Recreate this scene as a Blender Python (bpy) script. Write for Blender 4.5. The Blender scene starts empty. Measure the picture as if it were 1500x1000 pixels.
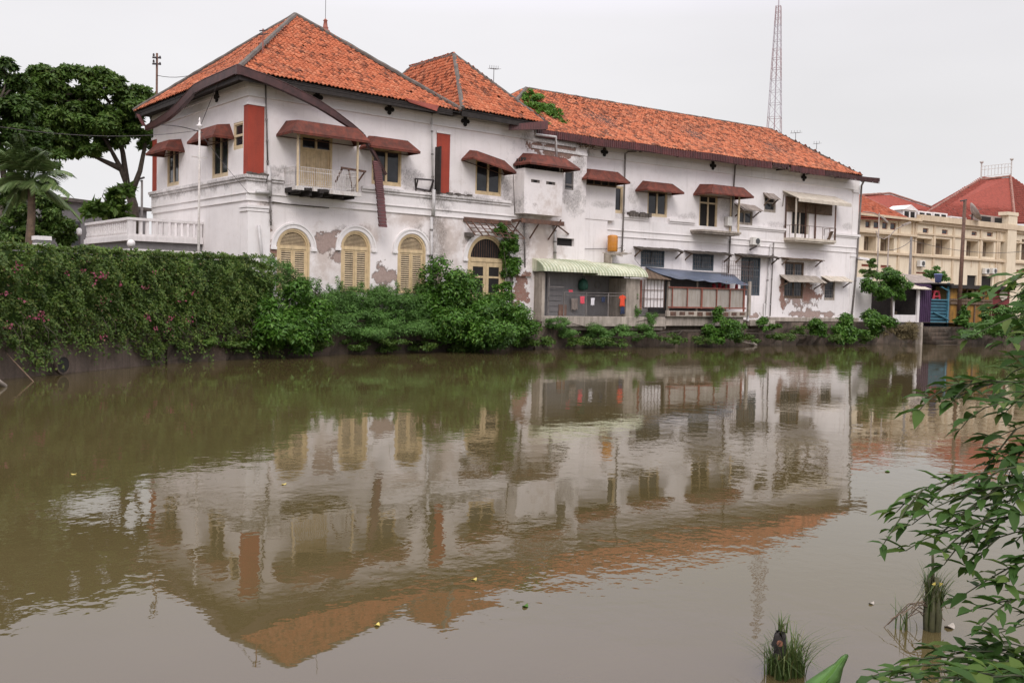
import bpy, bmesh, math, random
import numpy as np
from mathutils import Vector as V, Matrix
R0 = random.Random(7)
S = bpy.context.scene
COL = S.collection
rad = math.radians
# ---------------------------------------------------------------- camera model (solved from the photograph)
FPX = 1430.83
CAM = V((-21.784, -48.26, 3.376))
yaw, pit, rol = 0.68999, -0.046607, 0.022865
fw = V((math.sin(yaw)*math.cos(pit), math.cos(yaw)*math.cos(pit), math.sin(pit)))
_r = V((math.cos(yaw), -math.sin(yaw), 0)); _u = _r.cross(fw)
rt = _r*math.cos(rol)+_u*math.sin(rol); up = -_r*math.sin(rol)+_u*math.cos(rol)
fh = V((math.sin(yaw), math.cos(yaw), 0)); rh = _r
def ray(x, y): return fw+rt*((x-750)/FPX)-up*((y-500)/FPX)
def atY(x, y, Y):
    d = ray(x, y); return CAM+d*((Y-CAM.y)/d.y)
def atX(x, y, X):
    d = ray(x, y); return CAM+d*((X-CAM.x)/d.x)
def atZ(x, y, z=0.0):
    d = ray(x, y); return CAM+d*((z-CAM.z)/d.z)
def atD(x, y, D): return CAM+ray(x, y)*D
class Fr:
    def __init__(s, o, e, n): s.o, s.e, s.n = V(o), V(e).normalized(), V(n).normalized()
    def p(s, u, v, z): 
        q = s.o+s.e*u+s.n*v; return V((q.x, q.y, s.o.z+z))
    def uz(s, x, y, v=0):
        d = ray(x, y); o = s.o+s.n*v; t = (o-CAM).dot(s.n)/d.dot(s.n); q = CAM+d*t
        return ((q-s.o).dot(s.e), q.z-s.o.z)
    def u(s, x, y, v=0): return s.uz(x, y, v)[0]
    def z(s, x, y, v=0): return s.uz(x, y, v)[1]
    def P(s, x, y, v=0):
        u, z = s.uz(x, y, v); return s.p(u, v, z)
WA = -.09416
FF = Fr((0, 0, 0), (1, 0, 0), (0, -1, 0))
FL = Fr((0, 0, 0), (0, 1, 0), (-1, 0, 0))
FW = Fr((20, 1.152, 0), (math.cos(WA), math.sin(WA), 0), (math.sin(WA), -math.cos(WA), 0))
G0 = Fr((0, 0, 0), (1, 0, 0), (0, 1, 0))
# ---------------------------------------------------------------- mesh builder
WL = {}
class MB:
    def __init__(s): s.v, s.f = [], []
    def add(s, vs, fs):
        b = len(s.v); s.v += [V(q) for q in vs]; s.f += [tuple(b+i for i in f) for f in fs]; return s
    def box(s, fr, u0, u1, v0, v1, z0, z1):
        return s.add([fr.p(u, v, z) for u in (u0, u1) for v in (v0, v1) for z in (z0, z1)],
                     [(0, 1, 3, 2), (4, 6, 7, 5), (0, 4, 5, 1), (2, 3, 7, 6), (0, 2, 6, 4), (1, 5, 7, 3)])
    def poly(s, *pts): return s.add(pts, [tuple(range(len(pts)))])
    def prism(s, a, b):
        n = len(a)
        return s.add(list(a)+list(b), [tuple(range(n)), tuple(range(2*n-1, n-1, -1))]+[(i, (i+1) % n, n+(i+1) % n, n+i) for i in range(n)])
    def tube(s, pts, r, k=6, r2=None):
        pts = [V(q) for q in pts]; n = len(pts); vs = []; fs = []
        for i, q in enumerate(pts):
            d = (pts[min(i+1, n-1)]-pts[max(i-1, 0)]).normalized()
            a = d.cross(V((0, 0, 1)) if abs(d.z) < .9 else V((1, 0, 0))).normalized(); b = d.cross(a)
            rr = r if r2 is None else r+(r2-r)*i/(n-1)
            vs += [q+(a*math.cos(t)+b*math.sin(t))*rr for t in [2*math.pi*j/k for j in range(k)]]
        for i in range(n-1):
            for j in range(k):
                fs.append((i*k+j, i*k+(j+1) % k, (i+1)*k+(j+1) % k, (i+1)*k+j))
        fs += [tuple(range(k)), tuple(range((n-1)*k, n*k))]
        return s.add(vs, fs)
    def bar(s, a, b, w, h=None):
        a, b = V(a), V(b); d = (b-a).normalized(); h = h or w
        x = d.cross(V((0, 0, 1)) if abs(d.z) < .95 else V((0, 1, 0))).normalized()*w/2; y = x.cross(d).normalized()*h/2
        return s.prism([a+x+y, a-x+y, a-x-y, a+x-y], [b+x+y, b-x+y, b-x-y, b+x-y])
    def lathe(s, c, prof, k=16):
        vs, fs = [], []; c = V(c)
        for r, z in prof: vs += [c+V((r*math.cos(2*math.pi*j/k), r*math.sin(2*math.pi*j/k), z)) for j in range(k)]
        for i in range(len(prof)-1):
            for j in range(k): fs.append((i*k+j, i*k+(j+1) % k, (i+1)*k+(j+1) % k, (i+1)*k+j))
        fs += [tuple(range(k)), tuple(range((len(prof)-1)*k, len(prof)*k))]
        return s.add(vs, fs)
    def ring(s, fr, uc, zc, r0, r1, v0, v1, a0=0, a1=math.pi, k=20):
        for i in range(k):
            t0, t1 = a0+(a1-a0)*i/k, a0+(a1-a0)*(i+1)/k
            q = [(r0, t0), (r1, t0), (r1, t1), (r0, t1)]
            s.prism([fr.p(uc+r*math.cos(t), v0, zc+r*math.sin(t)) for r, t in q], [fr.p(uc+r*math.cos(t), v1, zc+r*math.sin(t)) for r, t in q])
        return s
    def build(s, name, mat, parent=None, smooth=False, recalc=True, bevel=0, weld=True):
        me = bpy.data.meshes.new(name)
        c = V((0, 0, 0))
        if s.v:
            c = V([(min(q[i] for q in s.v)+max(q[i] for q in s.v))/2 for i in range(3)])
            if parent is None: c.z = min(q.z for q in s.v)
        me.from_pydata([q-c for q in s.v], [], s.f)
        if recalc:
            bm = bmesh.new(); bm.from_mesh(me)
            bmesh.ops.recalc_face_normals(bm, faces=bm.faces)
            if bevel: bmesh.ops.bevel(bm, geom=list(bm.edges), offset=bevel, segments=1, affect='EDGES')
            bm.to_mesh(me); bm.free()
        if smooth: me.polygons.foreach_set('use_smooth', [True]*len(me.polygons))
        return link(name, me, mat, c, parent)
def link(name, me, mat, c, parent):
    o = bpy.data.objects.new(name, me); COL.objects.link(o)
    if mat: me.materials.append(mat)
    WL[o.name] = V(c)
    if parent: o.parent = parent; o.location = V(c)-WL[parent.name]
    else: o.location = c
    return o
def tag(o, label=None, cat=None, group=None, kind=None):
    if label: o['label'] = label
    if cat: o['category'] = cat
    if group: o['group'] = group
    if kind: o['kind'] = kind
    return o
def thing(name, label, cat, loc, group=None):
    o = bpy.data.objects.new(name, None); COL.objects.link(o); o.location = loc; WL[o.name] = V(loc); o.empty_display_size = .3
    return tag(o, label, cat, group)
def copy_tree(o, off, parent=None):
    c = o.copy(); COL.objects.link(c); WL[c.name] = WL[o.name]+off
    if parent: c.parent = parent
    else: c.location = o.location+off
    for ch in [x for x in COL.objects if x.parent == o]: copy_tree(ch, off, c)
    return c
def arr_mesh(name, vs, faces, mat, parent=None, smooth=False):
    """vs (n,3) numpy, faces (m,k) numpy or list of such arrays"""
    faces = [faces] if not isinstance(faces, list) else faces
    c = vs.mean(0); me = bpy.data.meshes.new(name)
    me.vertices.add(len(vs)); me.vertices.foreach_set('co', (vs-c).astype(np.float32).ravel())
    li = np.concatenate([f.ravel() for f in faces]); me.loops.add(len(li)); me.loops.foreach_set('vertex_index', li.astype(np.int32))
    tot = np.concatenate([np.full(len(f), f.shape[1]) for f in faces]); st = np.concatenate([[0], np.cumsum(tot)[:-1]])
    me.polygons.add(len(tot)); me.polygons.foreach_set('loop_start', st.astype(np.int32)); me.polygons.foreach_set('loop_total', tot.astype(np.int32))
    if smooth: me.polygons.foreach_set('use_smooth', np.ones(len(tot), dtype=bool))
    me.update(calc_edges=True); me.validate()
    return link(name, me, mat, V(c.tolist()), parent)
# ---------------------------------------------------------------- materials
def nt(name):
    m = bpy.data.materials.new(name); m.use_nodes = True; t = m.node_tree; return m, t, t.nodes['Principled BSDF']
def nd(t, ty, **k):
    n = t.nodes.new(ty)
    for a, b in k.items():
        if a in n.inputs.keys() if hasattr(n, 'inputs') else False: n.inputs[a].default_value = b
        else: setattr(n, a, b)
    return n
def pos(t, sc=(1, 1, 1)):
    g = t.nodes.new('ShaderNodeNewGeometry')
    if sc == (1, 1, 1): return g.outputs['Position']
    m = t.nodes.new('ShaderNodeVectorMath'); m.operation = 'MULTIPLY'; t.links.new(g.outputs['Position'], m.inputs[0]); m.inputs[1].default_value = sc
    return m.outputs[0]
def noise(t, vec, scale, det=4, rough=.55):
    n = t.nodes.new('ShaderNodeTexNoise'); n.inputs['Scale'].default_value = scale; n.inputs['Detail'].default_value = det; n.inputs['Roughness'].default_value = rough
    t.links.new(vec, n.inputs['Vector']); return n.outputs['Fac']
def ramp(t, fac, stops):
    r = t.nodes.new('ShaderNodeValToRGB'); e = r.color_ramp.elements
    while len(e) < len(stops): e.new(.5)
    for i, (p, c) in enumerate(stops):
        e[i].position = p; e[i].color = (*c, 1) if len(c) == 3 else c
    t.links.new(fac, r.inputs['Fac']); return r.outputs['Color']
def g(x): return (x, x, x)
def mix(t, fac, a, b, blend='MIX'):
    m = t.nodes.new('ShaderNodeMix'); m.data_type = 'RGBA'; m.blend_type = blend
    for i, x in ((0, fac), (6, a), (7, b)):
        if isinstance(x, (int, float)): m.inputs[i].default_value = x
        elif isinstance(x, tuple): m.inputs[i].default_value = (*x, 1)
        else: t.links.new(x, m.inputs[i])
    return m.outputs[2]
def mth(t, op, a, b=None, c=None):
    m = t.nodes.new('ShaderNodeMath'); m.operation = op
    for i, x in enumerate((a, b, c)):
        if x is None: continue
        if isinstance(x, (int, float)): m.inputs[i].default_value = x
        else: t.links.new(x, m.inputs[i])
    return m.outputs[0]
def bump(t, b, h, dist=.02, st=.6):
    n = t.nodes.new('ShaderNodeBump'); n.inputs['Distance'].default_value = dist; n.inputs['Strength'].default_value = st
    t.links.new(h, n.inputs['Height']); t.links.new(n.outputs[0], b.inputs['Normal'])
def sc3(c, k): return tuple(min(1, x*k) for x in c)
def paint(name, c, rough=.6, var=.25, scale=3, dirt=None, streak=.5, metal=0, bmp=.004, fine=30, dirtamt=.5):
    m, t, b = nt(name); p = pos(t)
    n1 = noise(t, p, scale, 6)
    col = ramp(t, n1, [(.3, sc3(c, 1-var)), (.7, sc3(c, 1+var))])
    if dirt:
        n2 = noise(t, pos(t, (3, 3, .35)), 1.6, 6, .65)
        fac = ramp(t, n2, [(.42, g(0)), (.72, g(dirtamt))])
        col = mix(t, fac, col, dirt)
    n3 = noise(t, p, fine, 3)
    col = mix(t, .25, col, ramp(t, n3, [(.3, g(.35)), (.7, g(.75))]), 'OVERLAY')
    t.links.new(col, b.inputs['Base Color']); b.inputs['Roughness'].default_value = rough; b.inputs['Metallic'].default_value = metal
    if bmp: bump(t, b, n3, bmp)
    return m
def stucco(name, base, render=(), brick=(), mould=(), grime=.5, tint=(), mamt=.8):
    """patches: (x, z, rx, rz) in metres on the facade; worn plaster, bare brick, black mould"""
    m, t, b = nt(name); P = pos(t)
    col = ramp(t, noise(t, P, .5, 5), [(.3, sc3(base, .9)), (.7, sc3(base, 1.04))])
    col = mix(t, ramp(t, noise(t, P, 2.3, 8, .7), [(.52, g(0)), (.8, g(.35))]), col, (.56, .48, .42))
    # thin grey run marks under the ledges
    st = noise(t, pos(t, (2.6, 2.6, .16)), 1.5, 8, .68)
    col = mix(t, ramp(t, st, [(.56, g(0)), (.84, g(grime))]), col, (.3, .26, .225))
    st2 = noise(t, pos(t, (9, 9, .5)), 1.3, 6, .7)
    col = mix(t, ramp(t, st2, [(.62, g(0)), (.86, g(grime*.8))]), col, (.24, .205, .18))
    # scaling paint: small chips
    col = mix(t, ramp(t, noise(t, P, 5.5, 9, .75), [(.63, g(0)), (.68, g(.55))]), col, (.36, .30, .26))
    edge = mth(t, 'MULTIPLY', mth(t, 'SUBTRACT', noise(t, P, 1.1, 9, .68), .5), 2.6)
    speck = noise(t, P, 6, 8, .75)
    sep = t.nodes.new('ShaderNodeSeparateXYZ'); t.links.new(P, sep.inputs[0])
    cmb = t.nodes.new('ShaderNodeCombineXYZ'); t.links.new(sep.outputs[0], cmb.inputs[0]); t.links.new(sep.outputs[2], cmb.inputs[1])
    def mask(lst, soft):
        acc = None
        for x, z, rx, rz in lst:
            s1 = t.nodes.new('ShaderNodeVectorMath'); s1.operation = 'SUBTRACT'; t.links.new(cmb.outputs[0], s1.inputs[0]); s1.inputs[1].default_value = (x, z, 0)
            s2 = t.nodes.new('ShaderNodeVectorMath'); s2.operation = 'MULTIPLY'; t.links.new(s1.outputs[0], s2.inputs[0]); s2.inputs[1].default_value = (1/rx, 1/rz, 0)
            s3 = t.nodes.new('ShaderNodeVectorMath'); s3.operation = 'LENGTH'; t.links.new(s2.outputs[0], s3.inputs[0])
            acc = s3.outputs['Value'] if acc is None else mth(t, 'MINIMUM', acc, s3.outputs['Value'])
        d = mth(t, 'ADD', acc, edge)
        return ramp(t, d, [(max(0, .5-soft), g(1)), (.5+soft, g(0))]), d
    hgt = noise(t, P, 18, 5)
    if tint:
        f, d = mask([(x, z, rx*1.8, rz*1.8) for x, z, rx, rz in tint], .3)
        col = mix(t, mth(t, 'MULTIPLY', f, .75), col, (.47, .385, .335))
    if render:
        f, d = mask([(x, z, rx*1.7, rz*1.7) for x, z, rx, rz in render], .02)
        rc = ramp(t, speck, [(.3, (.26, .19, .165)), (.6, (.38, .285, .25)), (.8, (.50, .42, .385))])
        col = mix(t, ramp(t, d, [(.40, g(0)), (.50, g(.75)), (.60, g(0))]), mix(t, f, col, rc), (.15, .11, .09)); hgt = mth(t, 'SUBTRACT', hgt, mth(t, 'MULTIPLY', f, .9))  # dark rim round each patch paints the shade of the broken plaster edge
    if brick:
        f, d = mask([(x, z, rx*1.7, rz*1.7) for x, z, rx, rz in brick], .02)
        br = t.nodes.new('ShaderNodeTexBrick'); t.links.new(cmb.outputs[0], br.inputs['Vector']); br.inputs['Scale'].default_value = 1
        br.inputs['Brick Width'].default_value = .24; br.inputs['Row Height'].default_value = .075; br.inputs['Mortar Size'].default_value = .01
        br.inputs['Color1'].default_value = (.24, .085, .055, 1); br.inputs['Color2'].default_value = (.3, .14, .1, 1); br.inputs['Mortar'].default_value = (.27, .23, .2, 1)
        bc = mix(t, ramp(t, speck, [(.5, g(0)), (.65, g(.7))]), br.outputs['Color'], (.3, .25, .21))
        col = mix(t, f, col, bc); hgt = mth(t, 'SUBTRACT', hgt, mth(t, 'MULTIPLY', f, 1.2))
    if mould:
        f, d = mask([(x, z, rx*1.8, rz*1.8) for x, z, rx, rz in mould], .22)
        f2 = ramp(t, noise(t, pos(t, (4, 4, 2.2)), 3.1, 10, .82), [(.40, g(.12*mamt)), (.62, g(mamt))])
        col = mix(t, mth(t, 'MULTIPLY', f, f2), col, (.075, .062, .05))
    t.links.new(col, b.inputs['Base Color']); b.inputs['Roughness'].default_value = .85
    bump(t, b, hgt, .02, .7)
    return m
def leafmat(name, c1, c2, c3=None, tr=.25, rough=.5):
    m, t, b = nt(name)
    gm = t.nodes.new('ShaderNodeNewGeometry')
    st = [(0, c1), (.7, c2)]
    if c3: st += [(.97, c3)]
    col = ramp(t, gm.outputs['Random Per Island'], st)
    col = mix(t, ramp(t, noise(t, pos(t), 1.2, 3), [(.35, g(.7)), (.65, g(1.0))]), (0, 0, 0), col, 'MIX') if False else mix(t, .5, col, ramp(t, noise(t, pos(t), .9, 4), [(.3, sc3(c1, .65)), (.68, sc3(c2, 1.35))]))
    t.links.new(col, b.inputs['Base Color']); b.inputs['Roughness'].default_value = rough; b.inputs['Specular IOR Level'].default_value = .3
    tb = t.nodes.new('ShaderNodeBsdfTranslucent'); t.links.new(col, tb.inputs['Color'])
    ms = t.nodes.new('ShaderNodeMixShader'); ms.inputs[0].default_value = tr
    out = t.nodes['Material Output']
    t.links.new(b.outputs[0], ms.inputs[1]); t.links.new(tb.outputs[0], ms.inputs[2]); t.links.new(ms.outputs[0], out.inputs['Surface'])
    return m
def tilemat(name, c, dark=.12, moss=(.10, .075, .055), mossamt=.7, fleck=.5):
    m, t, b = nt(name); gm = t.nodes.new('ShaderNodeNewGeometry')
    rnd = gm.outputs['Random Per Island']
    col = ramp(t, rnd, [(0, sc3(c, .3)), (dark*.5, sc3(c, .45)), (dark, sc3(c, .8)), (.5, c), (.8, (c[0]*1.06, c[1]*1.15, c[2]*1.2)), (1, (c[0]*1.12, c[1]*1.5, c[2]*1.8))])
    n = noise(t, pos(t), .85, 9, .72)
    col = mix(t, ramp(t, n, [(.52, g(0)), (.68, g(mossamt))]), col, moss)
    fk = noise(t, pos(t, (1.0, 1.0, 1.6)), 2.4, 5, .7)
    col = mix(t, ramp(t, fk, [(.55, g(0)), (.63, g(fleck))]), col, (.085, .05, .036))
    n2 = noise(t, pos(t), 25, 3)
    col = mix(t, .35, col, ramp(t, n2, [(.3, g(.3)), (.7, g(.75))]), 'OVERLAY')
    t.links.new(col, b.inputs['Base Color']); b.inputs['Roughness'].default_value = .85
    bump(t, b, n2, .006)
    return m
M = {}
M['tan'] = paint('tan_paint', (.59, .445, .26), .6, .14, 4, (.26, .19, .11), dirtamt=.45)
M['tan2'] = paint('tan_paint_faded', (.60, .47, .30), .55, .12, 4, (.3, .25, .18), dirtamt=.45)
M['slat'] = paint('louvre_paint', (.55, .43, .28), .6, .18, 6, (.2, .15, .1))
M['red'] = paint('red_panel_paint', (.31, .042, .020), .75, .12, 1.2, (.18, .035, .022), dirtamt=.5, bmp=.001)
M['awn'] = paint('rusty_red_sheet', (.130, .030, .017), .85, .45, 2.2, (.055, .022, .016), dirtamt=.85)
M['gut'] = paint('brown_gutter_metal', (.060, .022, .02), .5, .4, 2.5, (.03, .014, .013))
M['fas'] = paint('maroon_gutter', (.10, .028, .027), .5, .35, 1.5, (.035, .017, .017), dirtamt=.8)
M['iron'] = paint('white_iron', (.55, .52, .49), .5, .2, 8, (.22, .13, .09))
M['rust'] = paint('rusted_iron', (.09, .05, .036), .8, .5, 6, (.22, .09, .045))
M['darkiron'] = paint('dark_iron', (.04, .03, .03), .6, .3, 6)
M['pipe'] = paint('grey_pipe', (.50, .48, .47), .45, .15, 3, (.24, .21, .19))
M['dpipe'] = paint('dark_pipe', (.17, .15, .14), .5, .25, 3, (.08, .07, .06))
M['cement'] = paint('old_cement', (.11, .092, .08), .9, .35, 2.5, (.07, .06, .05), bmp=.015)
M['conc'] = paint('worn_concrete', (.36, .31, .26), .9, .25, 1.6, (.13, .11, .09), bmp=.01, dirtamt=.8)
M['mossconc'] = paint('wet_bank_wall', (.085, .060, .045), .9, .55, .8, (.03, .028, .016), bmp=.03, dirtamt=.9, fine=12)
M['white'] = paint('white_paint', (.72, .68, .67), .6, .06, 2, (.5, .46, .44), dirtamt=.5)
M['grey'] = paint('grey_paint', (.17, .16, .16), .7, .12, 1.5, (.12, .11, .11))
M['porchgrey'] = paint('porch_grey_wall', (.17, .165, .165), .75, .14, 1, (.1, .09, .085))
M['rbase'] = paint('dull_red_roof', (.235, .045, .028), .95, .25, 3)
M['twig'] = paint('green_twig', (.045, .05, .022), .8, .3, 20)
M['bankw'] = paint('brown_river_wall', (.125, .093, .072), .9, .4, .7, (.06, .045, .033), bmp=.03, dirtamt=.95, fine=10)
M['stalk'] = paint('reed_stalk', (.055, .055, .022), .8, .4, 12, (.03, .025, .015))
M['wood'] = paint('old_wood', (.13, .085, .055), .85, .4, 5, (.06, .045, .035))
M['dark'] = paint('dark_timber', (.025, .02, .018), .9, .4, 4)
M['dirtm'] = paint('bare_earth', (.12, .09, .06), .95, .35, 1.2, bmp=.03, fine=8)
M['bark'] = paint('tree_bark', (.075, .058, .045), .95, .4, 6, (.04, .032, .026), bmp=.02)
M['cream'] = paint('cream_wall', (.68, .58, .435), .8, .07, .6, (.44, .33, .22), dirtamt=.4)
M['creamd'] = paint('cream_trim', (.58, .465, .33), .8, .1, .8, (.36, .25, .16))
M['redtrim'] = paint('red_trim', (.3, .10, .07), .7, .2, 2)
M['purple'] = paint('purple_paint', (.05, .022, .062), .7, .25, 2)
M['blue'] = paint('blue_paint', (.015, .065, .10), .6, .25, 3, (.03, .07, .1))
M['lblue'] = paint('blue_plastic', (.14, .17, .36), .5, .15, 3)
M['yellow'] = paint('yellow_ochre_sheet', (.27, .135, .02), .7, .35, 1.5, (.09, .05, .02), dirtamt=.8)
M['orange'] = paint('orange_plastic', (.50, .20, .025), .45, .12, 3, (.3, .1, .02))
M['corr'] = paint('grey_corrugated', (.30, .25, .22), .75, .25, 2, (.15, .11, .09))
M['beige'] = paint('beige_sheet', (.53, .47, .39), .7, .15, 2, (.3, .24, .18))
M['stripe'] = paint('pale_green_sheet', (.56, .57, .44), .7, .15, 1.5, (.34, .30, .17), dirtamt=.7)
M['tarp'] = paint('blue_grey_tarp', (.105, .122, .175), .5, .3, .7, (.1, .12, .13), dirtamt=.8)
M['redrail'] = paint('red_oxide_rail', (.22, .07, .045), .6, .25, 4, (.14, .05, .035))
M['panel'] = paint('milky_panel', (.36, .325, .285), .6, .15, 1, (.22, .18, .14), dirtamt=.8)
M['ac'] = paint('ac_casing', (.66, .64, .6), .5, .06, 3, (.4, .36, .3))
M['acd'] = paint('ac_grille', (.06, .06, .06), .6, .2, 9)
M['pink'] = paint('pink_cloth', (.6, .07, .10), .85, .15, 6)
M['oran'] = paint('orange_red_cloth', (.68, .075, .03), .85, .12, 6)
M['jean'] = paint('navy_cloth', (.02, .03, .07), .85, .3, 6)
M['towel'] = paint('white_cloth', (.62, .6, .62), .9, .08, 6)
M['green'] = paint('dark_green_bag', (.015, .07, .045), .7, .3, 6)
M['skin'] = M['beige']
M['mast_r'] = paint('mast_red', (.34, .25, .26), .6, .15, .5)
M['mast_w'] = paint('mast_grey', (.40, .36, .39), .6, .15, .5)
def glass(name, c=(.018, .018, .022), rough=.08):  # opaque panes, coloured dark in place of the unlit room behind
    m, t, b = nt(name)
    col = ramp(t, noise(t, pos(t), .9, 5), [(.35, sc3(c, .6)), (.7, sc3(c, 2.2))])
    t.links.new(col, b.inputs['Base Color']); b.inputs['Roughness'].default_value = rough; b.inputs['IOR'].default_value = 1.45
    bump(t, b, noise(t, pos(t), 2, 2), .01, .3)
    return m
M['glass'] = glass('unlit_room_pane')
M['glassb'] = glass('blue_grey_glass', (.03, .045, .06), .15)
M['void'] = paint('unlit_depth_black', (.012, .010, .009), .9, .3, 2)  # near-black colour painted in for the unlit depth of openings
M['tile'] = tilemat('orange_roof_tile', (.45, .122, .052), .16, moss=(.15,.08,.055), mossamt=.45, fleck=.5)
M['tilew'] = tilemat('weathered_roof_tile', (.47, .135, .060), .32, moss=(.17, .09, .062), mossamt=.6, fleck=.7)
M['tiler'] = tilemat('red_roof_tile', (.25, .048, .030), .03, moss=(.15, .033, .024), mossamt=.5)
M['leafh'] = leafmat('hedge_leaf', (.028, .062, .010), (.098, .160, .026), (.20, .20, .05))
M['flower'] = leafmat('bougainvillea_bract', (.19, .035, .06), (.30, .065, .11), (.36, .14, .16))
M['drybr'] = leafmat('reddish_shoot', (.10, .055, .03), (.15, .10, .045))
M['leafb'] = leafmat('broad_leaf', (.030, .085, .010), (.080, .185, .022), (.19, .29, .06), rough=.4)
M['leafw'] = leafmat('weed_leaf', (.055, .13, .024), (.105, .215, .045), (.17, .26, .07))
M['leaft'] = leafmat('tree_leaf', (.036, .072, .013), (.092, .165, .028), (.17, .21, .05), tr=.32)
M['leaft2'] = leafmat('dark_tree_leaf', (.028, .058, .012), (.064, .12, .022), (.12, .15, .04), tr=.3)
M['palm'] = leafmat('palm_leaf', (.06, .10, .028), (.12, .175, .06), (.27, .30, .13))
M['leafn'] = leafmat('near_leaf', (.020, .056, .010), (.050, .108, .016), (.15, .19, .035), tr=.35, rough=.65)
M['reed'] = leafmat('reed_blade', (.035, .06, .016), (.075, .115, .026), (.22, .18, .08))
M['roofp'] = leafmat('roof_weed_leaf', (.06, .15, .02), (.12, .26, .03), (.2, .3, .08))
M['yleaf'] = paint('fallen_leaf', (.45, .36, .09), .6, .25, 9)
M['litter'] = paint('pale_litter', (.34, .3, .26), .7, .2, 9)
# ---------------------------------------------------------------- foliage helpers
def rngn(seed): return np.random.default_rng(seed)
def leaves(name, pts, nrm, ln, wd, mat, parent=None, seed=1, dirs=None, jit=.35, rich=False):
    r = rngn(seed); n = len(pts)
    nn = nrm+r.normal(0, jit, (n, 3)); nn /= np.linalg.norm(nn, axis=1)[:, None]+1e-9
    d = r.normal(0, 1, (n, 3)) if dirs is None else dirs+r.normal(0, .25, (n, 3))
    d -= nn*(d*nn).sum(1)[:, None]; d /= np.linalg.norm(d, axis=1)[:, None]+1e-9
    s = np.cross(nn, d); L = (ln*r.uniform(.5 if rich else .65, 1.3, n))[:, None]; W = L*wd/ln
    if not rich:
        fold = nn*W*.18
        q = np.stack([pts, pts+d*L*.45+s*W*.5+fold, pts+d*L, pts+d*L*.45-s*W*.5+fold], 1).reshape(-1, 3)
        b = np.arange(n)[:, None]*4
        return arr_mesh(name, q, np.concatenate([b+np.array([[0, 1, 2]]), b+np.array([[0, 2, 3]])], 0), mat, parent)
    dr = -nn
    c0, c1, c2, c3 = pts, pts+d*L*.3, pts+d*L*.65+dr*L*.04, pts+d*L+dr*L*.16
    fo = nn*W*.14
    q = np.stack([c0, c1, c2, c3, c1+s*W*.46+fo, c2+s*W*.36+fo, c1-s*W*.46+fo, c2-s*W*.36+fo], 1).reshape(-1, 3)
    b = np.arange(n)[:, None]*8
    tri = np.concatenate([b+np.array([k]) for k in ([0, 4, 1], [0, 1, 6], [2, 5, 3], [2, 3, 7])], 0)
    qd = np.concatenate([b+np.array([k]) for k in ([1, 4, 5, 2], [1, 2, 7, 6])], 0)
    return arr_mesh(name, q, [tri, qd], mat, parent, True)
def blobpts(blobs, n, seed, shell=.45, upb=.35):
    """points in the outer part of ellipsoids (c, rx, ry, rz)"""
    r = rngn(seed); w = np.array([b[1]*b[2]+b[1]*b[3]+b[2]*b[3] for b in blobs]); k = r.choice(len(blobs), n, p=w/w.sum())
    d = r.normal(0, 1, (n, 3)); d[:, 2] += upb; d /= np.linalg.norm(d, axis=1)[:, None]
    rr = (shell+(1-shell)*r.uniform(0, 1, n)**.6)
    rr *= 1+.18*np.sin(d[:, 0]*5+k)*np.cos(d[:, 1]*6+k*2)
    c = np.array([list(b[0]) for b in blobs])[k]; e = np.array([b[1:4] for b in blobs])[k]
    return c+d*e*rr[:, None], d*.7+np.array([0, 0, .55])
def subblobs(blobs, m, f, seed):
    """break every blob into m smaller lumps so that a crown gets an uneven outline and gaps"""
    r = rngn(seed); out = []
    for c, a, b, h in blobs:
        for _ in range(m):
            d = r.normal(0, 1, 3); d /= np.linalg.norm(d); q = d*np.array([a, b, h])*r.uniform(.45, .95); s = r.uniform(.7, 1.3)*f
            out.append((V(c)+V(q.tolist()), a*s, b*s, h*s*.8))
    return out
def pb(x, y, Y, rx, ry=None, dep=None):
    """a lump seen at a pixel, at world depth Y, with pixel radii"""
    c = atY(x, y, Y); k = (c-CAM).dot(fw)/FPX; ry = ry or rx
    return (c, rx*k, (dep or rx)*k, ry*k)
def stems(mb, base, blobs, r, seed=1):
    rr = random.Random(seed)
    for c, a, b, h in blobs:
        c = V(c); m = base.lerp(c, .5)+V((rr.uniform(-.1, .1)*a, rr.uniform(-.1, .1)*a, .1*h))
        mb.tube([base, m, c+V((0, 0, h*.3))], r, 5, r*.3)
def bush(name, label, blobs, n, ln, mat, base, seed=1, group=None, cat='shrub', wd=.5, sub=8, f=.42, upb=.35):
    t = thing(name, label, cat, base, group)
    sb = subblobs(blobs, sub, f, seed) if sub else blobs
    p, nr = blobpts(sb, n, seed, .3, upb); leaves('foliage', p, nr, ln, ln*wd, mat, t, seed)
    mb = MB(); stems(mb, V(base), blobs, .04, seed); mb.build('stem', M['bark'], t, True)
    return t
# ---------------------------------------------------------------- world, sun, camera
w = bpy.data.worlds.new('World'); S.world = w; w.use_nodes = True; t = w.node_tree; bg = t.nodes['Background']
sky = t.nodes.new('ShaderNodeTexSky'); sky.sky_type = 'NISHITA'; sky.sun_disc = False
SUN_EL, SUN_AZ = rad(42), rad(215)
sky.sun_elevation = SUN_EL; sky.sun_rotation = SUN_AZ; sky.dust_density = 1.5; sky.air_density = 1
hs = t.nodes.new('ShaderNodeHueSaturation'); hs.inputs['Saturation'].default_value = .12; t.links.new(sky.outputs[0], hs.inputs['Color'])
tc = t.nodes.new('ShaderNodeTexCoord'); sp = t.nodes.new('ShaderNodeSeparateXYZ'); t.links.new(tc.outputs['Generated'], sp.inputs[0])
cl = ramp(t, sp.outputs[2], [(0, (.85, .84, .855)), (.18, (.87, .86, .875)), (.27, (.90, .885, .915)), (.38, (1.28, 1.21, 1.46)), (.65, (1.85, 1.80, 1.88)), (1, (2.3, 2.25, 2.25))])
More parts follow.
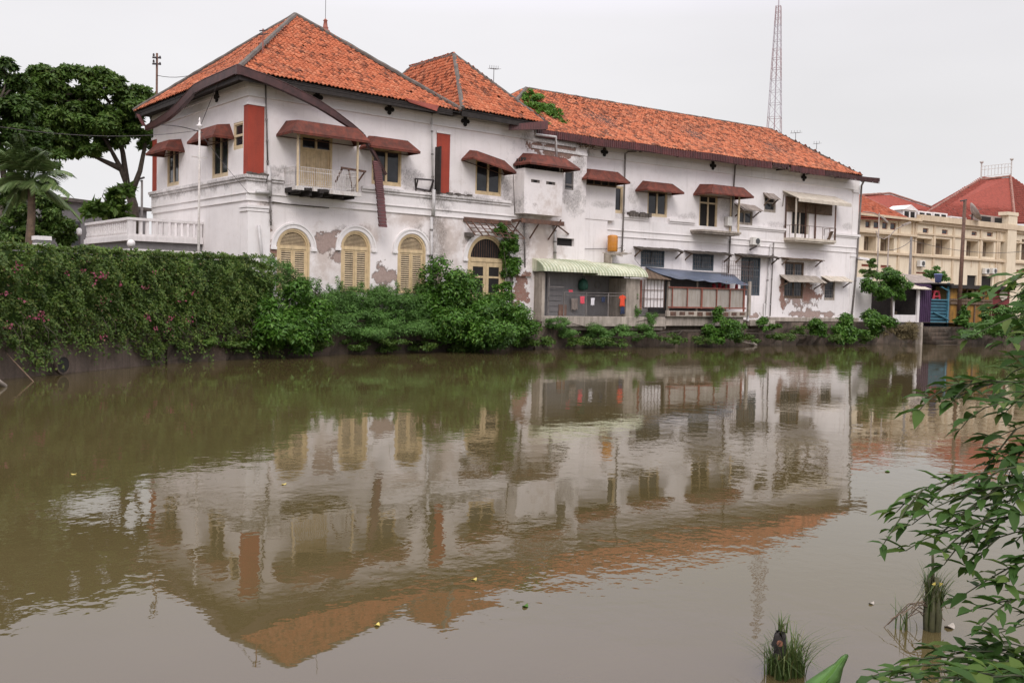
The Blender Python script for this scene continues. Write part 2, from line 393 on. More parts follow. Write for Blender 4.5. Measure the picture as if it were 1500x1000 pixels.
mp = t.nodes.new('ShaderNodeVectorMath'); mp.operation = 'MULTIPLY'; t.links.new(tc.outputs['Generated'], mp.inputs[0]); mp.inputs[1].default_value = (1, 1, 3.2)
cn = ramp(t, noise(t, mp.outputs[0], 1.6, 5, .5), [(.3, g(.925)), (.7, g(1.05))])
cl = mix(t, 1.0, cl, cn, 'MULTIPLY')
cl10 = mix(t, 1.0, cl, g(10.0), 'MULTIPLY')
fin = mix(t, .95, hs.outputs[0], cl10)
t.links.new(fin, bg.inputs['Color']); bg.inputs['Strength'].default_value = .1
sd = bpy.data.lights.new('sun', 'SUN'); sd.energy = 1.5; sd.angle = rad(25); sd.color = (1, .96, .92)
so = bpy.data.objects.new('sun', sd); COL.objects.link(so)
dv = V((math.sin(SUN_AZ)*math.cos(SUN_EL), math.cos(SUN_AZ)*math.cos(SUN_EL), math.sin(SUN_EL)))
so.rotation_euler = dv.to_track_quat('Z', 'Y').to_euler()
cd = bpy.data.cameras.new('camera'); co = bpy.data.objects.new('camera', cd); COL.objects.link(co); S.camera = co
cd.sensor_fit = 'HORIZONTAL'; cd.sensor_width = 36; cd.lens = 36*FPX/1500; cd.clip_start = .1; cd.clip_end = 3000
mm = Matrix((rt, up, -fw)).transposed().to_4x4(); mm.translation = CAM; co.matrix_world = mm
S.view_settings.view_transform = 'Standard'; S.view_settings.look = 'None'; S.view_settings.exposure = 0; S.view_settings.gamma = 1
S.cycles.max_bounces = 6; S.cycles.transparent_max_bounces = 4
# ---------------------------------------------------------------- setting: water, ground, banks
m, t, b = nt('river_water'); P = pos(t)
wcol = ramp(t, noise(t, P, .12, 4), [(.35, (.069, .053, .022)), (.65, (.085, .065, .029))])
t.links.new(wcol, b.inputs['Base Color']); b.inputs['Roughness'].default_value = .015; b.inputs['IOR'].default_value = 1.45
n1 = noise(t, pos(t, (1, 1, 1)), 1.7, 3, .5); n2 = noise(t, P, 5.5, 2, .5)
calm = ramp(t, noise(t, pos(t, (1, 1, 1)), .16, 3, .6), [(.36, g(.12)), (.66, g(1))])
hh = mth(t, 'MULTIPLY', mth(t, 'ADD', mth(t, 'MULTIPLY', n1, 1.0), mth(t, 'MULTIPLY', n2, .28)), calm)
bump(t, b, hh, .0072, 1.0); M['water'] = m
bank = [(-60, -50), (-30, -23), (-13.9, -10.0), (-6, -4.7), (.5, -2.3), (6, -1.2), (12, -1.05), (19, -1.0)]
wq = [FW.p(u, 1.5, 0) for u in (3, 10, 20, 30, 36, 39)]
bank += [(q.x, q.y) for q in wq] + [(66, -6.3), (73, -9.3), (90, -20), (140, -62), (260, -170)]
mb = MB(); mb.poly(V((-400, -400, 0)), V((600, -400, 0)), V((600, 300, 0)), V((-400, 300, 0)))
tag(mb.build('river_water', M['water']), kind='structure')
GZ = 1.85
mb = MB()
for i in range(len(bank)-1):
    a, c = bank[i], bank[i+1]
    mb.poly(V((a[0], a[1]+.25, GZ)), V((c[0], c[1]+.25, GZ)), V((c[0]*1.0, 900, GZ)), V((a[0]*1.0, 900, GZ)))
mb.poly(V((-60, -50, GZ)), V((-60, 900, GZ)), V((-900, 900, GZ)), V((-900, -500, GZ)), V((-500, -490, GZ)))
mb.poly(V((260, -170, GZ)), V((260, 900, GZ)), V((1500, 900, GZ)), V((1500, -800, GZ)))
# the near bank under and behind the viewer
def nb(f, r, z): q = CAM+fh*f+rh*r; return V((q.x, q.y, z))
prof = [(-60, 1.9), (-3, 1.72), (.9, 1.66), (1.7, 1.35), (2.8, .85), (3.7, .3), (4.6, -.4)]
rs = [-80, -40, -20, -10, -5, -2, 0, 2, 4, 7, 12, 25, 60]
for i in range(len(prof)-1):
    for j in range(len(rs)-1):
        (f0, z0), (f1, z1) = prof[i], prof[i+1]
        wob = lambda f, r, z: nb(f+(.25*math.sin(r*1.7) if f > 0 else 0), r, z+(.06*math.sin(r*2.3+f*3) if f > -3 else 0))
        mb.poly(wob(f0, rs[j], z0), wob(f1, rs[j], z1), wob(f1, rs[j+1], z1), wob(f0, rs[j+1], z0))
tag(mb.build('ground', M['dirtm'], recalc=False), kind='structure')
def wallstrip(name, pts, z0, z1, mat, th=.35, batter=.15, label=None, seg=.55, rough=.05, seed=3):
    """a thick masonry bank wall along a polyline, slightly uneven"""
    rr = random.Random(seed); P2 = []
    for i in range(len(pts)-1):
        a, c = V((*pts[i], 0)), V((*pts[i+1], 0)); n = max(1, int((c-a).length/seg))
        P2 += [a.lerp(c, k/n) for k in range(n)]
    P2.append(V((*pts[-1], 0))); mb = MB(); rows = []
    hs_ = [z0, z0+(z1-z0)*.25, z0+(z1-z0)*.5, z0+(z1-z0)*.8, z1]
    for i, q in enumerate(P2):
        d = (P2[min(i+1, len(P2)-1)]-P2[max(0, i-1)]).normalized(); n = V((d.y, -d.x, 0))
        rows.append([q+n*(batter*(1-k/4)+rr.uniform(-rough, rough))+V((0, 0, z+(rr.uniform(-rough, rough) if 0 < k < 4 else 0))) for k, z in enumerate(hs_)]+[q-n*th+V((0, 0, z1)), q-n*th+V((0, 0, z0))])
    k = len(rows[0]); vs = [x for r_ in rows for x in r_]; fs = []
    for i in range(len(rows)-1):
        for j in range(k): fs.append((i*k+j, i*k+(j+1) % k, (i+1)*k+(j+1) % k, (i+1)*k+j))
    fs += [tuple(range(k)), tuple(range((len(rows)-1)*k, len(rows)*k))]
    mb.add(vs, fs); return mb.build(name, mat)
lw = wallstrip('retaining_wall', [(-60, -50), (-30, -23), (-13.9, -10.0), (-6, -4.7)], -.6, 2.15, M['bankw'], batter=.1, rough=.03)
tag(lw, 'stained grey concrete river wall under the flowering hedge', 'river wall')
c = atZ(87, 535, .35); d_ = V((bank[3][0]-bank[2][0], bank[3][1]-bank[2][1], 0)).normalized(); n_ = V((d_.y, -d_.x, 0))
fr = Fr(c-n_*.02, d_, n_); fr.o.z = 0
dp = fr.p(0, .16, .38)
fr2 = Fr(V((dp.x, dp.y, 0)), d_, n_)
mb = MB(); mb.ring(fr2, 0, .38, .30, .36, -.1, .06, 0, 2*math.pi, 24); pr = mb.build('outlet_pipe', M['mossconc'], lw)
mb = MB(); mb.prism([fr2.p(.30*math.cos(a), .045, .38+.30*math.sin(a)) for a in [k*math.pi/10 for k in range(20)]], [fr2.p(.30*math.cos(a), .0, .38+.30*math.sin(a)) for a in [k*math.pi/10 for k in range(20)]])
mb.build('opening', M['void'], pr)
qw = wallstrip('quay_wall', [(-6, -4.7), (.5, -2.3), (6, -1.2), (12, -1.05), (19, -1.0)], -.6, 1.85, M['mossconc'], rough=.17, seed=5)
tag(qw, 'rough dark stone river wall below the arched windows', 'river wall')
qw = wallstrip('quay_wall', [(19, -1.0)]+[(q.x, q.y) for q in wq], -.6, 1.8, M['mossconc'], rough=.15, seed=6)
tag(qw, 'rough stained masonry river wall below the long white wing', 'river wall')
qw = wallstrip('quay_wall', [(wq[-1].x, wq[-1].y), (66, -6.3), (73, -9.3), (90, -20), (140, -62)], -.6, 1.5, M['mossconc'], rough=.16, seed=8)
tag(qw, 'crumbling earthy river wall below the coloured shacks', 'river wall')
# ---------------------------------------------------------------- facade helpers
def wall(mb, fr, u0, u1, z0, z1, holes=(), v=0.0, rev=.28):
    us = sorted({u0, u1, *[x for h in holes for x in h[:2]]}); zs = sorted({z0, z1, *[x for h in holes for x in h[2:4]]})
    for i in range(len(us)-1):
        for j in range(len(zs)-1):
            a, c, d, e = us[i], us[i+1], zs[j], zs[j+1]; uc, zc = (a+c)/2, (d+e)/2
            if any(h[0] < uc < h[1] and h[2] < zc < h[3] for h in holes): continue
            mb.poly(fr.p(a, v, d), fr.p(c, v, d), fr.p(c, v, e), fr.p(a, v, e))
    for h in holes:
        a, c, d, e = h[:4]; arch = len(h) > 4 and h[4]
        ze = e-(c-a)/2 if arch else e
        mb.poly(fr.p(a, v, d), fr.p(a, v, ze), fr.p(a, v-rev, ze), fr.p(a, v-rev, d)); mb.poly(fr.p(c, v, d), fr.p(c, v, ze), fr.p(c, v-rev, ze), fr.p(c, v-rev, d))
        mb.poly(fr.p(a, v, d), fr.p(c, v, d), fr.p(c, v-rev, d), fr.p(a, v-rev, d))
        if not arch: mb.poly(fr.p(a, v, e), fr.p(c, v, e), fr.p(c, v-rev, e), fr.p(a, v-rev, e))
        else:
            r_, uc = (c-a)/2, (a+c)/2; K = 16
            cur = [(uc+r_*math.cos(math.pi*k/K), ze+r_*math.sin(math.pi*k/K)) for k in range(K+1)]
            for k in range(K):
                (x0, y0), (x1, y1) = cur[k], cur[k+1]
                mb.poly(fr.p(x0, v, y0), fr.p(x1, v, y1), fr.p(x1, v, e), fr.p(x0, v, e))
                mb.poly(fr.p(x0, v, y0), fr.p(x1, v, y1), fr.p(x1, v-rev, y1), fr.p(x0, v-rev, y0))
def hole(fr, x0, y0, x1, y1, arch=False, v=0):
    ua, za = fr.uz(x0, y0, v); uc, zc = fr.uz(x1, y1, v)
    return (min(ua, uc), max(ua, uc), min(za, zc), max(za, zc), arch)
def window(par, fr, h, mat, v=0, cols=2, trans=0, fw_=.11, gl='glass', name='window', bars=0, label=None, proud=.0):
    """casement: frame and mullions, panes a sub-part, coloured dark for the unlit room behind"""
    a, c, d, e = h[:4]; mb = MB(); V0, V1 = v-.16, v-.02+proud
    mb.box(fr, a, a+fw_, V0, V1, d, e); mb.box(fr, c-fw_, c, V0, V1, d, e); mb.box(fr, a+fw_, c-fw_, V0, V1, d, d+fw_*1.3); mb.box(fr, a+fw_, c-fw_, V0, V1, e-fw_, e)
    for k in range(1, cols):
        x = a+(c-a)*k/cols; mb.box(fr, x-fw_*.6, x+fw_*.6, V0+.02, V1-.02, d+fw_*1.3, e-fw_)
    # inner sash stiles
    for k in range(cols):
        x0 = a+fw_+(c-a-2*fw_)*k/cols; x1 = a+fw_+(c-a-2*fw_)*(k+1)/cols; s_ = .055
        mb.box(fr, x0, x0+s_, V0+.03, V1-.05, d+fw_*1.3, e-fw_); mb.box(fr, x1-s_, x1, V0+.03, V1-.05, d+fw_*1.3, e-fw_)
        mb.box(fr, x0+s_, x1-s_, V0+.03, V1-.05, d+fw_*1.3, d+fw_*1.3+s_*1.6); mb.box(fr, x0+s_, x1-s_, V0+.03, V1-.05, e-fw_-s_, e-fw_)
    if trans: 
        z = e-trans; mb.box(fr, a+fw_, c-fw_, V0+.01, V1-.01, z-.06, z+.06)
    f = mb.build(name, mat, par)
    if label: f['label'] = label
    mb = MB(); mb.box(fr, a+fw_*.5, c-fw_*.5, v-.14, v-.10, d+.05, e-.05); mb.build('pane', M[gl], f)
    if bars:
        mb = MB()
        for k in range(1, bars): x = a+fw_+(c-a-2*fw_)*k/bars; mb.box(fr, x-.012, x+.012, v-.04, v-.015, d+fw_, e-fw_)
        for k in range(1, 4): z = d+(e-d)*k/4; mb.box(fr, a+fw_, c-fw_, v-.035, v-.02, z-.012, z+.012)
        mb.build('grille', M['dpipe'], f)
    return f
def shutter(par, fr, a, c, d, e, v, mat, n, name='shutter', panel=False):
    mb = MB(); s_ = .09
    mb.box(fr, a, a+s_, v-.05, v, d, e); mb.box(fr, c-s_, c, v-.05, v, d, e)
    for z0, z1 in ((d, d+.14), (e-.1, e)): mb.box(fr, a+s_, c-s_, v-.05, v, z0, z1)
    if panel:
        zm = d+(e-d)*.45; mb.box(fr, a+s_, c-s_, v-.05, v, zm-.06, zm+.06); mb.box(fr, a+s_, c-s_, v-.045, v-.03, d+.14, e-.1)
        for k in range(1, 3): x = a+s_+(c-a-2*s_)*k/3; mb.box(fr, x-.025, x+.025, v-.045, v-.005, d+.14, e-.1)
        return mb.build(name, mat, par)
    o = mb.build(name, mat, par); mb = MB(); z0, z1 = d+.14, e-.1
    for k in range(n):
        z = z0+(z1-z0)*(k+.5)/n; h_ = (z1-z0)/n
        q = [(v-.05, z+h_*.16), (v-.045, z+h_*.30), (v-.004, z-h_*.10), (v-.010, z-h_*.26)]
        mb.prism([fr.p(a+s_, x, y) for x, y in q], [fr.p(c-s_, x, y) for x, y in q])
    mb.build('louvre', M['slat'], o)
    mb = MB(); mb.box(fr, a+s_, c-s_, v-.075, v-.062, d+.05, e-.05); mb.build('gap_shade_sheet', M['void'], o); return o  # near-black sheet stands in for the shade between the slats
def arched(par, fr, h, label=None):
    a, c, d, e = h[:4]; r_ = (c-a)/2; uc = (a+c)/2; zs = e-r_; w_ = .2
    mb = MB(); mb.ring(fr, uc, zs, r_-w_*.55, r_, -.2, .0); mb.ring(fr, uc, zs, r_-w_, r_-w_*.55, -.2, -.05)
    for x0, x1, vv in ((a, a+w_*.55, 0), (a+w_*.55, a+w_, -.05), (c-w_*.55, c, 0), (c-w_, c-w_*.55, -.05)): mb.box(fr, x0, x1, -.2, vv, d, zs)
    mb.box(fr, a+w_, c-w_, -.2, -.03, zs-.14, zs+.06); mb.box(fr, uc-.03, uc+.03, -.18, -.04, d, zs-.14)
    f = mb.build('arched_window', M['tan'], par)
    if label: f['label'] = label
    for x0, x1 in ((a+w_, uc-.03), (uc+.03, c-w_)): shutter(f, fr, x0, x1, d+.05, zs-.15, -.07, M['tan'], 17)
    mb = MB(); n = 9; rr = r_-w_
    for k in range(n):
        z = .1+(rr-.1)*k/n; x = math.sqrt(max(.01, rr*rr-(z+.04)**2)); q = [(-.15, z+.02), (-.14, z+.035), (-.08, z), (-.09, z-.02)]
        mb.prism([fr.p(uc-x, v_, zs+y) for v_, y in q], [fr.p(uc+x, v_, zs+y) for v_, y in q])
    mb.build('fanlight_louvre', M['slat'], f)
    mb = MB(); mb.box(fr, a+.05, c-.05, -.26, -.22, d, zs); mb.prism([fr.p(uc+(r_-.03)*math.cos(math.pi*k/12), -.26, zs+(r_-.03)*math.sin(math.pi*k/12)) for k in range(13)], [fr.p(uc+(r_-.03)*math.cos(math.pi*k/12), -.22, zs+(r_-.03)*math.sin(math.pi*k/12)) for k in range(13)]); mb.build('backing', M['void'], f)
    return f
def awning(par, fr, pB, pC, off, h_, flare=.35, rise=.12, mat='awn', label=None, tilt=0, name='awning', hang=.1):
    """flat-topped sheet-metal hood: top panel, flared valances, hem"""
    (ub, zb), (uc, zc) = fr.uz(*pB, off), fr.uz(*pC, off)
    if ub > uc: ub, uc = uc, ub
    z1 = (zb+zc)/2; z0 = z1-h_; f = flare; o2 = off+flare*.75
    tz = lambda u: tilt*(u-ub)
    T = lambda u, v, z: fr.p(u, v, z+tz(u))
    top = [T(ub, 0, z1+rise), T(uc, 0, z1+rise), T(uc, off, z1), T(ub, off, z1)]
    bot = [T(ub-f, 0, z0), T(uc+f, 0, z0), T(uc+f, o2, z0), T(ub-f, o2, z0)]
    hem = [q-V((0, 0, hang)) for q in bot]
    mb = MB()
    mb.poly(*top)
    for i, j in ((1, 2), (2, 3), (3, 0)):
        mb.poly(top[i], top[j], bot[j], bot[i]); mb.poly(bot[i], bot[j], hem[j], hem[i])
    # folded seams where the sheets meet
    for a_, b_ in ((top[2], bot[2]), (top[3], bot[3]), (top[2], top[3]), (top[1], top[2]), (top[0], top[3])): mb.tube([a_, b_], .022, 5)
    n = max(2, int((uc-ub)/.9))
    for k in range(1, n):
        s_ = k/n; a_ = top[3].lerp(top[2], s_); b_ = bot[3].lerp(bot[2], s_); mb.tube([a_, b_], .014, 4)
    o = mb.build(name, M[mat], par)
    md = o.modifiers.new('th', 'SOLIDIFY'); md.thickness = .015
    if label: o['label'] = label
    mb = MB()
    for u in (ub-f+.06, (ub+uc)/2, uc+f-.06):
        mb.bar(T(u, .02, z0-hang+.03), T(u, o2-.05, z0-hang+.03), .035)
    mb.bar(T(ub-f, .03, z0-hang+.03), T(uc+f, .03, z0-hang+.03), .04)
    mb.build('support', M['rust'], o)
    return o
def pipe(par, fr, pts, r=.055, v=.12, mat='pipe', name='drainpipe', label=None, clamps=3):
    q = [fr.P(*p[:2], p[2] if len(p) > 2 else v) for p in pts]; mb = MB(); mb.tube(q, r, 8); o = mb.build(name, M[mat], par, True)
    if label: o['label'] = label
    if clamps:
        mb = MB(); a, c = q[-2], q[-1]
        for k in range(clamps):
            s_ = a.lerp(c, (k+.5)/clamps); mb.lathe(s_-V((0, 0, .05)), [(r+.025, 0), (r+.025, .1)], 8)
        mb.build('clamp', M['dpipe'], o)
    return o
def crossvent(par, fr, x, y):
    u, z = fr.uz(x, y); mb = MB(); r_ = .12
    for du, dz in ((0, .19), (0, -.19), (.19, 0), (-.19, 0)):
        mb.prism([fr.p(u+du+r_*1.05*math.cos(k*math.pi/5), .145, z+dz+r_*1.05*math.sin(k*math.pi/5)) for k in range(10)], [fr.p(u+du+r_*1.05*math.cos(k*math.pi/5), .08, z+dz+r_*1.05*math.sin(k*math.pi/5)) for k in range(10)])
    mb.box(fr, u-.1, u+.1, .08, .142, z-.1, z+.1)
    mb.build('cross_vent', M['void'], par)
def tiles(name, A, B, C_, D, mat, parent, seed, cw=.25, rh_=.30, label=None, sag=.0):
    """roof plane A-B (eave, left to right) up to D-C (ridge; C may equal D): each tile is a small curved slab"""
    A, B, C_, D = V(A), V(B), V(C_), V(D); e = (B-A).normalized(); nrm = (B-A).cross(D-A).normalized() if (D-A).length > 0 else None
    if nrm.z < 0: nrm = -nrm
    s = nrm.cross(e).normalized()
    if s.z < 0: s = -s
    ab = lambda q: ((q-A).dot(e), (q-A).dot(s))
    poly = [ab(q) for q in (A, B, C_, D)]; top = max(p[1] for p in poly); rr = rngn(seed)
    W = (B-A).length; lS = (poly[3][0])/max(poly[3][1], .01); rS = (poly[2][0]-W)/max(poly[2][1], .01)
    aa, bb = [], []
    for j in range(int(top/rh_)+1):
        b0 = j*rh_; lo = lS*(b0+.1); hi = W+rS*(b0+.1); n0 = math.floor(lo/cw); n1 = math.ceil(hi/cw)
        for i in range(n0, n1):
            x = i*cw+(cw*.5 if j % 2 else 0)*0
            if x+cw*.55 < lo or x+cw*.45 > hi: continue
            aa.append(x); bb.append(b0)
    aa = np.array(aa)+rr.normal(0, .008, len(aa)); bb = np.array(bb)+rr.normal(0, .014, len(bb)); n = len(aa)
    keep = rr.uniform(0, 1, n) > .004; aa, bb = aa[keep], bb[keep]; n = len(aa)
    ua = np.array([0, .05, .11, .17, .22, .265]); uh = np.array([.0, .06, .082, .045, .004, .024])
    k = len(ua); tl = rr.normal(0, .012, n); yw = rr.normal(0, .03, n); lift = rr.normal(0, .006, n)+(rr.uniform(0, 1, n) < .02)*.03
    sg = -sag*np.sin(np.clip(bb/top, 0, 1)*math.pi)*(1+.4*np.sin(aa*.7))
    def lay(db, dh):
        a_ = aa[:, None]+ua[None]+yw[:, None]*db; b_ = bb[:, None]+db+0*a_; h_ = uh[None]+dh+tl[:, None]*(ua[None]/.25)+lift[:, None]+sg[:, None]
        return a_, b_, h_
    L_ = [lay(0, .045), lay(rh_*1.22, .0), lay(0, .012)]
    A_, e_, s_, n_ = (np.array(list(x)) for x in (A, e, s, nrm))
    vs = np.concatenate([(A_+a_[..., None]*e_+b_[..., None]*s_+h_[..., None]*n_) for a_, b_, h_ in L_], 1).reshape(-1, 3)
    base = np.arange(n)[:, None]*(3*k); q = []
    for i in range(k-1):
        q.append(base+np.array([[i, i+1, k+i+1, k+i]])); q.append(base+np.array([[2*k+i, 2*k+i+1, i+1, i]]))
    o = arr_mesh(name, vs, np.concatenate(q, 0), mat, parent)
    if label: o['label'] = label
    return o
def ridge(mb, a, b, r_=.17, seed=1):
    a, b = V(a), V(b); n = max(2, int((b-a).length/.45)); rr = random.Random(seed); r_ *= .78
    pts = [a.lerp(b, i/n)+V((0, 0, rr.uniform(-.02, .02))) for i in range(n+1)]; mb.tube(pts, r_, 7)
def bars_rail(mb, a, b, h_, n, r_=.012, mids=()):
    a, b = V(a), V(b)
    for k in range(n+1): q = a.lerp(b, k/n); mb.bar(q, q+V((0, 0, h_)), r_*2)
    for hh_ in (h_, *mids): mb.bar(a+V((0, 0, hh_)), b+V((0, 0, hh_)), r_*2.6)
# ---------------------------------------------------------------- corner house
def pxz(fr, lst, v=0):
    out = []
    for x, y, rx, ry in lst:
        q = fr.P(x, y, v); k = (q-CAM).dot(fw)/FPX; out.append((q.x, q.z, rx*k*1.15, ry*k))
    return out
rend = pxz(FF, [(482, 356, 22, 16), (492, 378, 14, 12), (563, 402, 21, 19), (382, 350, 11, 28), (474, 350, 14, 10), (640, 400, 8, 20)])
brk = pxz(FF, [(401, 366, 8, 18), (818, 222, 40, 13), (760, 425, 18, 28), (785, 215, 16, 10)])
mld = pxz(FF, [(640, 292, 26, 18), (385, 262, 36, 12), (660, 305, 16, 12), (605, 288, 12, 8), (815, 215, 50, 22), (848, 240, 18, 32), (842, 295, 22, 18), (520, 335, 20, 5), (615, 350, 12, 20), (465, 295, 50, 6), (420, 250, 18, 6), (560, 150, 30, 7), (600, 262, 16, 14), (742, 300, 12, 50), (642, 345, 14, 45), (690, 360, 10, 30), (765, 350, 12, 40), (695, 290, 30, 6), (390, 290, 10, 20)])
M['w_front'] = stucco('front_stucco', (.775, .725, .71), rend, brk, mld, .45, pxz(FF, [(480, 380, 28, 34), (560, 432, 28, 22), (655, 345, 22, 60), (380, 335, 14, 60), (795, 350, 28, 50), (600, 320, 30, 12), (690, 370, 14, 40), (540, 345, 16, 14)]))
M['w_left'] = stucco('side_stucco', (.785, .74, .725), (), (), [(0, 9.05, 3, .25), (0, 8.6, 6, .15)], .4)
M['trim'] = stucco('moulding_stucco', (.775, .735, .72), (), (), pxz(FF, [(640, 292, 26, 18), (385, 262, 36, 12), (815, 215, 60, 14), (700, 292, 40, 6), (565, 280, 20, 5)]), .5)
H = thing('corner_house', 'white colonial corner house with two orange pyramid tile roofs, red pilasters and arched shutters', 'house', (9, 6, GZ))
hD1 = hole(FF, 440, 197, 485.5, 281); hF2 = hole(FF, 545, 215, 587.5, 274); hF3 = hole(FF, 697, 232, 734, 288)
hA = [hole(FF, 406, 333, 453, 431, True), hole(FF, 500, 336.5, 541.5, 432, True), hole(FF, 583, 341, 622.5, 432, True)]
hA4 = hole(FF, 686, 342, 739.5, 418, True)
hV = hole(FF, 816, 348, 841, 361)
hW8 = hole(FF, 828, 250, 840, 279)
hA = [(a, c, 3.35, e, True) for a, c, d, e, _ in hA]; hA4 = (hA4[0], hA4[1], 2.6, hA4[3], True)
X1 = 24.25
mb = MB(); wall(mb, FF, 0, X1, .8, 14.05, [hD1, hF2, hF3, *hA, hA4, hV, hW8])
mb.poly(FF.p(X1, 0, .8), FF.p(X1, -3, .8), FF.p(X1, -3, 13.95), FF.p(X1, 0, 13.95))
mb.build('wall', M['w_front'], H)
mb = MB(); hL1 = hole(FL, 311, 197, 334, 257.5); hL2 = hole(FL, 245, 218, 262, 270.5); hL3 = hole(FL, 342, 181, 356, 217)
wall(mb, FL, 0, 14, .8, 14.3, [hL1, hL2, hL3])
mb.poly(V((0, 14, .8)), V((13, 14, .8)), V((13, 14, 14.2)), V((0, 14, 14.2))); mb.poly(V((13, 14, .8)), V((13, 14, 14.2)), V((24, 14, 14.2)), V((24, 14, .8)))
mb.build('wall', M['w_left'], H)
# mouldings: frieze, sill cornice, bands
mb = MB()
for fr, u0, u1 in ((FF, -.07, 19.4), (FL, 0, 14.08)):
    d = 0.0 if fr is FF else .0
    mb.box(fr, u0, u1, .0, .055, 13.46, 13.88); mb.box(fr, u0-.03, u1, .0, .095, 13.40, 13.457); mb.box(fr, u0, u1, .0, .10, 13.88, 14.02); mb.box(fr, u0, u1, .0, .045, 14.02, 14.3)
for fr, segs in ((FF, ((-.22, .95), (1.15, 1.95), (6.75, 17.55))), (FL, ((0, 14.2),))):
    for u0, u1 in segs:
        mb.box(fr, u0, u1, .0, .24, 9.2, 9.36); mb.box(fr, u0+(.04 if u0 < 0 else 0), u1, .0, .16, 9.06, 9.2)
    u0, u1 = (-.09, 18.3) if fr is FF else (0, 14.09)
    mb.box(fr, u0, u1, .0, .07, 8.46, 9.06); mb.box(fr, u0, u1, .0, .04, 8.08, 8.40); mb.box(fr, u0-.02, u1, .0, .11, 8.403, 8.457); mb.box(fr, u0-.02, u1, .0, .075, 8.02, 8.077)
# capital on the corner pier, reveal frames
mb.box(FF, -.10, 1.3, .0, .12, 7.66, 7.80); mb.box(FF, -.06, 1.3, .0, .08, 7.48, 7.63); mb.box(FF, .0, 1.25, .0, .05, 2, 7.45); mb.box(FL, .0, .9, .0, .10, 7.66, 7.80); mb.box(FL, .0, .9, .0, .07, 7.48, 7.63)
mb.box(FF, 19.3, X1, .0, .09, 13.35, 13.55); mb.box(FF, 19.3, X1, .0, .05, 12.9, 13.1)
for (a, c, d, e, _) in hA+[hA4]:
    r_ = (c-a)/2; uc = (a+c)/2; zs = e-r_
    mb.ring(FF, uc, zs-.05, r_+.06, r_+.26, .0, .055, -.05, math.pi+.05, 24); mb.ring(FF, uc, zs-.05, r_+.26, r_+.36, .0, .10, -.05, math.pi+.05, 24)
    for sgn in (-1, 1): mb.box(FF, uc+sgn*(r_+.21)-.17, uc+sgn*(r_+.21)+.17, .0, .11, zs-.2, zs-.05)
mb.build('moulding', M['trim'], H)
# broken ledges on top of the cornice
mb = MB(); rr = random.Random(4)
for x in np.arange(11.0, 14.4, .32): mb.box(FF, x, x+.3*rr.uniform(.6, 1.2), .02, .2+rr.uniform(0, .12), 9.36, 9.37+rr.uniform(.02, .14))
for x in np.arange(-.1, 1.0, .25): mb.box(FF, x, x+.22, .02, .26, 9.36, 9.4+rr.uniform(0, .1))
mb.build('broken_ledge', M['cement'], H)
# red pilasters
def redp(boxes, label=None):
    mb = MB()
    for fr, a in boxes: mb.box(fr, *a)
    o = mb.build('pilaster', M['red'], H)
    if label: o['label'] = label
    mb = MB()
    for fr, a in boxes: mb.box(fr, a[0]-(.06 if fr is FF else -.02), a[1]+.06, 0, a[3]+.05, a[5], a[5]+.14)
    mb.build('capital', M['trim'], o)
redp([(FF, (-.05, .86, 0, .05, 9.38, 12.95)), (FL, (0, .46, 0, .05, 9.38, 12.95))])
redp([(FF, (11.88, 12.82, 0, .06, 9.42, 12.95))])
redp([(FL, (13.35, 14.0, 0, .05, 9.38, 12.6))])
mb = MB(); mb.box(FF, 11.78, 11.86, 0, .55, 9.3, 12.1); mb.build('shutter_board', M['dark'], H)
for x, y in ((464, 143), (569, 160.5), (680, 178)): crossvent(H, FF, x, y)
crossvent(H, FL, 320, 142)
# openings
D = MB(); a, c, d, e, _ = hD1
D.box(FF, a, a+.13, -.2, .03, d, e); D.box(FF, c-.13, c, -.2, .03, d, e); D.box(FF, a+.13, c-.13, -.2, .03, e-.12, e); D.box(FF, a+.13, c-.13, -.18, .01, e-.78, e-.66); D.box(FF, (a+c)/2-.05, (a+c)/2+.05, -.18, .01, e-.66, e-.12)
D = D.build('balcony_door', M['tan'], H)
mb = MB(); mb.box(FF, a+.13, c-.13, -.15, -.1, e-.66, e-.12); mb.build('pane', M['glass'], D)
um = (a+c)/2
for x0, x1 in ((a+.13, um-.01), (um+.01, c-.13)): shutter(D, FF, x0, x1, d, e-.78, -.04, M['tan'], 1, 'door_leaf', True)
window(H, FF, hF2, M['tan'], trans=.0); window(H, FF, hF3, M['tan'], trans=.0)
window(H, FL, hL1, M['tan2']); window(H, FL, hL2, M['tan2']); window(H, FL, hL3, M['tan2'], cols=1, trans=.7)
window(H, FF, hW8, M['dpipe'], cols=1, trans=.9, fw_=.04)
for h_ in hA: arched(H, FF, h_)
# arched double door with glazed leaves
a, c, d, e, _ = hA4; r_ = (c-a)/2; uc = (a+c)/2; zs = e-r_; mb = MB(); w_ = .25
mb.ring(FF, uc, zs, r_-w_*.5, r_, -.2, .0, k=24); mb.ring(FF, uc, zs, r_-w_, r_-w_*.5, -.2, -.05, k=24)
for x0, x1, vv in ((a, a+w_*.5, 0), (a+w_*.5, a+w_, -.05), (c-w_*.5, c, 0), (c-w_, c-w_*.5, -.05)): mb.box(FF, x0, x1, -.2, vv, d, zs)
mb.box(FF, a+w_, c-w_, -.2, -.02, zs-.2, zs+.06)
AD = mb.build('arched_door', M['tan'], H)
mb = MB(); K = 16; rr_ = r_-w_
mb.prism([FF.p(uc+rr_*math.cos(math.pi*k/K), -.12, zs+.05+rr_*math.sin(math.pi*k/K)) for k in range(K+1)], [FF.p(uc+rr_*math.cos(math.pi*k/K), -.16, zs+.05+rr_*math.sin(math.pi*k/K)) for k in range(K+1)])
mb.build('fanlight', M['void'], AD)
mb = MB()
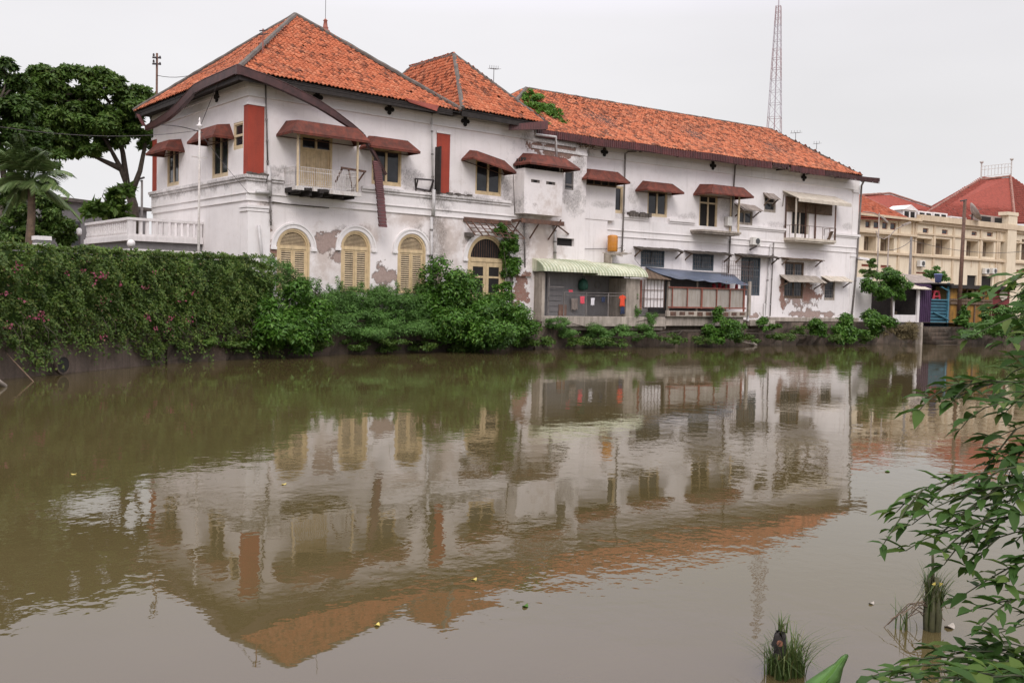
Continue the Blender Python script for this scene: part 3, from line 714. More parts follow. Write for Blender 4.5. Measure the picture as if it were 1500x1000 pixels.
for k in range(1, 14): x = -rr_+2*rr_*k/14; mb.box(FF, uc+x-.012, uc+x+.012, -.11, -.09, zs+.06, zs+.05+math.sqrt(rr_*rr_-x*x))
mb.build('fanlight_bars', M['rust'], AD)
for x0, x1 in ((a+w_, uc-.015), (uc+.015, c-w_)):
    mb = MB(); mb.box(FF, x0, x0+.2, -.14, -.06, d, zs-.2); mb.box(FF, x1-.2, x1, -.14, -.06, d, zs-.2); mb.box(FF, x0+.2, x1-.2, -.14, -.06, zs-.5, zs-.2); mb.box(FF, x0+.2, x1-.2, -.14, -.06, d, d+.9); mb.box(FF, x0+.2, x1-.2, -.13, -.07, d+1.85, d+1.97)
    lf = mb.build('door_leaf', M['tan'], AD); mb = MB(); mb.box(FF, x0+.2, x1-.2, -.12, -.09, d+.9, zs-.5); mb.build('pane', M['void'], lf)
mb = MB(); mb.box(FF, hV[0], hV[1], -.3, -.24, hV[2], hV[3]); mb.build('vent_opening', M['void'], H)
# awnings
awning(H, FF, (437, 177), (524, 188), 1.4, .66, .55, label='longest rusty red hood over the first balcony door')
awning(H, FF, (551, 200.5), (597, 206.5), .8, .6, .6)
awning(H, FF, (699, 220.5), (739, 228), .75, .58, .62, tilt=-.17, label='rusty red hood sagging at its right end')
awning(H, FL, (318, 183), (292, 190.5), .7, .66, .6)
awning(H, FL, (248, 205), (229, 211), .7, .6, .58)
# balcony
zb = FF.z(470, 283, .0)-.05; B0, B1 = FF.u(416, 290, .0), FF.u(526, 290, 1.3)
mb = MB(); rr = random.Random(2); zb = 8.86
n = 14
for k in range(n):
    x0 = B0+(B1-B0)*k/n; mb.box(FF, x0, x0+(B1-B0)/n*.9, .02, 1.35+rr.uniform(-.06, .05), zb-.14-rr.uniform(0, .14), zb-.03-rr.uniform(0, .04))
mb.box(FF, B0+.2, B1-.3, .05, .3, zb-.4, zb-.16)
for k in range(6): x0 = B0+.2+(B1-B0-.6)*k/5; mb.box(FF, x0, x0+.14, .0, 1.25, zb-.32-rr.uniform(0, .12), zb-.17)
bal = mb.build('balcony', M['dark'], H, label) if False else mb.build('balcony', M['dark'], H)
bal['label'] = 'balcony with rotten dark plank floor and thin white railing'
mb = MB(); xs = FF.u(481, 290, 1.3)
for q_ in ((xs, B1+.05, 1.36, 1.46, zb-.26, zb-.04), (B0-.05, B0+.45, 1.0, 1.4, zb-.2, zb), (xs-1.0, xs-.75, 1.36, 1.46, zb-.2, zb+.02)): mb = MB(); mb.box(FF, *q_); mb.build('edge_board', M['iron'], bal)
mb = MB(); a_ = FF.p(B0, .05, zb); b_ = FF.p(B0, 1.3, zb); c_ = FF.p(B1-.1, 1.3, zb); d_ = FF.p(B1-.1, .05, zb)
bars_rail(mb, a_, b_, 1.02, 9, .009, (.12, .8)); bars_rail(mb, b_, c_, 1.02, 34, .009, (.12, .8)); bars_rail(mb, c_, d_, 1.02, 9, .009, (.12, .8))
for k in range(17):
    q = b_.lerp(c_, (k+.5)/17)+V((0, -.0, .3)); mb.tube([q+V((.1*math.cos(t_), 0, .1*math.sin(t_))) for t_ in [i*math.pi/4 for i in range(9)]], .008, 4)
mb.build('railing', M['iron'], bal)
for x in (B0+.12, B1-.12):
    mb = MB(); mb.bar(FF.p(x, 1.28, zb), FF.p(x, 1.28, FF.z(440, 195, 1.45)), .09); mb.build('post', M['tan2'], bal)
mb = MB(); xw = FF.u(512, 270, .7); mb.bar(FF.p(xw-.7, 1.0, zb+1.25), FF.p(xw+.9, .9, zb+1.2), .1); mb.bar(FF.p(xw+.85, .9, zb+1.2), FF.p(xw+.35, .3, zb+.1), .07); mb.bar(FF.p(xw-.6, .9, zb+1.2), FF.p(xw-.75, .5, zb+.5), .08); mb.bar(FF.p(xw-.2, .9, zb+1.25), FF.p(xw+.1, .9, zb+.05), .06)
tag(mb.build('drying_rack', M['rust']), 'rusty leaning wooden rack standing on the plank balcony', 'rack')
# broken bracket frame on the ledge near the middle
mb = MB(); q = [FF.P(608, 262, .5), FF.P(635, 264, .5), FF.P(630, 280, .1), FF.P(609, 276, .1)]
for i in range(4): mb.bar(q[i], q[(i+1) % 4], .09)
mb.bar(FF.P(612, 262, .5), FF.P(609, 279, .05), .07)
mb.build('bracket_frame', M['darkiron'], H)
# drainpipes
pipe(H, FF, [(389, 124), (390, 160), (392.5, 252)], .045, .1, 'dpipe'); pipe(H, FF, [(394, 243), (395, 288)], .12, .16, 'pipe', clamps=1); pipe(H, FF, [(395.5, 288), (397, 330)], .05, .14, 'dpipe')
pipe(H, FF, [(375, 281), (394, 282)], .1, .3, 'pipe', clamps=0)
pipe(H, FF, [(652, 163), (650, 166), (633, 166), (632.5, 176), (634, 276)], .05, .2, 'pipe'); pipe(H, FF, [(635.5, 278), (634.5, 316)], .11, .3, 'pipe', clamps=0); pipe(H, FF, [(632, 318), (631.5, 430)], .09, .2, 'pipe')
pipe(H, FF, [(379, 330), (386, 400)], .08, .2, 'pipe', clamps=0)
pipe(H, FF, [(784, 190), (784, 197), (814, 200.5), (815, 231)], .085, .5, 'pipe', clamps=0, label='white elbow rainwater pipe below the wing gutter')
pipe(H, FF, [(752, 256), (754, 314)], .025, .1, 'dpipe', clamps=0)
pipe(H, FF, [(768, 320), (769, 392)], .05, .12, 'dpipe'); pipe(H, FF, [(813, 330), (813, 378)], .09, .12, 'pipe')
mb = MB(); mb.tube([FF.P(399, 295.5, .12), FF.P(420, 299, .12), FF.P(482, 304.5, .12)], .025, 5)
mb.build('wall_cable', M['darkiron'], H)
# boxed-out closet with its hood and rusty platform
bx0, bz0 = FF.uz(767, 312, .95); bx1 = FF.u(823, 318, .95); bz1 = FF.z(790, 251, .95)
mb = MB(); v1 = hole(FF, 778, 262.5, 791, 268.5, v=.95); v2 = hole(FF, 800, 265.5, 813.5, 271.5, v=.95)
wall(mb, FF, bx0, bx1, bz0, bz1+.1, [v1, v2], .95, .1); mb.poly(FF.p(bx0, .95, bz0), FF.p(bx0, 0, bz0), FF.p(bx0, 0, bz1+.1), FF.p(bx0, .95, bz1+.1)); mb.poly(FF.p(bx1, .95, bz0), FF.p(bx1, 0, bz0), FF.p(bx1, 0, bz1+.1), FF.p(bx1, .95, bz1+.1)); mb.poly(FF.p(bx0, .95, bz0), FF.p(bx1, .95, bz0), FF.p(bx1, 0, bz0), FF.p(bx0, 0, bz0))
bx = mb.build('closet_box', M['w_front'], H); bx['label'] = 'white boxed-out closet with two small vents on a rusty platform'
for h_ in (v1, v2):
    mb = MB(); mb.box(FF, h_[0], h_[1], .86, .9, h_[2], h_[3])
    o = mb.build('vent', M['void'], bx); mb = MB(); wd_ = h_[1]-h_[0]
    for k in (0, 2): mb.box(FF, h_[0]+wd_*k/3, h_[0]+wd_*(k+.85)/3, .91, .94, h_[2], h_[3])
    mb.build('vent_block', M['cement'], o)
mb = MB()
for k in range(13): x = bx0+.1+(bx1-bx0-.2)*k/12; mb.box(FF, x-.03, x+.03, .86, .92, bz1+.1, bz1+.75)
for k in range(4): mb.box(FF, bx0+.02, bx0+.07, .1+k*.25, .16+k*.25, bz1+.1, bz1+.75)
mb.box(FF, bx0, bx1, .55, .6, bz1+.1, bz1+.8)
mb.build('slat_opening', M['dark'], bx)
awning(H, FF, (781, 225.5), (828, 232), 1.0, .66, .8, .12)
mb = MB(); px0, pz = FF.uz(752, 318, 1.0); px1 = FF.u(823, 322, 1.05)
mb.box(FF, bx0-.25, bx1+.1, .98, 1.1, pz-.3, pz-.02); mb.box(FF, bx0-.25, bx0-.15, .0, .98, pz-.25, pz-.05); mb.box(FF, bx1, bx1+.1, .0, .98, pz-.25, pz-.05)
for k in range(5): x = bx0-.1+(bx1-bx0)*k/4; mb.box(FF, x, x+.1, .1, .97, pz-.2, pz-.08)
pl = mb.build('platform', M['rust'], H)
for p0, p1 in (((793, 322, 1.05), (776, 349, .05)), ((822, 322, 1.05), (803, 351, .05)), ((762, 322, 1.0), (752, 340, .05)), ((815, 329, .9), (833, 343, .05))):
    mb = MB(); mb.bar(FF.P(*p0), FF.P(*p1), .07); mb.build('brace', M['rust'], pl)
# rusted trellis frame over the arched door
T0, tz0 = FF.uz(680, 322, .05); T1 = FF.u(748, 325, .05); To, tzo = FF.uz(703, 345, 1.1); To1 = FF.u(771, 352, 1.1)
mb = MB(); P00, P01 = FF.p(T0, .05, tz0), FF.p(T1, .05, tz0); P10, P11 = FF.p(T0+.05, 1.15, tzo), FF.p(T1+.3, 1.15, tzo)
for k in range(8): mb.bar(P00.lerp(P01, k/7), P10.lerp(P11, k/7), .06)
for k in range(5): mb.bar(P00.lerp(P10, k/4), P01.lerp(P11, k/4), .045)
mb.box(FF, T0-.05, T1, .0, .1, tz0-.1, tz0+.18)
mb.build('trellis_hood', M['rust'], H)
mb = MB(); mb.box(FF, FF.u(680, 343), FF.u(690, 343), 0, .35, FF.z(685, 347), FF.z(685, 341)); mb.build('ledge_stub', M['cement'], H)
# brick pier at the right of the arched door
mb = MB(); mb.box(FF, FF.u(748, 430), FF.u(775, 430), .0, .12, 1, FF.z(760, 398)); mb.box(FF, FF.u(737, 400), FF.u(775, 400), .0, .3, FF.z(760, 404), FF.z(760, 394)); mb.build('brick_pier', M['w_front'], H)
# ---- roofs
E0, zE = 1.0, 14.42
A0, B0_, C0, D0 = V((-1, -1, zE)), V((12.9, -1, 14.22)), V((12.9, 14.6, zE)), V((-1, 14.6, zE-.1)); AP = V((6.0, 6.75, 20.05))
RF = MB(); dn = V((0, 0, -.1))
for a, b in ((A0, B0_), (B0_, C0), (C0, D0), (D0, A0)): RF.poly(a+dn, b+dn, AP+dn)
ins = lambda q, c: q+(c-q)*.09
RF.poly(A0+dn*2, B0_+dn*2, C0+dn*2, D0+dn*2)
rf = RF.build('roof', M['dark'], H); rf['label'] = 'large orange pyramid tile roof at the corner'
tiles('roof_tiles', A0, B0_, AP, AP, M['tile'], rf, 1, sag=.06); tiles('roof_tiles', D0, A0, AP, AP, M['tile'], rf, 2, sag=.05); tiles('roof_tiles', B0_, C0, AP, AP, M['tile'], rf, 22)
mb = MB()
for i, q in enumerate((A0, B0_, C0, D0)): ridge(mb, q+V((0, 0, .1)), AP+V((0, 0, .05)), .19, i)
mb.build('hip_cap', M['cement'], rf)
mb = MB(); mb.box(FF, -1.0, 12.3, .86, .98, zE-.5, zE-.16); mb.box(FL, -1.0, 14.4, .86, .98, zE-.5, zE-.16); mb.box(FF, -.85, 12.3, .045, .85, zE-.2, zE-.15); mb.box(FL, -.8, 14.3, .045, .85, zE-.2, zE-.15)
mb.build('eave_board', M['dark'], rf)
mb = MB(); q = [FF.P(594, 144, 1.1), FF.P(643, 155, 1.1), FF.P(640, 163, 1.05), FF.P(600, 150, 1.05)]; mb.prism(q, [x+V((0, .25, .02)) for x in q]); mb.build('loose_flashing', paint('pink_red_flashing', (.38, .10, .075), .6, .2, 3), rf)
A1, B1_, C1, D1 = V((13.0, -1, 14.42)), V((19.75, -1, 14.38)), V((19.75, 14.5, 14.4)), V((13.0, 14.5, 14.4)); R1, R2 = V((16.1, 4.25, 19.0)), V((16.1, 9.3, 19.0))
RF = MB()
for q in ((A1, B1_, R1), (B1_, C1, R2, R1), (C1, D1, R2), (D1, A1, R1, R2), (A1, B1_, C1, D1)): RF.poly(*[x+dn for x in q])
rf2 = RF.build('roof', M['dark'], H); rf2['label'] = 'smaller orange pyramid tile roof in the middle'
tiles('roof_tiles', A1, B1_, R1, R1, M['tile'], rf2, 3, sag=.04); tiles('roof_tiles', D1, A1, R1, R2, M['tile'], rf2, 4); tiles('roof_tiles', B1_, C1, R2, R1, M['tile'], rf2, 14)
mb = MB(); ridge(mb, A1, R1, .19, 7); ridge(mb, B1_, R1, .17, 8); ridge(mb, R1, R2, .17, 9); ridge(mb, D1, R2, .17, 9); ridge(mb, C1, R2, .17, 9); mb.build('hip_cap', M['cement'], rf2)
mb = MB(); mb.box(FF, 13.0, 19.7, .86, .96, 13.98, 14.3); mb.box(FF, 12.9, 19.6, .06, .86, 14.2, 14.25); mb.build('eave_board', M['dark'], rf2)
# dangling gutter torn off the eaves
gl = [FL.P(*p, 1.12) for p in ((212, 188), (226, 181), (243, 171), (258, 158), (270, 145), (283, 131), (300, 122), (325, 111))]+[V((-1.12, -1.1, 14.42))]
gr = [V((-1.12, -1.1, 14.42))]+[FF.P(*p, 1.12) for p in ((390, 116), (420, 129), (444, 140.5), (468, 153), (490, 167), (515, 184.5), (532, 198), (547, 222), (566, 256))]
def gutter(pts, hts, side, name, mat, label=None, par=H):
    mb = MB(); n = len(pts)
    for i in range(n-1):
        a, b = pts[i], pts[i+1]; d = (b-a).normalized(); o = side.cross(d).normalized()
        if o.z < 0: o = -o
        sd_ = side*.2; h_, g_ = hts[i], hts[i+1]
        mb.prism([a-o*h_/2, a+o*h_/2, a+o*h_/2-side*.02, a-o*h_/2+V((0, 0, .02))-side*.02], [b-o*g_/2, b+o*g_/2, b+o*g_/2-side*.02, b-o*g_/2+V((0, 0, .02))-side*.02])
        mb.prism([a-o*h_/2, a-o*h_/2-sd_, a-o*h_/2-sd_+o*.02, a-o*h_/2+o*.02], [b-o*g_/2, b-o*g_/2-sd_, b-o*g_/2-sd_+o*.02, b-o*g_/2+o*.02])
        mb.tube([a+o*h_/2, b+o*g_/2], .025, 5)
    o = mb.build(name, M[mat], par)
    if label: o['label'] = label
    return o
gutter(gl, [.25, .36, .42, .45, .48, .48, .48, .46, .44], V((-1, 0, 0)), 'torn_gutter', 'gut', 'brown gutter torn loose and sagging along the side eave')
gutter(gr, [.44, .44, .44, .42, .40, .36, .28, .2, .14, .1], V((0, -1, 0)), 'torn_gutter', 'gut', 'brown gutter hanging diagonally across the front wall')
mb = MB(); mb.box(G0, -1.15, -.95, -1.13, -.93, 14.15, 14.65); mb.build('gutter_corner', M['gut'], H)
mb = MB(); pts = [FF.P(552, 236, 1.1), FF.P(555, 262, 1.1), FF.P(558, 290, 1.1), FF.P(561.5, 333, 1.1)]
n = 26
for k in range(n):
    s_ = k/n*(len(pts)-1); i = int(s_); a = pts[i].lerp(pts[min(i+1, len(pts)-1)], s_-i); s2 = (k+.92)/n*(len(pts)-1); i2 = min(int(s2), len(pts)-2); b = pts[i2].lerp(pts[i2+1], s2-i2); wv = .24+.02*(k % 2)
    mb.prism([a+V((-wv, 0, 0)), a+V((wv, 0, 0)), a+V((wv, .12, 0)), a+V((-wv, .12, 0))], [b+V((-wv*.95, -.03, 0)), b+V((wv*.95, -.03, 0)), b+V((wv*.95, .1, 0)), b+V((-wv*.95, .1, 0))])
mb.build('hanging_gutter', M['fas'], H)
mb = MB(); mb.bar(FL.P(202, 168, 1.1), FL.P(211, 184, 1.1), .2, .08); mb.build('gutter_end', M['fas'], H)
# finial turret behind the ridge
fp = atY(476.5, 46, 11.5)
mb = MB(); mb.box(G0, fp.x-.5, fp.x+.5, fp.y-.5, fp.y+.5, 15, fp.z-.3); mb.lathe(fp-V((0, 0, .3)), [(.32, 0), (.30, .35), (.17, .45), (.22, .52), (.16, .6), (.11, .95), (.16, 1.0), (.02, 1.15)], 10); fo = mb.build('finial', M['redtrim'], rf, True)
mb = MB(); mb.tube([fp+V((0, 0, .8)), fp+V((0, 0, 2.4))], .018, 5); mb.build('lightning_rod', M['darkiron'], fo)
# ---------------------------------------------------------------- long wing
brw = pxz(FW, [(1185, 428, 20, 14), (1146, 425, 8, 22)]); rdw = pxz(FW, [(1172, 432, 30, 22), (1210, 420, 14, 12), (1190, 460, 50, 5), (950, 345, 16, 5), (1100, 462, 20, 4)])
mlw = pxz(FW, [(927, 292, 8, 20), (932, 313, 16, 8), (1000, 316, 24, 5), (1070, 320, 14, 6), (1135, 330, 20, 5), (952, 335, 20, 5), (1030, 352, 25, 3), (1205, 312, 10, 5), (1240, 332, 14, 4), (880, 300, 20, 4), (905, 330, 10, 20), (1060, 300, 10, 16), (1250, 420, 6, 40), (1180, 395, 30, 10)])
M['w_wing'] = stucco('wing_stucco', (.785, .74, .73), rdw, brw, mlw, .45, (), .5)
uA, uB = 4.0, FW.u(1257, 300)
W_ = thing('long_wing', 'long white two-storey wing under a weathered orange tile roof beside the river', 'building', FW.p(20, -4, GZ))
hs1 = {k: hole(FW, *v_) for k, v_ in dict(a=(949, 277, 977, 319), d=(1025, 284, 1050, 339), s=(1080, 308, 1102, 331), t=(1120, 287, 1136, 312), b=(1160, 303, 1184, 352), g1=(939, 365, 973, 392), g2=(1015, 371, 1045, 397), g3=(1086, 376, 1112.5, 433), l=(1150, 383, 1176, 437.5), m=(1208, 409, 1222.5, 440), e=(900, 272, 912, 313)).items()}
mb = MB(); wall(mb, FW, uA, uB, .8, 13.95, list(hs1.values()), rev=.3)
mb.poly(FW.p(uB, 0, .8), FW.p(uB, -11, .8), FW.p(uB, -11, 13.9), FW.p(uB, 0, 13.9)); mb.poly(FW.p(uA, -11, .8), FW.p(uB, -11, .8), FW.p(uB, -11, 13.9), FW.p(uA, -11, 13.9)); mb.poly(FW.p(uA, 0, .8), FW.p(uA, -11, .8), FW.p(uA, -11, 13.9), FW.p(uA, 0, 13.9))
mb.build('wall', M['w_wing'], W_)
zU, zS, zMm, zL = FW.z(1140, 263), FW.z(1110, 334.5), FW.z(1202, 358.5), FW.z(1200, 366)
mb = MB(); mb.box(FW, uA, uB+.08, 0, .06, zU, zU+.42); mb.box(FW, uA, uB+.1, 0, .10, zU-.06, zU-.003); mb.box(FW, uA, uB+.1, 0, .10, zMm-.06, zMm-.003); mb.box(FW, uA, uB+.1, 0, .075, zL-.06, zL-.003); mb.box(FW, uA, uB+.06, 0, .03, zU+.44, 13.9)
for u0, u1 in ((FW.u(912, 320), FW.u(948, 320)), (FW.u(978, 325), FW.u(1016, 325)), (FW.u(1078, 335), FW.u(1150, 340)), (FW.u(1213, 345), uB+.22)):
    mb.box(FW, u0, u1, 0, .22, zS-.02, zS+.16); mb.box(FW, u0, u1, 0, .13, zS-.16, zS-.02)
mb.box(FW, uA, uB+.06, 0, .06, zMm, zS-.16); mb.box(FW, uA, uB+.04, 0, .035, zL, zMm-.063)
# corner pilaster of the far end
mb.box(FW, uB-.75, uB+.05, 0, .05, zS+.16, zU-.3); mb.box(FW, uB-.85, uB+.1, 0, .12, zU-.3, zU-.05); mb.box(FW, uB-.75, uB+.05, 0, .05, 1.8, zL-.4); mb.box(FW, uB-.85, uB+.1, 0, .1, zL-.4, zL-.15)
mb.build('moulding', M['trim'], W_)
mb = MB(); ua_, uz_ = FW.u(918, 318), FW.u(950, 320); rr = random.Random(9)
for k in range(7): u = ua_+(uz_-ua_)*k/7; mb.box(FW, u, u+.22, .02, .35+rr.uniform(0, .1), zS+.1, zS+.2+rr.uniform(.1, .3))
mb.build('broken_ledge', M['cement'], W_)
for x, y in ((884, 223), (1043, 243), (1176, 260)): crossvent(W_, FW, x, y)
window(W_, FW, hs1['a'], M['tan2']); window(W_, FW, hs1['e'], M['tan2'], cols=1)
window(W_, FW, hs1['d'], M['tan2'], trans=.62, name='balcony_door', gl='void'); window(W_, FW, hs1['s'], M['conc'], cols=2, name='small_window'); window(W_, FW, hs1['t'], M['conc'], cols=1, trans=.5, name='small_window')
window(W_, FW, hs1['b'], M['beige'], cols=2, name='balcony_door', gl='void')
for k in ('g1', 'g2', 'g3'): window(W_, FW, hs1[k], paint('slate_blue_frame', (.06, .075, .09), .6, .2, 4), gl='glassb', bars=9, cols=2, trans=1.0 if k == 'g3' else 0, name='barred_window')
window(W_, FW, hs1['l'], M['wood'], cols=2, trans=1.3, bars=7, name='barred_window', label='barred window with a rusty lean-to sheet across its middle'); window(W_, FW, hs1['m'], M['conc'], cols=1, bars=4)
awning(W_, FW, (866, 248), (905, 252.5), .9, .68, .7); awning(W_, FW, (952, 265.5), (985, 270.5), .75, .6, .7); awning(W_, FW, (1045, 269.5), (1089, 276), 1.4, .66, .65)
# closets built over the first bay
x0, z0 = FW.uz(858, 318, .35); x1 = FW.u(901, 319, .35); z1 = FW.z(880, 273, .35)
mb = MB(); mb.box(FW, x0-.3, x1, .02, .35, z0-.1, z1); mb.box(FW, FW.u(856, 360, .3), FW.u(889, 360, .3), .02, .3, FW.z(870, 390, .3), z0-.1); o = mb.build('closet_box', M['w_wing'], W_)
mb = MB(); mb.box(FW, x0-.2, x1, .1, .3, z1, z1+.55); mb.build('vent_strip', M['void'], o); mb = MB()
for k in range(5): u = x0+(x1-x0)*k/4; mb.box(FW, u-.06, u+.06, .28, .34, z1, z1+.6)
mb.box(FW, x0-.2, x1, .3, .36, z1, z1+.1); mb.build('vent_post', M['wood'], o)
# balcony with two posts
def slab(name, pxa, pxb, d, th, z, mat, label):
    a, b = FW.u(*pxa, 0), FW.u(*pxb, d); mb = MB(); mb.box(FW, a, b, .02, d, z-th, z); mb.box(FW, a+.1, b-.1, .05, d-.08, z-th-.12, z-th)
    o = mb.build(name, M[mat], W_, bevel=.015); o['label'] = label; return o, a, b
bz = FW.z(1040, 339.5, 0)+.02
bo, a, b = slab('balcony', (1010, 339), (1086, 348), 1.35, .16, bz, 'conc', 'plain concrete balcony slab without a railing')
for px in ((1082, 320),): 
    mb = MB(); u = FW.u(*px, 1.25); mb.bar(FW.p(u, 1.25, bz), FW.p(u, 1.25, FW.z(1083, 287, 1.3)), .1); mb.bar(FW.p(FW.u(1070, 320, .15), .15, bz), FW.p(FW.u(1070, 320, .15), .15, bz+3), .08); mb.build('post', M['tan2'], bo)
# second balcony under a flat beige canopy
bz = FW.z(1190, 352.5, 0)+.05
bo, a, b = slab('balcony', (1147, 352), (1225, 356), 1.25, .22, bz, 'beige', 'railed balcony below the flat beige canopy')
mb = MB(); q = [FW.p(a, .05, bz), FW.p(a, 1.2, bz), FW.p(b-.05, 1.2, bz), FW.p(b-.05, .05, bz)]
for i in range(3): bars_rail(mb, q[i], q[i+1], .98, (2, 6, 2)[i], .014)
mb.build('railing', M['rust'], bo)
cu0, cz = FW.uz(1172, 291, 1.5); cu1 = FW.u(1247, 301, 1.5); zt = FW.z(1140, 279, 0)
mb = MB(); u_l = FW.u(1139, 279, 0)-.2
mb.prism([FW.p(cu0-.1, 1.5, cz+.05), FW.p(cu1, 1.5, cz+.05), FW.p(cu1-.2, .0, zt+.05), FW.p(cu0-.35, .0, zt+.05)], [FW.p(cu0-.1, 1.5, cz-.0), FW.p(cu1, 1.5, cz-.0), FW.p(cu1-.2, .0, zt-.0), FW.p(cu0-.35, .0, zt-.0)])
mb.box(FW, cu0-.12, cu1, 1.46, 1.53, cz-.22, cz-.002); co_ = mb.build('canopy', M['beige'], W_); co_['label'] = 'flat beige sheet canopy over the railed balcony'
for u, v, m_ in ((cu0, 1.15, 'beige'), (b-.1, 1.15, 'rust'), (a+.1, .12, 'rust'), ((a+b)/2, .12, 'rust'), ((a+b)/2+1.2, .12, 'rust')):
    mb = MB(); mb.bar(FW.p(u, v, bz), FW.p(u, v, cz+.2), .1 if m_ == 'beige' else .09); mb.build('post', M[m_], bo)
mb = MB(); mb.box(FW, cu0, cu1-.6, .06, .09, cz-.9, cz+.3); mb.bar(FW.p(b-1.6, .5, cz-.9), FW.p(b-.9, .9, cz-.6), .08); mb.bar(FW.p(cu0-.9, .6, cz+.3), FW.p(cu0-.3, .05, cz-.5), .06); mb.build('timber', M['wood'], co_)
mb = MB(); q = FW.P(1213, 352, .6); mb.bar(FW.P(1213, 352, .6), FW.P(1219, 339, .6), .28, .06); tag(mb.build('plank', M['wood']), 'short brown board leaning on the railed balcony', 'plank')
# small flaps and lean-to hoods
def leanto(pxa, pxb, d, drop, mat, label=None, name='hood', n=10, th=.05):
    a, za = FW.uz(*pxa, .02); b_, zb_ = FW.uz(*pxb, .02); z = (za+zb_)/2; mb = MB(); rr = random.Random(int(pxa[0]))
    for k in range(n):
        u0, u1 = a+(b_-a)*k/n, a+(b_-a)*(k+.97)/n; e = rr.uniform(-.05, .05); dz = rr.uniform(-.015, .015)
        mb.prism([FW.p(u0, .0, z+dz), FW.p(u1, .0, z+dz), FW.p(u1, d+e, z-drop+dz), FW.p(u0, d+e, z-drop+dz)], [FW.p(u0, .0, z-th+dz), FW.p(u1, .0, z-th+dz), FW.p(u1, d+e, z-drop-th+dz), FW.p(u0, d+e, z-drop-th+dz)])
    o = mb.build(name, M[mat], W_); mb = MB()
    for u in (a+.15, b_-.2): mb.bar(FW.p(u, .02, z-th-.05), FW.p(u, d-.08, z-drop-th-.05), .09); mb.bar(FW.p(u, .02, z-drop-.5), FW.p(u, d*.7, z-drop-th-.05), .08)
    mb.build('bracket', M['wood'], o)
    if label: o['label'] = label
    return o
M['tilemoss'] = paint('mossy_tile_slab', (.055, .042, .034), .9, .4, 4, (.05, .045, .025), bmp=.02)
leanto((928, 359), (993, 366), .85, .22, 'tilemoss', 'mossy broken tile hood'); leanto((1002, 364.5), (1064, 371.5), .85, .22, 'tilemoss'); leanto((1076, 369), (1133, 376), .85, .2, 'tilemoss'); leanto((1144, 375), (1197, 381), .8, .12, 'wood')
leanto((1076, 296), (1106, 302), .9, .5, 'corr', 'grey sheet flap over a small window'); leanto((1118, 281.5), (1134, 284), .7, .5, 'corr'); leanto((1142, 398), (1196, 408), 1.1, .55, 'conc', 'dirty sheet lean-to across the barred window'); leanto((1203, 402), (1238, 407), .9, .42, 'beige')
# pipes
for pts, r_, m_ in (([(932, 222, 1.0), (921, 222, .25), (916, 225), (914, 300), (911, 372)], .055, 'dpipe'), ([(1087, 239, 1.0), (1080, 240, .3), (1077, 243), (1070, 345), (1067, 400)], .06, 'dpipe'), ([(1266, 264, .9), (1262, 272, .2), (1261, 290), (1254, 400), (1247, 468)], .085, 'dpipe'), ([(1129, 358), (1120, 463)], .06, 'pipe'), ([(1133.5, 355), (1128, 463)], .045, 'dpipe')):
    pipe(W_, FW, pts, r_, .12, m_)
mb = MB(); mb.tube([FW.P(830, 362, .1), FW.P(860, 364.5, .4), FW.P(905, 364, .4), FW.P(912, 362, .1)], .02, 4); mb.tube([FW.P(932, 364, .9), FW.P(930, 380, .3), FW.P(940, 392, .1)], .018, 4); mb.tube([FW.P(862, 322, .1), FW.P(885, 321, .1)], .04, 4); mb.build('wall_cable', M['darkiron'], W_)
mb = MB(); a, z = FW.uz(1058, 384, .5); b_, _ = FW.uz(1103, 383, .5); zz = FW.z(1060, 400, .5)
bars_rail(mb, FW.p(a, .5, zz-.4), FW.p(b_, .5, zz-.4), 1.35, 14, .008, (.3, .7, 1.0)); mb.build('wire_guard', M['rust'], W_)
# roof
ue0, ue1, zE = -3.2, FW.u(1262, 264, 1.2), 14.08
re0, re1, zR = 3.5, 29.6, 18.32
A, B, C_, D = FW.p(ue0, 1.25, zE), FW.p(ue1, 1.25, zE), FW.p(ue1, -12.2, zE), FW.p(ue0, -12.2, zE); r1, r2 = FW.p(re0, -5.5, zR), FW.p(re1, -5.5, zR)
RF = MB()
for q in ((A, B, r2, r1), (B, C_, r2), (C_, D, r1, r2), (D, A, r1), (A, B, C_, D)): RF.poly(*[x+dn for x in q])
rf = RF.build('roof', M['dark'], W_)
tiles('roof_tiles', A, B, r2, r1, M['tilew'], rf, 5, sag=.12); tiles('roof_tiles', D, A, r1, r1, M['tilew'], rf, 6); tiles('roof_tiles', B, C_, r2, r2, M['tilew'], rf, 7)
mb = MB(); ridge(mb, r1, r2, .17, 1); ridge(mb, A, r1, .2, 2); ridge(mb, B, r2, .12, 3); ridge(mb, C_, r2, .12, 4); ridge(mb, D, r1, .17, 5); mb.build('ridge_cap', M['cement'], rf)
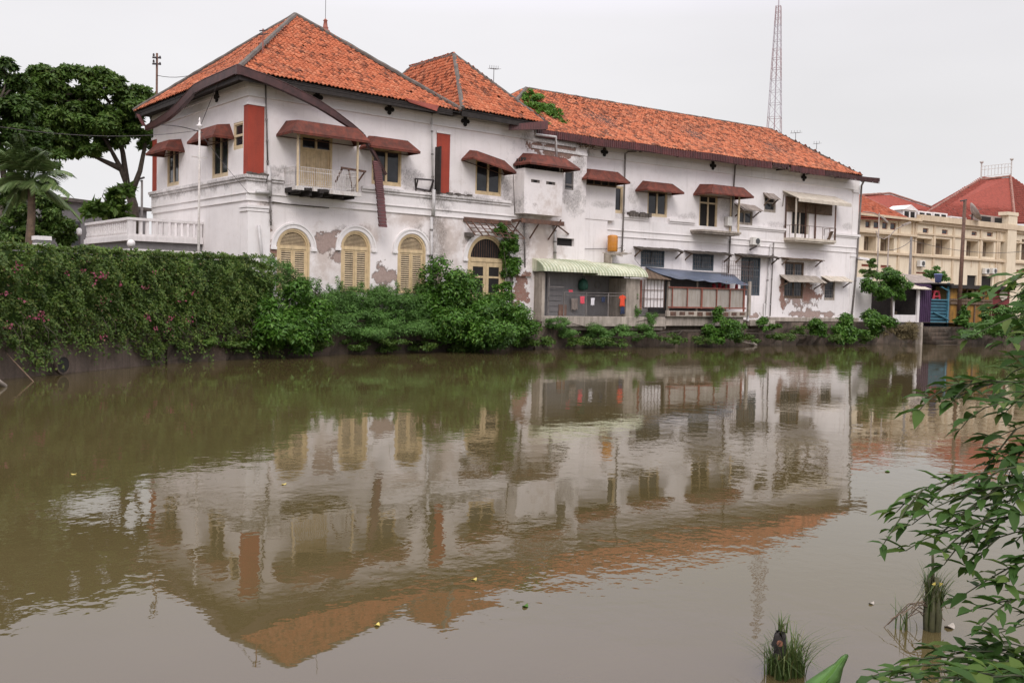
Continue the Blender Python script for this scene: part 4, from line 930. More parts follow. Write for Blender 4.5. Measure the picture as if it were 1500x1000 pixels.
# ribbed gutter fascia with rusted-through lengths
def fascia(u0, u1, z0, z1, mat, label=None, v=1.28, jag=0):
    mb = MB(); n = int((u1-u0)/.17); rr = random.Random(int(u0*10))
    for k in range(n):
        u = u0+k*.17; j = rr.uniform(0, jag); zs_ = .04*math.sin(u*.9)
        mb.box(FW, u, u+.10, v, v+.075, z0+j+zs_, z1+zs_); mb.box(FW, u+.10, u+.17, v+.0, v+.045, z0+.02+j+zs_, z1-.02+zs_)
    mb.box(FW, u0, u1, v-.2, v, z0+.02, z0+.05)
    o = mb.build('gutter_fascia', M[mat], rf)
    if label: o['label'] = label
us_ = FW.u(787, 190, 1.3); um_ = FW.u(1132, 245, 1.3); ue_ = FW.u(1232, 260, 1.3)
fascia(us_, um_, 13.62, 14.12, 'fas'); fascia(um_+.05, um_+2.0, 13.74, 14.12, 'gut', 'rusted-through stretch of gutter', 1.2, .15); fascia(um_+2.1, ue_-2, 13.62, 14.1, 'fas', jag=.12); fascia(ue_-2, FW.u(1290, 264, 1.3), 13.62, 14.05, 'gut', 'blackened end of the gutter', 1.26, .1)
mb = MB(); mb.box(FW, ue0, ue1, .06, 1.2, 13.9, 13.96); mb.build('eave_board', M['conc'], rf)
for k, u in enumerate(np.arange(6, 36, 3.6)):
    mb = MB(); mb.box(FW, u, u+.1, .0, 1.15, 13.78, 13.9); mb.build('rafter_end', M['dark'], rf)
mb = MB(); a, b = FF.P(745, 186.5, .6), FF.P(803, 183, 2.0); sd_ = (b-a).normalized()
for k in range(16):
    p = a.lerp(b, k/16); q = a.lerp(b, (k+.93)/16); h_ = .17+.1*k/16; mb.prism([p+V((0, 0, h_)), p-V((0, 0, h_)), p-V((-.08, -.08, h_)), p+V((.08, .08, h_))], [q+V((0, 0, h_)), q-V((0, 0, h_)), q-V((-.08, -.08, h_)), q+V((.08, .08, h_))])
mb.bar(a+V((.1, .1, .1)), b+V((.1, .1, .2)), .08); mb.build('broken_gutter', M['fas'], rf)
mb = MB()
for px, py in ((1230, 236), (1243, 243), (1250, 246)): q = FW.P(px, py, -1.2 if px < 1240 else -.4); mb.prism([q+V((-.25, 0, .1)), q+V((.3, -.05, -.12)), q+V((.25, .2, .1))], [q+V((-.25, 0, .14)), q+V((.3, -.05, -.08)), q+V((.25, .2, .14))])
mb.build('mortar_patch', M['white'], rf)
# things fixed to the walls
def acunit(fr, x, y, label, v=.15, s=1.0, group='air conditioners'):
    u, z = fr.uz(x, y, v); t = thing('air_conditioner', label, 'air conditioner', fr.p(u, v, z), group); mb = MB(); mb.box(fr, u-.42*s, u+.42*s, v, v+.34*s, z-.3*s, z+.3*s); mb.build('casing', M['ac'], t, bevel=.02)
    mb = MB(); c = fr.p(u+.12*s, v+.345*s, z); mb.ring(fr, u+.1*s, z, 0, .23*s, v+.34*s, v+.36*s, 0, 2*math.pi, 20); mb.build('fan_grille', M['acd'], t)
    mb = MB(); mb.bar(fr.p(u-.3*s, v-.14, z-.32*s), fr.p(u-.3*s, v+.4*s, z-.32*s), .05); mb.bar(fr.p(u+.3*s, v-.14, z-.32*s), fr.p(u+.3*s, v+.4*s, z-.32*s), .05); mb.build('bracket', M['rust'], t); return t
acunit(FW, 1104, 353.5, 'white air conditioner on the white wing above a mossy tile hood', .15)
mb = MB(); mb.bar(FW.P(1098, 366, .3), FW.P(1108, 361, .6), .25, .12); mb.bar(FW.P(1100, 366, .05), FW.P(1100, 366, .5), .07); tag(mb.build('floodlight', M['darkiron']), 'small dark floodlight under the wall air conditioner', 'floodlight')
mb = MB(); u, z = FW.uz(1071, 324, .5); mb.box(FW, u-.25, u+.25, .05, .4, z-.35, z+.35); tag(mb.build('meter_box', M['ac'], bevel=.02), 'pale grey box hanging beside the plain slab balcony', 'meter box')
q = FW.P(897, 368.5, .9); t = thing('water_container', 'orange plastic drum on a broken ledge over the green canopy', 'drum', q)
mb = MB(); mb.lathe(q, [(.33, 0), (.36, .05), (.36, 1.0), (.33, 1.1), (.2, 1.14)], 20); mb.build('drum_body', M['orange'], t, True); mb = MB()
for z in (.3, .7): mb.lathe(q+V((0, 0, z)), [(.362, 0), (.375, .02), (.362, .05)], 20)
mb.build('rib', M['orange'], t)
mb = MB(); a, z = FW.uz(882, 369, .1); b_ = FW.u(925, 371, 1.2); mb.box(FW, a, b_-.4, .02, 1.25, z-.16, z-.02); mb.bar(FW.P(883, 370, 1.2), FW.P(912, 375, 1.3), .07); mb.bar(FW.P(905, 373, 1.2), FW.P(925, 371, .9), .06); mb.bar(FW.P(910, 372, 1.), FW.P(915, 366, 1.0), .05); mb.box(FW, a, a+.1, .05, 1.1, z-.9, z-.16); mb.build('container_ledge', M['conc'], W_)
def antenna(p, h_, n, L_, label, mat='darkiron', ang=0, sp=.16):
    t = thing('tv_antenna', label, 'antenna', p, 'roof antennas'); p = V(p); mb = MB(); mb.tube([p, p+V((0, 0, h_))], .022, 5); mb.build('pole', M[mat], t)
    d = V((math.cos(ang), math.sin(ang), .15)); c = V((-math.sin(ang), math.cos(ang), 0)); mb = MB(); top = p+V((0, 0, h_-.05)); mb.bar(top-d*L_/2, top+d*L_/2, .03)
    for k in range(n): q = top+d*(L_*(k/(n-1)-.5)); mb.bar(q-c*(.15+.12*k/n)+V((0, 0, .0)), q+c*(.15+.12*k/n), .016); mb.bar(q, q+V((0, 0, .22)), .018)
    mb.build('boom', M[mat], t); return t
antenna(atY(723, 124, 4.3), 1.1, 5, 1.0, 'small dark antenna on the right hip of the middle roof', ang=.3)
antenna(FW.P(1165, 212, -3.4), 1.05, 4, 1.1, 'thin antenna standing on the far end of the long weathered roof', ang=-.1)
antenna(FW.P(1196, 219, -3.5), .55, 3, .7, 'low bent antenna behind the hip of the long weathered roof', ang=-.1)
# ---------------------------------------------------------------- laundry porch
PV = 2.1
LP = thing('laundry_porch', 'open riverside porch with grey back wall under a pale green striped canopy', 'porch', FW.p(4, 1.5, GZ))
pu0, pzb = FW.uz(795, 463, PV); pu1 = FW.u(975, 466, PV); pzb = 2.12
mb = MB(); mb.box(FW, pu0-.1, pu1, .9, PV, 1.45, pzb); mb.box(FW, pu0, pu1, .9, PV-.25, 1.2, 1.45); o = mb.build('floor_slab', M['conc'], LP, bevel=.03)
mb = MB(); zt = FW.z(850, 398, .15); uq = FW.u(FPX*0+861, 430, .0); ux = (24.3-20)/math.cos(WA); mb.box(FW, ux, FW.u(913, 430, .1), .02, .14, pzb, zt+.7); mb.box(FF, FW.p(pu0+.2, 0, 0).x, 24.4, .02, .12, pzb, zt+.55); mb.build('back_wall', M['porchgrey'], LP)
mb = MB(); ul = FW.u(777, 430, .6); mb.box(FW, pu0-.08, pu0+.06, .0, PV-.05, pzb, FW.z(790, 398, PV)); mb.box(FW, pu0+.06, pu0+.16, 1.7, PV-.05, pzb, FW.z(790, 400, PV)); mb.build('side_wall', M['conc'], LP)
mb = MB(); mb.box(FW, FW.u(918, 430, PV), FW.u(938, 430, PV), .2, PV-.05, pzb, FW.z(930, 408, PV)); mb.build('right_pier', M['conc'], LP)
mb = MB()
for px in (803.5, 826, 859, 891, 921): u = FW.u(px, 440, PV-.1); mb.bar(FW.p(u, PV-.1, pzb), FW.p(u, PV-.1, FW.z(px, 405, PV) if px in (803.5, 921) else FW.z(px, 428, PV)), .06)
for y in (428, 432): mb.bar(FW.P(826, y, PV-.1), FW.P(921, y+1.5, PV-.1), .035)
mb.bar(FW.P(803, 420, PV-.2), FW.P(826, 420.5, PV-.1), .05)
for k in range(44): u = FW.u(826, 440, PV-.1)+(FW.u(921, 440, PV-.1)-FW.u(826, 440, PV-.1))*k/44; mb.bar(FW.p(u, PV-.1, pzb), FW.p(u, PV-.1, FW.z(850, 431, PV-.1)), .008)
mb.build('railing', M['dpipe'], LP)
mb = MB(); mb.box(FW, FW.u(801, 450, .5), FW.u(826, 450, .5), .3, .9, pzb, pzb+.5); mb.box(FW, FW.u(815, 450, .9), FW.u(826, 450, .9), .9, 1.2, pzb, pzb+.75); o = mb.build('brick_bench', M['w_front'], LP); o.data.materials.clear(); o.data.materials.append(paint('dull_brick', (.16, .085, .06), .9, .3, 3, (.25, .2, .17), dirtamt=.6))
mb = MB()
for z in np.linspace(pzb+.3, zt-.6, 7): mb.box(FF, FF.u(805, 430, .2), FF.u(823, 430, .2), .12, .16, z, z+.3)
mb.box(FF, FF.u(801, 430, .2), FF.u(804, 430, .2), .12, .22, pzb, zt); mb.build('plank_door', M['grey'], LP)
def barrel(pa, pb_, v0, v1, zt, zb, name, par, seed):
    """rounded corrugated canopy, a quarter-round sheet"""
    ua, ub = pa, pb_; n = int((ub-ua)/.07); K = 8; vs = []; fs = []
    for i in range(n+1):
        u = ua+(ub-ua)*i/n; c = .025*math.sin(i*math.pi/2)
        for k in range(K+1):
            t_ = k/K*math.pi/2; vs.append(FW.p(u, v0+(v1-v0+c)*math.sin(t_), zb+(zt-zb+c)*math.cos(t_)))
    for i in range(n):
        for k in range(K): a = i*(K+1)+k; fs.append((a, a+1, a+K+2, a+K+1))
    for i in (0, n): fs.append(tuple(i*(K+1)+k for k in range(K+1))+((len(vs)+ (0 if i == 0 else 1)),))
    vs += [FW.p(ua, v0, zb), FW.p(ub, v0, zb)]
    mb = MB(); mb.add(vs, fs); o = mb.build(name, M[par] if isinstance(par, str) else M['stripe'], LP); return o
M['stripe2'] = M['stripe'].copy(); tt = M['stripe2'].node_tree
bb_ = tt.nodes['Principled BSDF']; src = bb_.inputs['Base Color'].links[0].from_socket
wv = tt.nodes.new('ShaderNodeTexWave'); wv.wave_type = 'BANDS'; wv.bands_direction = 'X'; wv.inputs['Scale'].default_value = 1.2; wv.inputs['Distortion'].default_value = .3
tt.links.new(pos(tt), wv.inputs['Vector'])
tt.links.new(mix(tt, ramp(tt, wv.outputs['Fac'], [(.6, g(0)), (.74, g(.62))]), src, (.15, .20, .095)), bb_.inputs['Base Color'])
cz0, cz1 = FW.z(850, 396, 2.6), FW.z(860, 381, .5)
cu0, cu1, cu2 = FW.u(797, 392, 2.5), FW.u(876, 396, 2.5), FW.u(948, 402, 2.4)
cz0 = FW.z(840, 399, 2.5)
c1 = barrel(cu0, cu1+.15, .15, 2.5, cz0+.95, cz0+.02, 'canopy', 'stripe2', 1); c1['label'] = 'pale green striped curved canopy sheet'
c2 = barrel(cu1, cu2, .15, 2.55, cz0+.82, cz0-.12, 'canopy', 'stripe2', 2); c2['label'] = 'yellowed striped curved canopy sheet'
def hangcloth(px, py, wpx, hpx, v, mat, name, label, cat, drape=.05, seed=1, sleeves=False):
    c = FW.P(px, py, v); k = (c-CAM).dot(fw)/FPX; w_, h_ = wpx*k, hpx*k; rr = random.Random(seed); nu, nv = 10, 10; vs, fs = [], []
    for j in range(nv+1):
        for i in range(nu+1):
            s_ = i/nu-.5; t_ = j/nv; wob = drape*math.sin(i*1.4+seed)*t_
            vs.append(c+FW.e*(s_*w_*(1-.12*math.sin(t_*3)*(1 if i in (0, nu) else .9)))+FW.n*wob-V((0, 0, t_*h_*(1+.05*math.sin(i*1.1+seed)))))
    for j in range(nv):
        for i in range(nu): a = j*(nu+1)+i; fs.append((a, a+1, a+nu+2, a+nu+1))
    mb = MB(); mb.add(vs, fs)
    if sleeves:
        for sg in (-1, 1):
            q = c+FW.e*(sg*w_*.48); mb.poly(q, q+FW.e*sg*w_*.28-V((0, 0, h_*.25)), q+FW.e*sg*w_*.14-V((0, 0, h_*.36)), q-V((0, 0, h_*.2)))
        mb.box(Fr(c-V((0, 0, c.z-0)), FW.e, FW.n), -w_*.1, w_*.1, -.02, .02, c.z, c.z+.06)
    o = mb.build(name, M[mat], None, True); md = o.modifiers.new('th', 'SOLIDIFY'); md.thickness = .012
    return tag(o, label, cat, 'washing on the porch')
hangcloth(853, 434, 9, 11, PV, 'pink', 'towel', 'bright pink cloth hung on the porch railing', 'cloth', seed=2)
hangcloth(868.5, 436.5, 7.5, 11, PV, 'towel', 'towel', 'white cloth hung on the porch railing', 'cloth', seed=3)
hangcloth(884, 435.5, 6.5, 7, PV, 'jean', 'trousers', 'dark navy garment hung on the porch railing', 'trousers', seed=4, sleeves=True)
o = hangcloth(912, 433, 9.5, 16, PV+.05, 'oran', 'shirt', 'orange-red shirt hung at the right end of the porch', 'shirt', seed=5, sleeves=True)
hangcloth(912, 449, 8, 11, PV+.02, 'jean', 'trousers', 'black trousers hanging below the orange-red shirt', 'trousers', seed=6)
hangcloth(836, 424.5, 8, 4, 1.6, 'pink', 'cloth', 'small red-pink cloth lying folded on the porch line', 'cloth', seed=7)
hangcloth(842, 437, 13, 17, 1.2, 'corr', 'rag', 'grey checked rag on the porch back wall', 'cloth', seed=8)
q = FW.P(854, 425, 1.1); t = thing('bag', 'dark green bag hanging on the grey porch wall', 'bag', q); mb = MB(); mb.lathe(q, [(.05, -.02), (.32, .05), (.36, .3), (.3, .62), (.12, .78)], 12); mb.build('bag_body', M['green'], t, True)
mb = MB(); mb.tube([q+V((.12*math.cos(a), 0, .78+.14*math.sin(a))) for a in [k*math.pi/6 for k in range(7)]], .018, 5); mb.build('handle', M['green'], t)
mb = MB(); u, z = FW.uz(876, 417.5, .2); mb.ring(FW, u, z, .2, .24, .16, .2, 0, 2*math.pi, 24); tag(mb.build('hoop', M['dpipe']), 'thin round hoop hanging on the grey porch wall', 'hoop')
# ---------------------------------------------------------------- tarp shelter
TS = thing('tarp_shelter', 'riverside lean-to with blue-grey tarpaulin roof and red railing', 'shelter', FW.p(14, 1.5, GZ))
tu0, tu1 = FW.u(979, 440, PV), FW.u(1093, 440, PV); zf = FW.z(1035, 460, PV)
mb = MB(); mb.box(FW, tu0-.1, tu1+.1, PV-.2, PV+.05, FW.z(1035, 464, PV), FW.z(1035, 456, PV)); mb.box(FW, tu0, tu1, .8, PV-.2, 1.5, FW.z(1035, 461, PV)); o = mb.build('floor_beam', M['conc'], TS, bevel=.02)
mb = MB()
for k in range(9): x = tu0+(tu1-tu0)*(k+.2)/9; mb.box(FW, x, x+.55, PV+.052, PV+.058, FW.z(1035, 463, PV)+.05*(k % 3), FW.z(1035, 457, PV))
mb.build('rust_stain_plate', M['rust'], o)
mb = MB(); vs = []; fs = []; nu, nv = 22, 8
tb0, tbz0 = FW.uz(945, 393, .05); tb1, tbz1 = FW.uz(1075, 404, .05)
f0, fz0 = FW.uz(984, 406, 2.5); f1, fz1 = FW.uz(1099, 417, 2.6)
for j in range(nv+1):
    for i in range(nu+1):
        s_, t_ = i/nu, j/nv; a = FW.p(tb0+(tb1-tb0)*s_, .05, tbz0+(tbz1-tbz0)*s_+.1); b = FW.p(f0+(f1-f0)*s_, 2.5, fz0+(fz1-fz0)*s_)
        vs.append(a.lerp(b, t_)+V((0, 0, -.16*math.sin(t_*math.pi)*(.6+.4*math.sin(s_*9))-.10*abs(math.sin(s_*5*math.pi))*t_)))
for j in range(nv):
    for i in range(nu): a = j*(nu+1)+i; fs.append((a, a+1, a+nu+2, a+nu+1))
mb.add(vs, fs); o = mb.build('tarpaulin', M['tarp'], TS, True); o.modifiers.new('th', 'SOLIDIFY').thickness = .012
mb = MB(); a, b, c, d = FW.P(946, 394, .3), FW.P(968, 398, .3), FW.P(984, 409, 2.4), FW.P(948, 406.5, 2.4); dz = V((0, 0, -.06))
for k in range(5): s0, s1 = k/5, (k+.94)/5; q = [a.lerp(b, s0), a.lerp(b, s1), d.lerp(c, s1), d.lerp(c, s0)]; mb.prism(q, [x+dz for x in q])
mb.build('board_roof', M['wood'], TS)
mb = MB(); z0, z1 = FW.z(1035, 450.5, PV), FW.z(1035, 422, PV)
for px in (985, 1007, 1028, 1050, 1069.5, 1090): w_ = .14 if px in (1028, 1090) else .07; u = FW.u(px, 440, PV); mb.box(FW, u-w_/2, u+w_/2, PV-.05, PV+.02, z0-.1 if px != 1090 else FW.z(1090, 457, PV), z1 if px != 1090 else FW.z(1090, 415, PV))
mb.box(FW, tu0, tu1, PV-.04, PV+.03, z0-.06, z0+.04); mb.box(FW, tu0, tu1, PV-.04, PV+.03, z1-.05, z1+.04)
mb.build('red_railing', M['redrail'], TS)
mb = MB(); mb.box(FW, tu0+.1, tu1-.1, PV-.14, PV-.1, z0+.04, z1-.05); mb.build('milky_panel', M['panel'], TS)
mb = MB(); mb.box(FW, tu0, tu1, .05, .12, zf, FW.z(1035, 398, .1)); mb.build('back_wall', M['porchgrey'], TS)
mb = MB()
for px, w_ in ((979, .16), (1021, .06), (1063.5, .07), (1098, .22)): u = FW.u(px, 440, PV-.2); mb.box(FW, u-w_/2, u+w_/2, PV-.3, PV-.16, FW.z(px, 462, PV), FW.z(px, 412, PV))
mb.build('post', M['conc'], TS)
mb = MB(); a, b = FW.u(949, 430, PV), FW.u(976, 430, PV); mb.box(FW, a, b, PV-.35, PV-.28, FW.z(960, 450, PV), FW.z(960, 408, PV)); o = mb.build('white_panel', M['white'], TS)
mb = MB(); bars_rail(mb, FW.p(a-.5, PV-.2, FW.z(960, 452, PV)), FW.p(b, PV-.2, FW.z(960, 452, PV)), FW.z(960, 410, PV)-FW.z(960, 452, PV), 7, .012, (.7, 1.3)); mb.build('wire_grid', M['rust'], o)
mb = MB(); mb.box(FW, FW.u(936, 430, PV), FW.u(946, 430, PV), PV-.6, PV-.4, FW.z(940, 454, PV), FW.z(940, 410, PV)); mb.build('brown_board', M['redtrim'], TS)
mb = MB(); rr = random.Random(5)
for k in range(8): u = FW.u(1040, 420, .8)+rr.uniform(0, 2.6); h_ = rr.uniform(.25, .55); mb.lathe(FW.p(u, .9+rr.uniform(-.2, .3), z1-.15), [(.12, 0), (.13, h_), (.06, h_+.08)], 10)
mb.box(FW, FW.u(1035, 420, .8), FW.u(1075, 420, .8), .6, 1.3, z1-.2, z1-.15); tag(mb.build('stored_jars', M['pink']), 'row of small reddish containers on the shelf in the tarp shelter', 'containers', kind='stuff')
# landing beside the shelter
LD = thing('washing_landing', 'small concrete landing with white posts right of the tarp shelter', 'landing', FW.p(20, 1.2, GZ))
mb = MB(); mb.box(FW, FW.u(1098, 470, 1.8), FW.u(1130, 470, 1.5), .1, 1.9, 1.5, FW.z(1115, 469, 1.8)); mb.build('slab', M['conc'], LD, bevel=.03)
mb = MB()
for px, y0, y1, w_ in ((1097.5, 470, 424, .14), (1102, 462, 442, .3), (1121, 467, 444, .12)): u = FW.u(px, 450, 1.8); mb.box(FW, u-w_/2, u+w_/2, 1.6, 1.75, FW.z(px, y0, 1.8), FW.z(px, y1, 1.8))
mb.bar(FW.P(1103, 447, 1.7), FW.P(1137, 445, 1.7), .03); mb.build('post', M['white'], LD)
# low plinth at the foot of the wing
mb = MB(); mb.box(FW, FW.u(1128, 465, .4), uB+.1, .02, .45, 1.4, FW.z(1190, 465, .4)); mb.build('plinth', M['conc'], W_, bevel=.03); mb = MB(); mb.box(FW, pu1+.1, tu0-.1, .3, PV-.1, 1.3, 2.0); mb.build('plinth', M['conc'], W_, bevel=.03)
# ---------------------------------------------------------------- left bank: hedge, shrubs, terrace, trees
def pathat(P_, s):
    L_ = [math.dist(P_[i], P_[i+1]) for i in range(len(P_)-1)]; x = s*sum(L_)
    for i, l in enumerate(L_):
        if x <= l or i == len(L_)-1:
            a, b = V((*P_[i], 0)), V((*P_[i+1], 0)); d = (b-a).normalized(); return a+d*x, V((d.y, -d.x, 0))
        x -= l
HP = [(-24, -18.1), (-13.9, -10.0), (-6, -4.7), (.2, -2.5)]
HG = thing('hedge', 'long clipped hedge with pink bougainvillea spilling over the river wall', 'hedge', (-10, -6.5, GZ))
r = rngn(11); N = 72000; pts = np.zeros((N, 3)); nr = np.zeros((N, 3))
LR = random.Random(5); LT = [(LR.uniform(4, 13), LR.uniform(4, 12)*LR.choice((-1, 1)), LR.uniform(0, 6)) for _ in range(9)]
def lump(x, z): return .075*sum(math.sin(a*x*.5+b*z*.5+c) for a, b, c in LT)
def lowz(s): return 1.22+.32*math.sin(s*23)+.26*math.sin(s*57+1)+.2*math.sin(s*131)-.75*s*s
for i in range(N):
    s = r.uniform(0, 1); q, n = pathat(HP, s); zt = 4.55+.42*s+(-.5*max(0, (s-.93)/.07)); zl = lowz(s)
    if r.uniform() < .24:
        dp_ = -r.uniform(-.35, 2.2); z = zt+r.normal(0, .035); nn = V((0, 0, 1))
    else:
        tz_ = r.uniform(0, 1)**.9; z = zl+(zt-zl)*tz_; dp_ = .42+.07*math.sin(s*70+z*2.1)+.07*math.sin(s*31-z*3.3)+.06*math.sin(z*6+s*140)+.05*math.sin(s*211+z*9)+lump(q.x, z)-.35*max(0, (tz_-.9)/.1)-.25*max(0, (.12-tz_)/.12)-abs(r.normal(0, .12)); nn = n+V((0, 0, .55))
    p = q+n*dp_; pts[i] = (p.x, p.y, z); nr[i] = nn
sh, sn = [], []
for k in range(330):
    s = r.uniform(0, 1); q, n = pathat(HP, s); zt = 4.55+.42*s; top = r.uniform() < .35; z = zt if top else r.uniform(lowz(s)+.2, zt-.2); p = q+n*(.4 if not top else r.uniform(-.3, .3)); p.z = z
    L_ = r.uniform(.35, .95); d = n*r.uniform(.3, .9)+V((r.normal(0, .5), r.normal(0, .5), r.uniform(.1, .8) if not top else .75))
    for j in range(26):
        t_ = j/26; x = p+d*L_*t_*.8+V((0, 0, -1.1*L_*t_*t_))*(1 if not top else .55); sh.append((x.x+r.normal(0, .03), x.y+r.normal(0, .03), x.z+r.normal(0, .03))); sn.append((n.x, n.y, .8))
for k in range(170):
    s = r.uniform(0, 1); q, n = pathat(HP, s); p = q+n*r.uniform(.3, .5); p.z = lowz(s)+r.uniform(.1, .7); L_ = r.uniform(.4, 1.1); d = n*r.uniform(.1, .4)+V((r.normal(0, .25), r.normal(0, .25), -.9))
    for j in range(22): x = p+d*L_*j/22+V((r.normal(0, .05), r.normal(0, .05), r.normal(0, .04))); sh.append(tuple(x)); sn.append((n.x, n.y, .6))
pts = np.concatenate([pts, np.array(sh)]); nr = np.concatenate([nr, np.array(sn)])
leaves('foliage', pts, nr, .13, .075, M['leafh'], HG, 3, jit=.6)
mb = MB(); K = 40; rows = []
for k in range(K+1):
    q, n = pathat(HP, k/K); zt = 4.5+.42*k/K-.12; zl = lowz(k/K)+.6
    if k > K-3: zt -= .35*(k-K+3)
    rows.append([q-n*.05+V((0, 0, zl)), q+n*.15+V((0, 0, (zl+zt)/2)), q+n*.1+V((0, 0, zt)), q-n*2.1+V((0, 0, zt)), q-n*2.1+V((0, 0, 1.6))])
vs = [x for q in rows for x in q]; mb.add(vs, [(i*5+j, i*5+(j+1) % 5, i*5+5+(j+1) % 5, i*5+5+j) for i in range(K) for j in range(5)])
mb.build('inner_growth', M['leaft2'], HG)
fl = []; fn = []; dr = []; dnr = []
def facepx(x, y, out=.55):
    """hedge face under a pixel: march along the ray"""
    d = ray(x, y); best = None
    for k in range(500):
        s = k/499; q, n = pathat(HP, s); q = q+n*out; dd = V((q.x-CAM.x, q.y-CAM.y, 0)); a = dd.x*d.y-dd.y*d.x
        if best is None or abs(a) < best[0]: best = (abs(a), q, n, dd.length/math.hypot(d.x, d.y))
    return CAM+d*best[3], best[2]
for x, y, rx, ry, n in ((148, 404, 11, 4, 70), (136, 417, 4, 5, 20), (215, 463, 6, 5, 40), (250, 467, 5, 4, 26), (278, 471, 8, 4, 36), (226, 481, 5, 4, 26), (247, 487, 4, 9, 26), (56, 465, 12, 5, 50), (28, 391, 9, 5, 34), (213, 420, 7, 5, 30), (10, 478, 9, 5, 40), (62, 458, 6, 4, 24), (175, 417, 4, 3, 14), (8, 430, 6, 4, 20), (150, 493, 6, 4, 22), (35, 440, 5, 4, 15), (120, 396, 8, 3, 15), (100, 400, 5, 5, 12), (268, 440, 10, 4, 22), (285, 428, 9, 3, 20), (235, 398, 7, 4, 12), (155, 440, 8, 4, 16)):
    for _ in range(int(n*.42)):
        p, nn = facepx(x+r.normal(0, rx*.6), y+r.normal(0, ry*.6), .68+r.uniform(-.08, .1)); fl.append(tuple(p)); fn.append(tuple(nn+V((0, 0, .4))))
leaves('blossom', np.array(fl), np.array(fn), .11, .085, M['flower'], HG, 5, jit=.6)
for _ in range(420):
    x, y = r.uniform(0, 360), r.uniform(370, 470); p, nn = facepx(x, y, .7); 
    if math.sin(x*.05)+math.sin(y*.08+x*.02)+r.normal(0, .6) > .7: dr.append(tuple(p)); dnr.append(tuple(nn+V((0, 0, .5))))
leaves('red_leaves', np.array(dr), np.array(dnr), .10, .05, M['drybr'], HG, 6, jit=.7)
mb = MB(); rr = random.Random(3)
for _ in range(26):
    mb = MB(); x = rr.uniform(5, 380); p, nn = facepx(x, rr.uniform(455, 480), .6); q = p+nn*rr.uniform(.1, .3)+V((rr.uniform(-.3, .3), 0, -rr.uniform(.3, .9))); mb.tube([p, p.lerp(q, .5)+nn*.15, q], .012, 4, .005); mb.build('trailing_stem', M['bark'], HG)
# shrubs along the quay
def gbase(x, Y): q = atY(x, 480, Y); return (q.x, q.y, 1.2)
bush('leafy_shrub', 'broad-leaved glossy shrub at the end of the hedge below the first arched window', [pb(425, 450, -2.8, 42, 45), pb(400, 485, -3.6, 40, 30), pb(455, 478, -2.4, 32, 35), pb(385, 440, -3.0, 25, 35), pb(425, 500, -3.2, 36, 16)], 20000, .25, M['leafb'], gbase(425, -2.2), 21, 'shrubs on the river wall', wd=.42, sub=8, f=.58)
bush('weed_clump', 'feathery bright weeds below the three arched windows', [pb(470, 450, -.9, 30, 28), pb(510, 455, -.8, 32, 30), pb(555, 450, -.8, 30, 27), pb(600, 455, -.8, 32, 32), pb(580, 475, -1.4, 40, 20), pb(505, 480, -1.4, 40, 16), pb(495, 432, -.6, 10, 14), pb(540, 434, -.6, 8, 10), pb(410, 400, -1.6, 22, 24), pb(440, 425, -1.4, 22, 20), pb(470, 482, -1.6, 34, 16), pb(540, 488, -1.7, 44, 12), pb(615, 482, -1.7, 30, 18), pb(395, 385, -1.8, 14, 14), pb(520, 442, -.7, 30, 18), pb(575, 440, -.7, 30, 18), pb(612, 436, -.7, 20, 16)]+[pb(x, y, -1.35, 22, 11) for x, y in ((455, 462), (485, 466), (515, 464), (545, 466), (575, 464), (605, 463), (560, 476), (500, 478))]+[pb(x, y, -.7, 5, 13) for x, y in ((452, 428), (466, 420), (482, 430), (497, 418), (515, 432), (530, 424), (548, 430), (562, 434), (580, 426), (596, 432), (612, 424), (440, 412), (424, 398), (472, 440))], 76000, .15, M['leafw'], gbase(540, -.7), 22, 'shrubs on the river wall', wd=.28, sub=9, f=.52, upb=.6)
bush('leafy_shrub', 'largest dense leafy shrub in front of the arched double door', [pb(655, 410, -1.4, 34, 34), pb(690, 440, -1.8, 50, 34), pb(650, 455, -1.8, 36, 38), pb(735, 460, -1.8, 44, 30), pb(700, 478, -2.3, 55, 26), pb(760, 478, -1.9, 28, 22), pb(640, 485, -1.9, 24, 16), pb(740, 425, -1.2, 14, 12), pb(715, 495, -2.3, 40, 12)], 44000, .23, M['leafb'], gbase(700, -1.2), 23, 'shrubs on the river wall', wd=.42, sub=9, f=.56)
bush('climbing_vine', 'dark green vine climbing the rusty trellis beside the arched door', [pb(745, 350, -.5, 16, 18), pb(752, 375, -.3, 18, 22), pb(748, 396, -.3, 13, 14), pb(735, 335, -.6, 12, 8)], 6500, .17, M['leafb'], gbase(752, -.15), 24, cat='vine', wd=.5, sub=7, f=.45)
bush('hanging_weeds', 'dry trailing weeds on the river wall under the laundry porch', [pb(830, 482, -1.5, 26, 12), pb(870, 488, -1.6, 22, 18), pb(905, 486, -1.7, 26, 12), pb(940, 485, -1.9, 24, 14), pb(815, 470, -1.3, 20, 8), pb(955, 470, -1.9, 12, 14)], 15000, .15, M['leafw'], gbase(880, -1.2), 25, 'shrubs on the river wall', wd=.3, sub=8, f=.4, upb=-.2)
bush('leafy_shrub', 'round leafy shrub on the river wall under the tarp shelter', [pb(1060, 478, -3.4, 28, 18), pb(1045, 490, -3.6, 18, 14), pb(1078, 484, -3.5, 16, 14), pb(1052, 462, -3.0, 8, 14)], 6500, .22, M['leafb'], gbase(1060, -2.6), 26, 'shrubs on the river wall', wd=.42, sub=7, f=.42)
bush('leafy_shrub', 'small low weed tuft below the washing landing', [pb(1118, 474, -3.4, 11, 9), pb(1134, 478, -3.4, 8, 7)], 1500, .2, M['leafb'], gbase(1120, -2.8), 27, 'shrubs on the river wall', sub=5, f=.5)
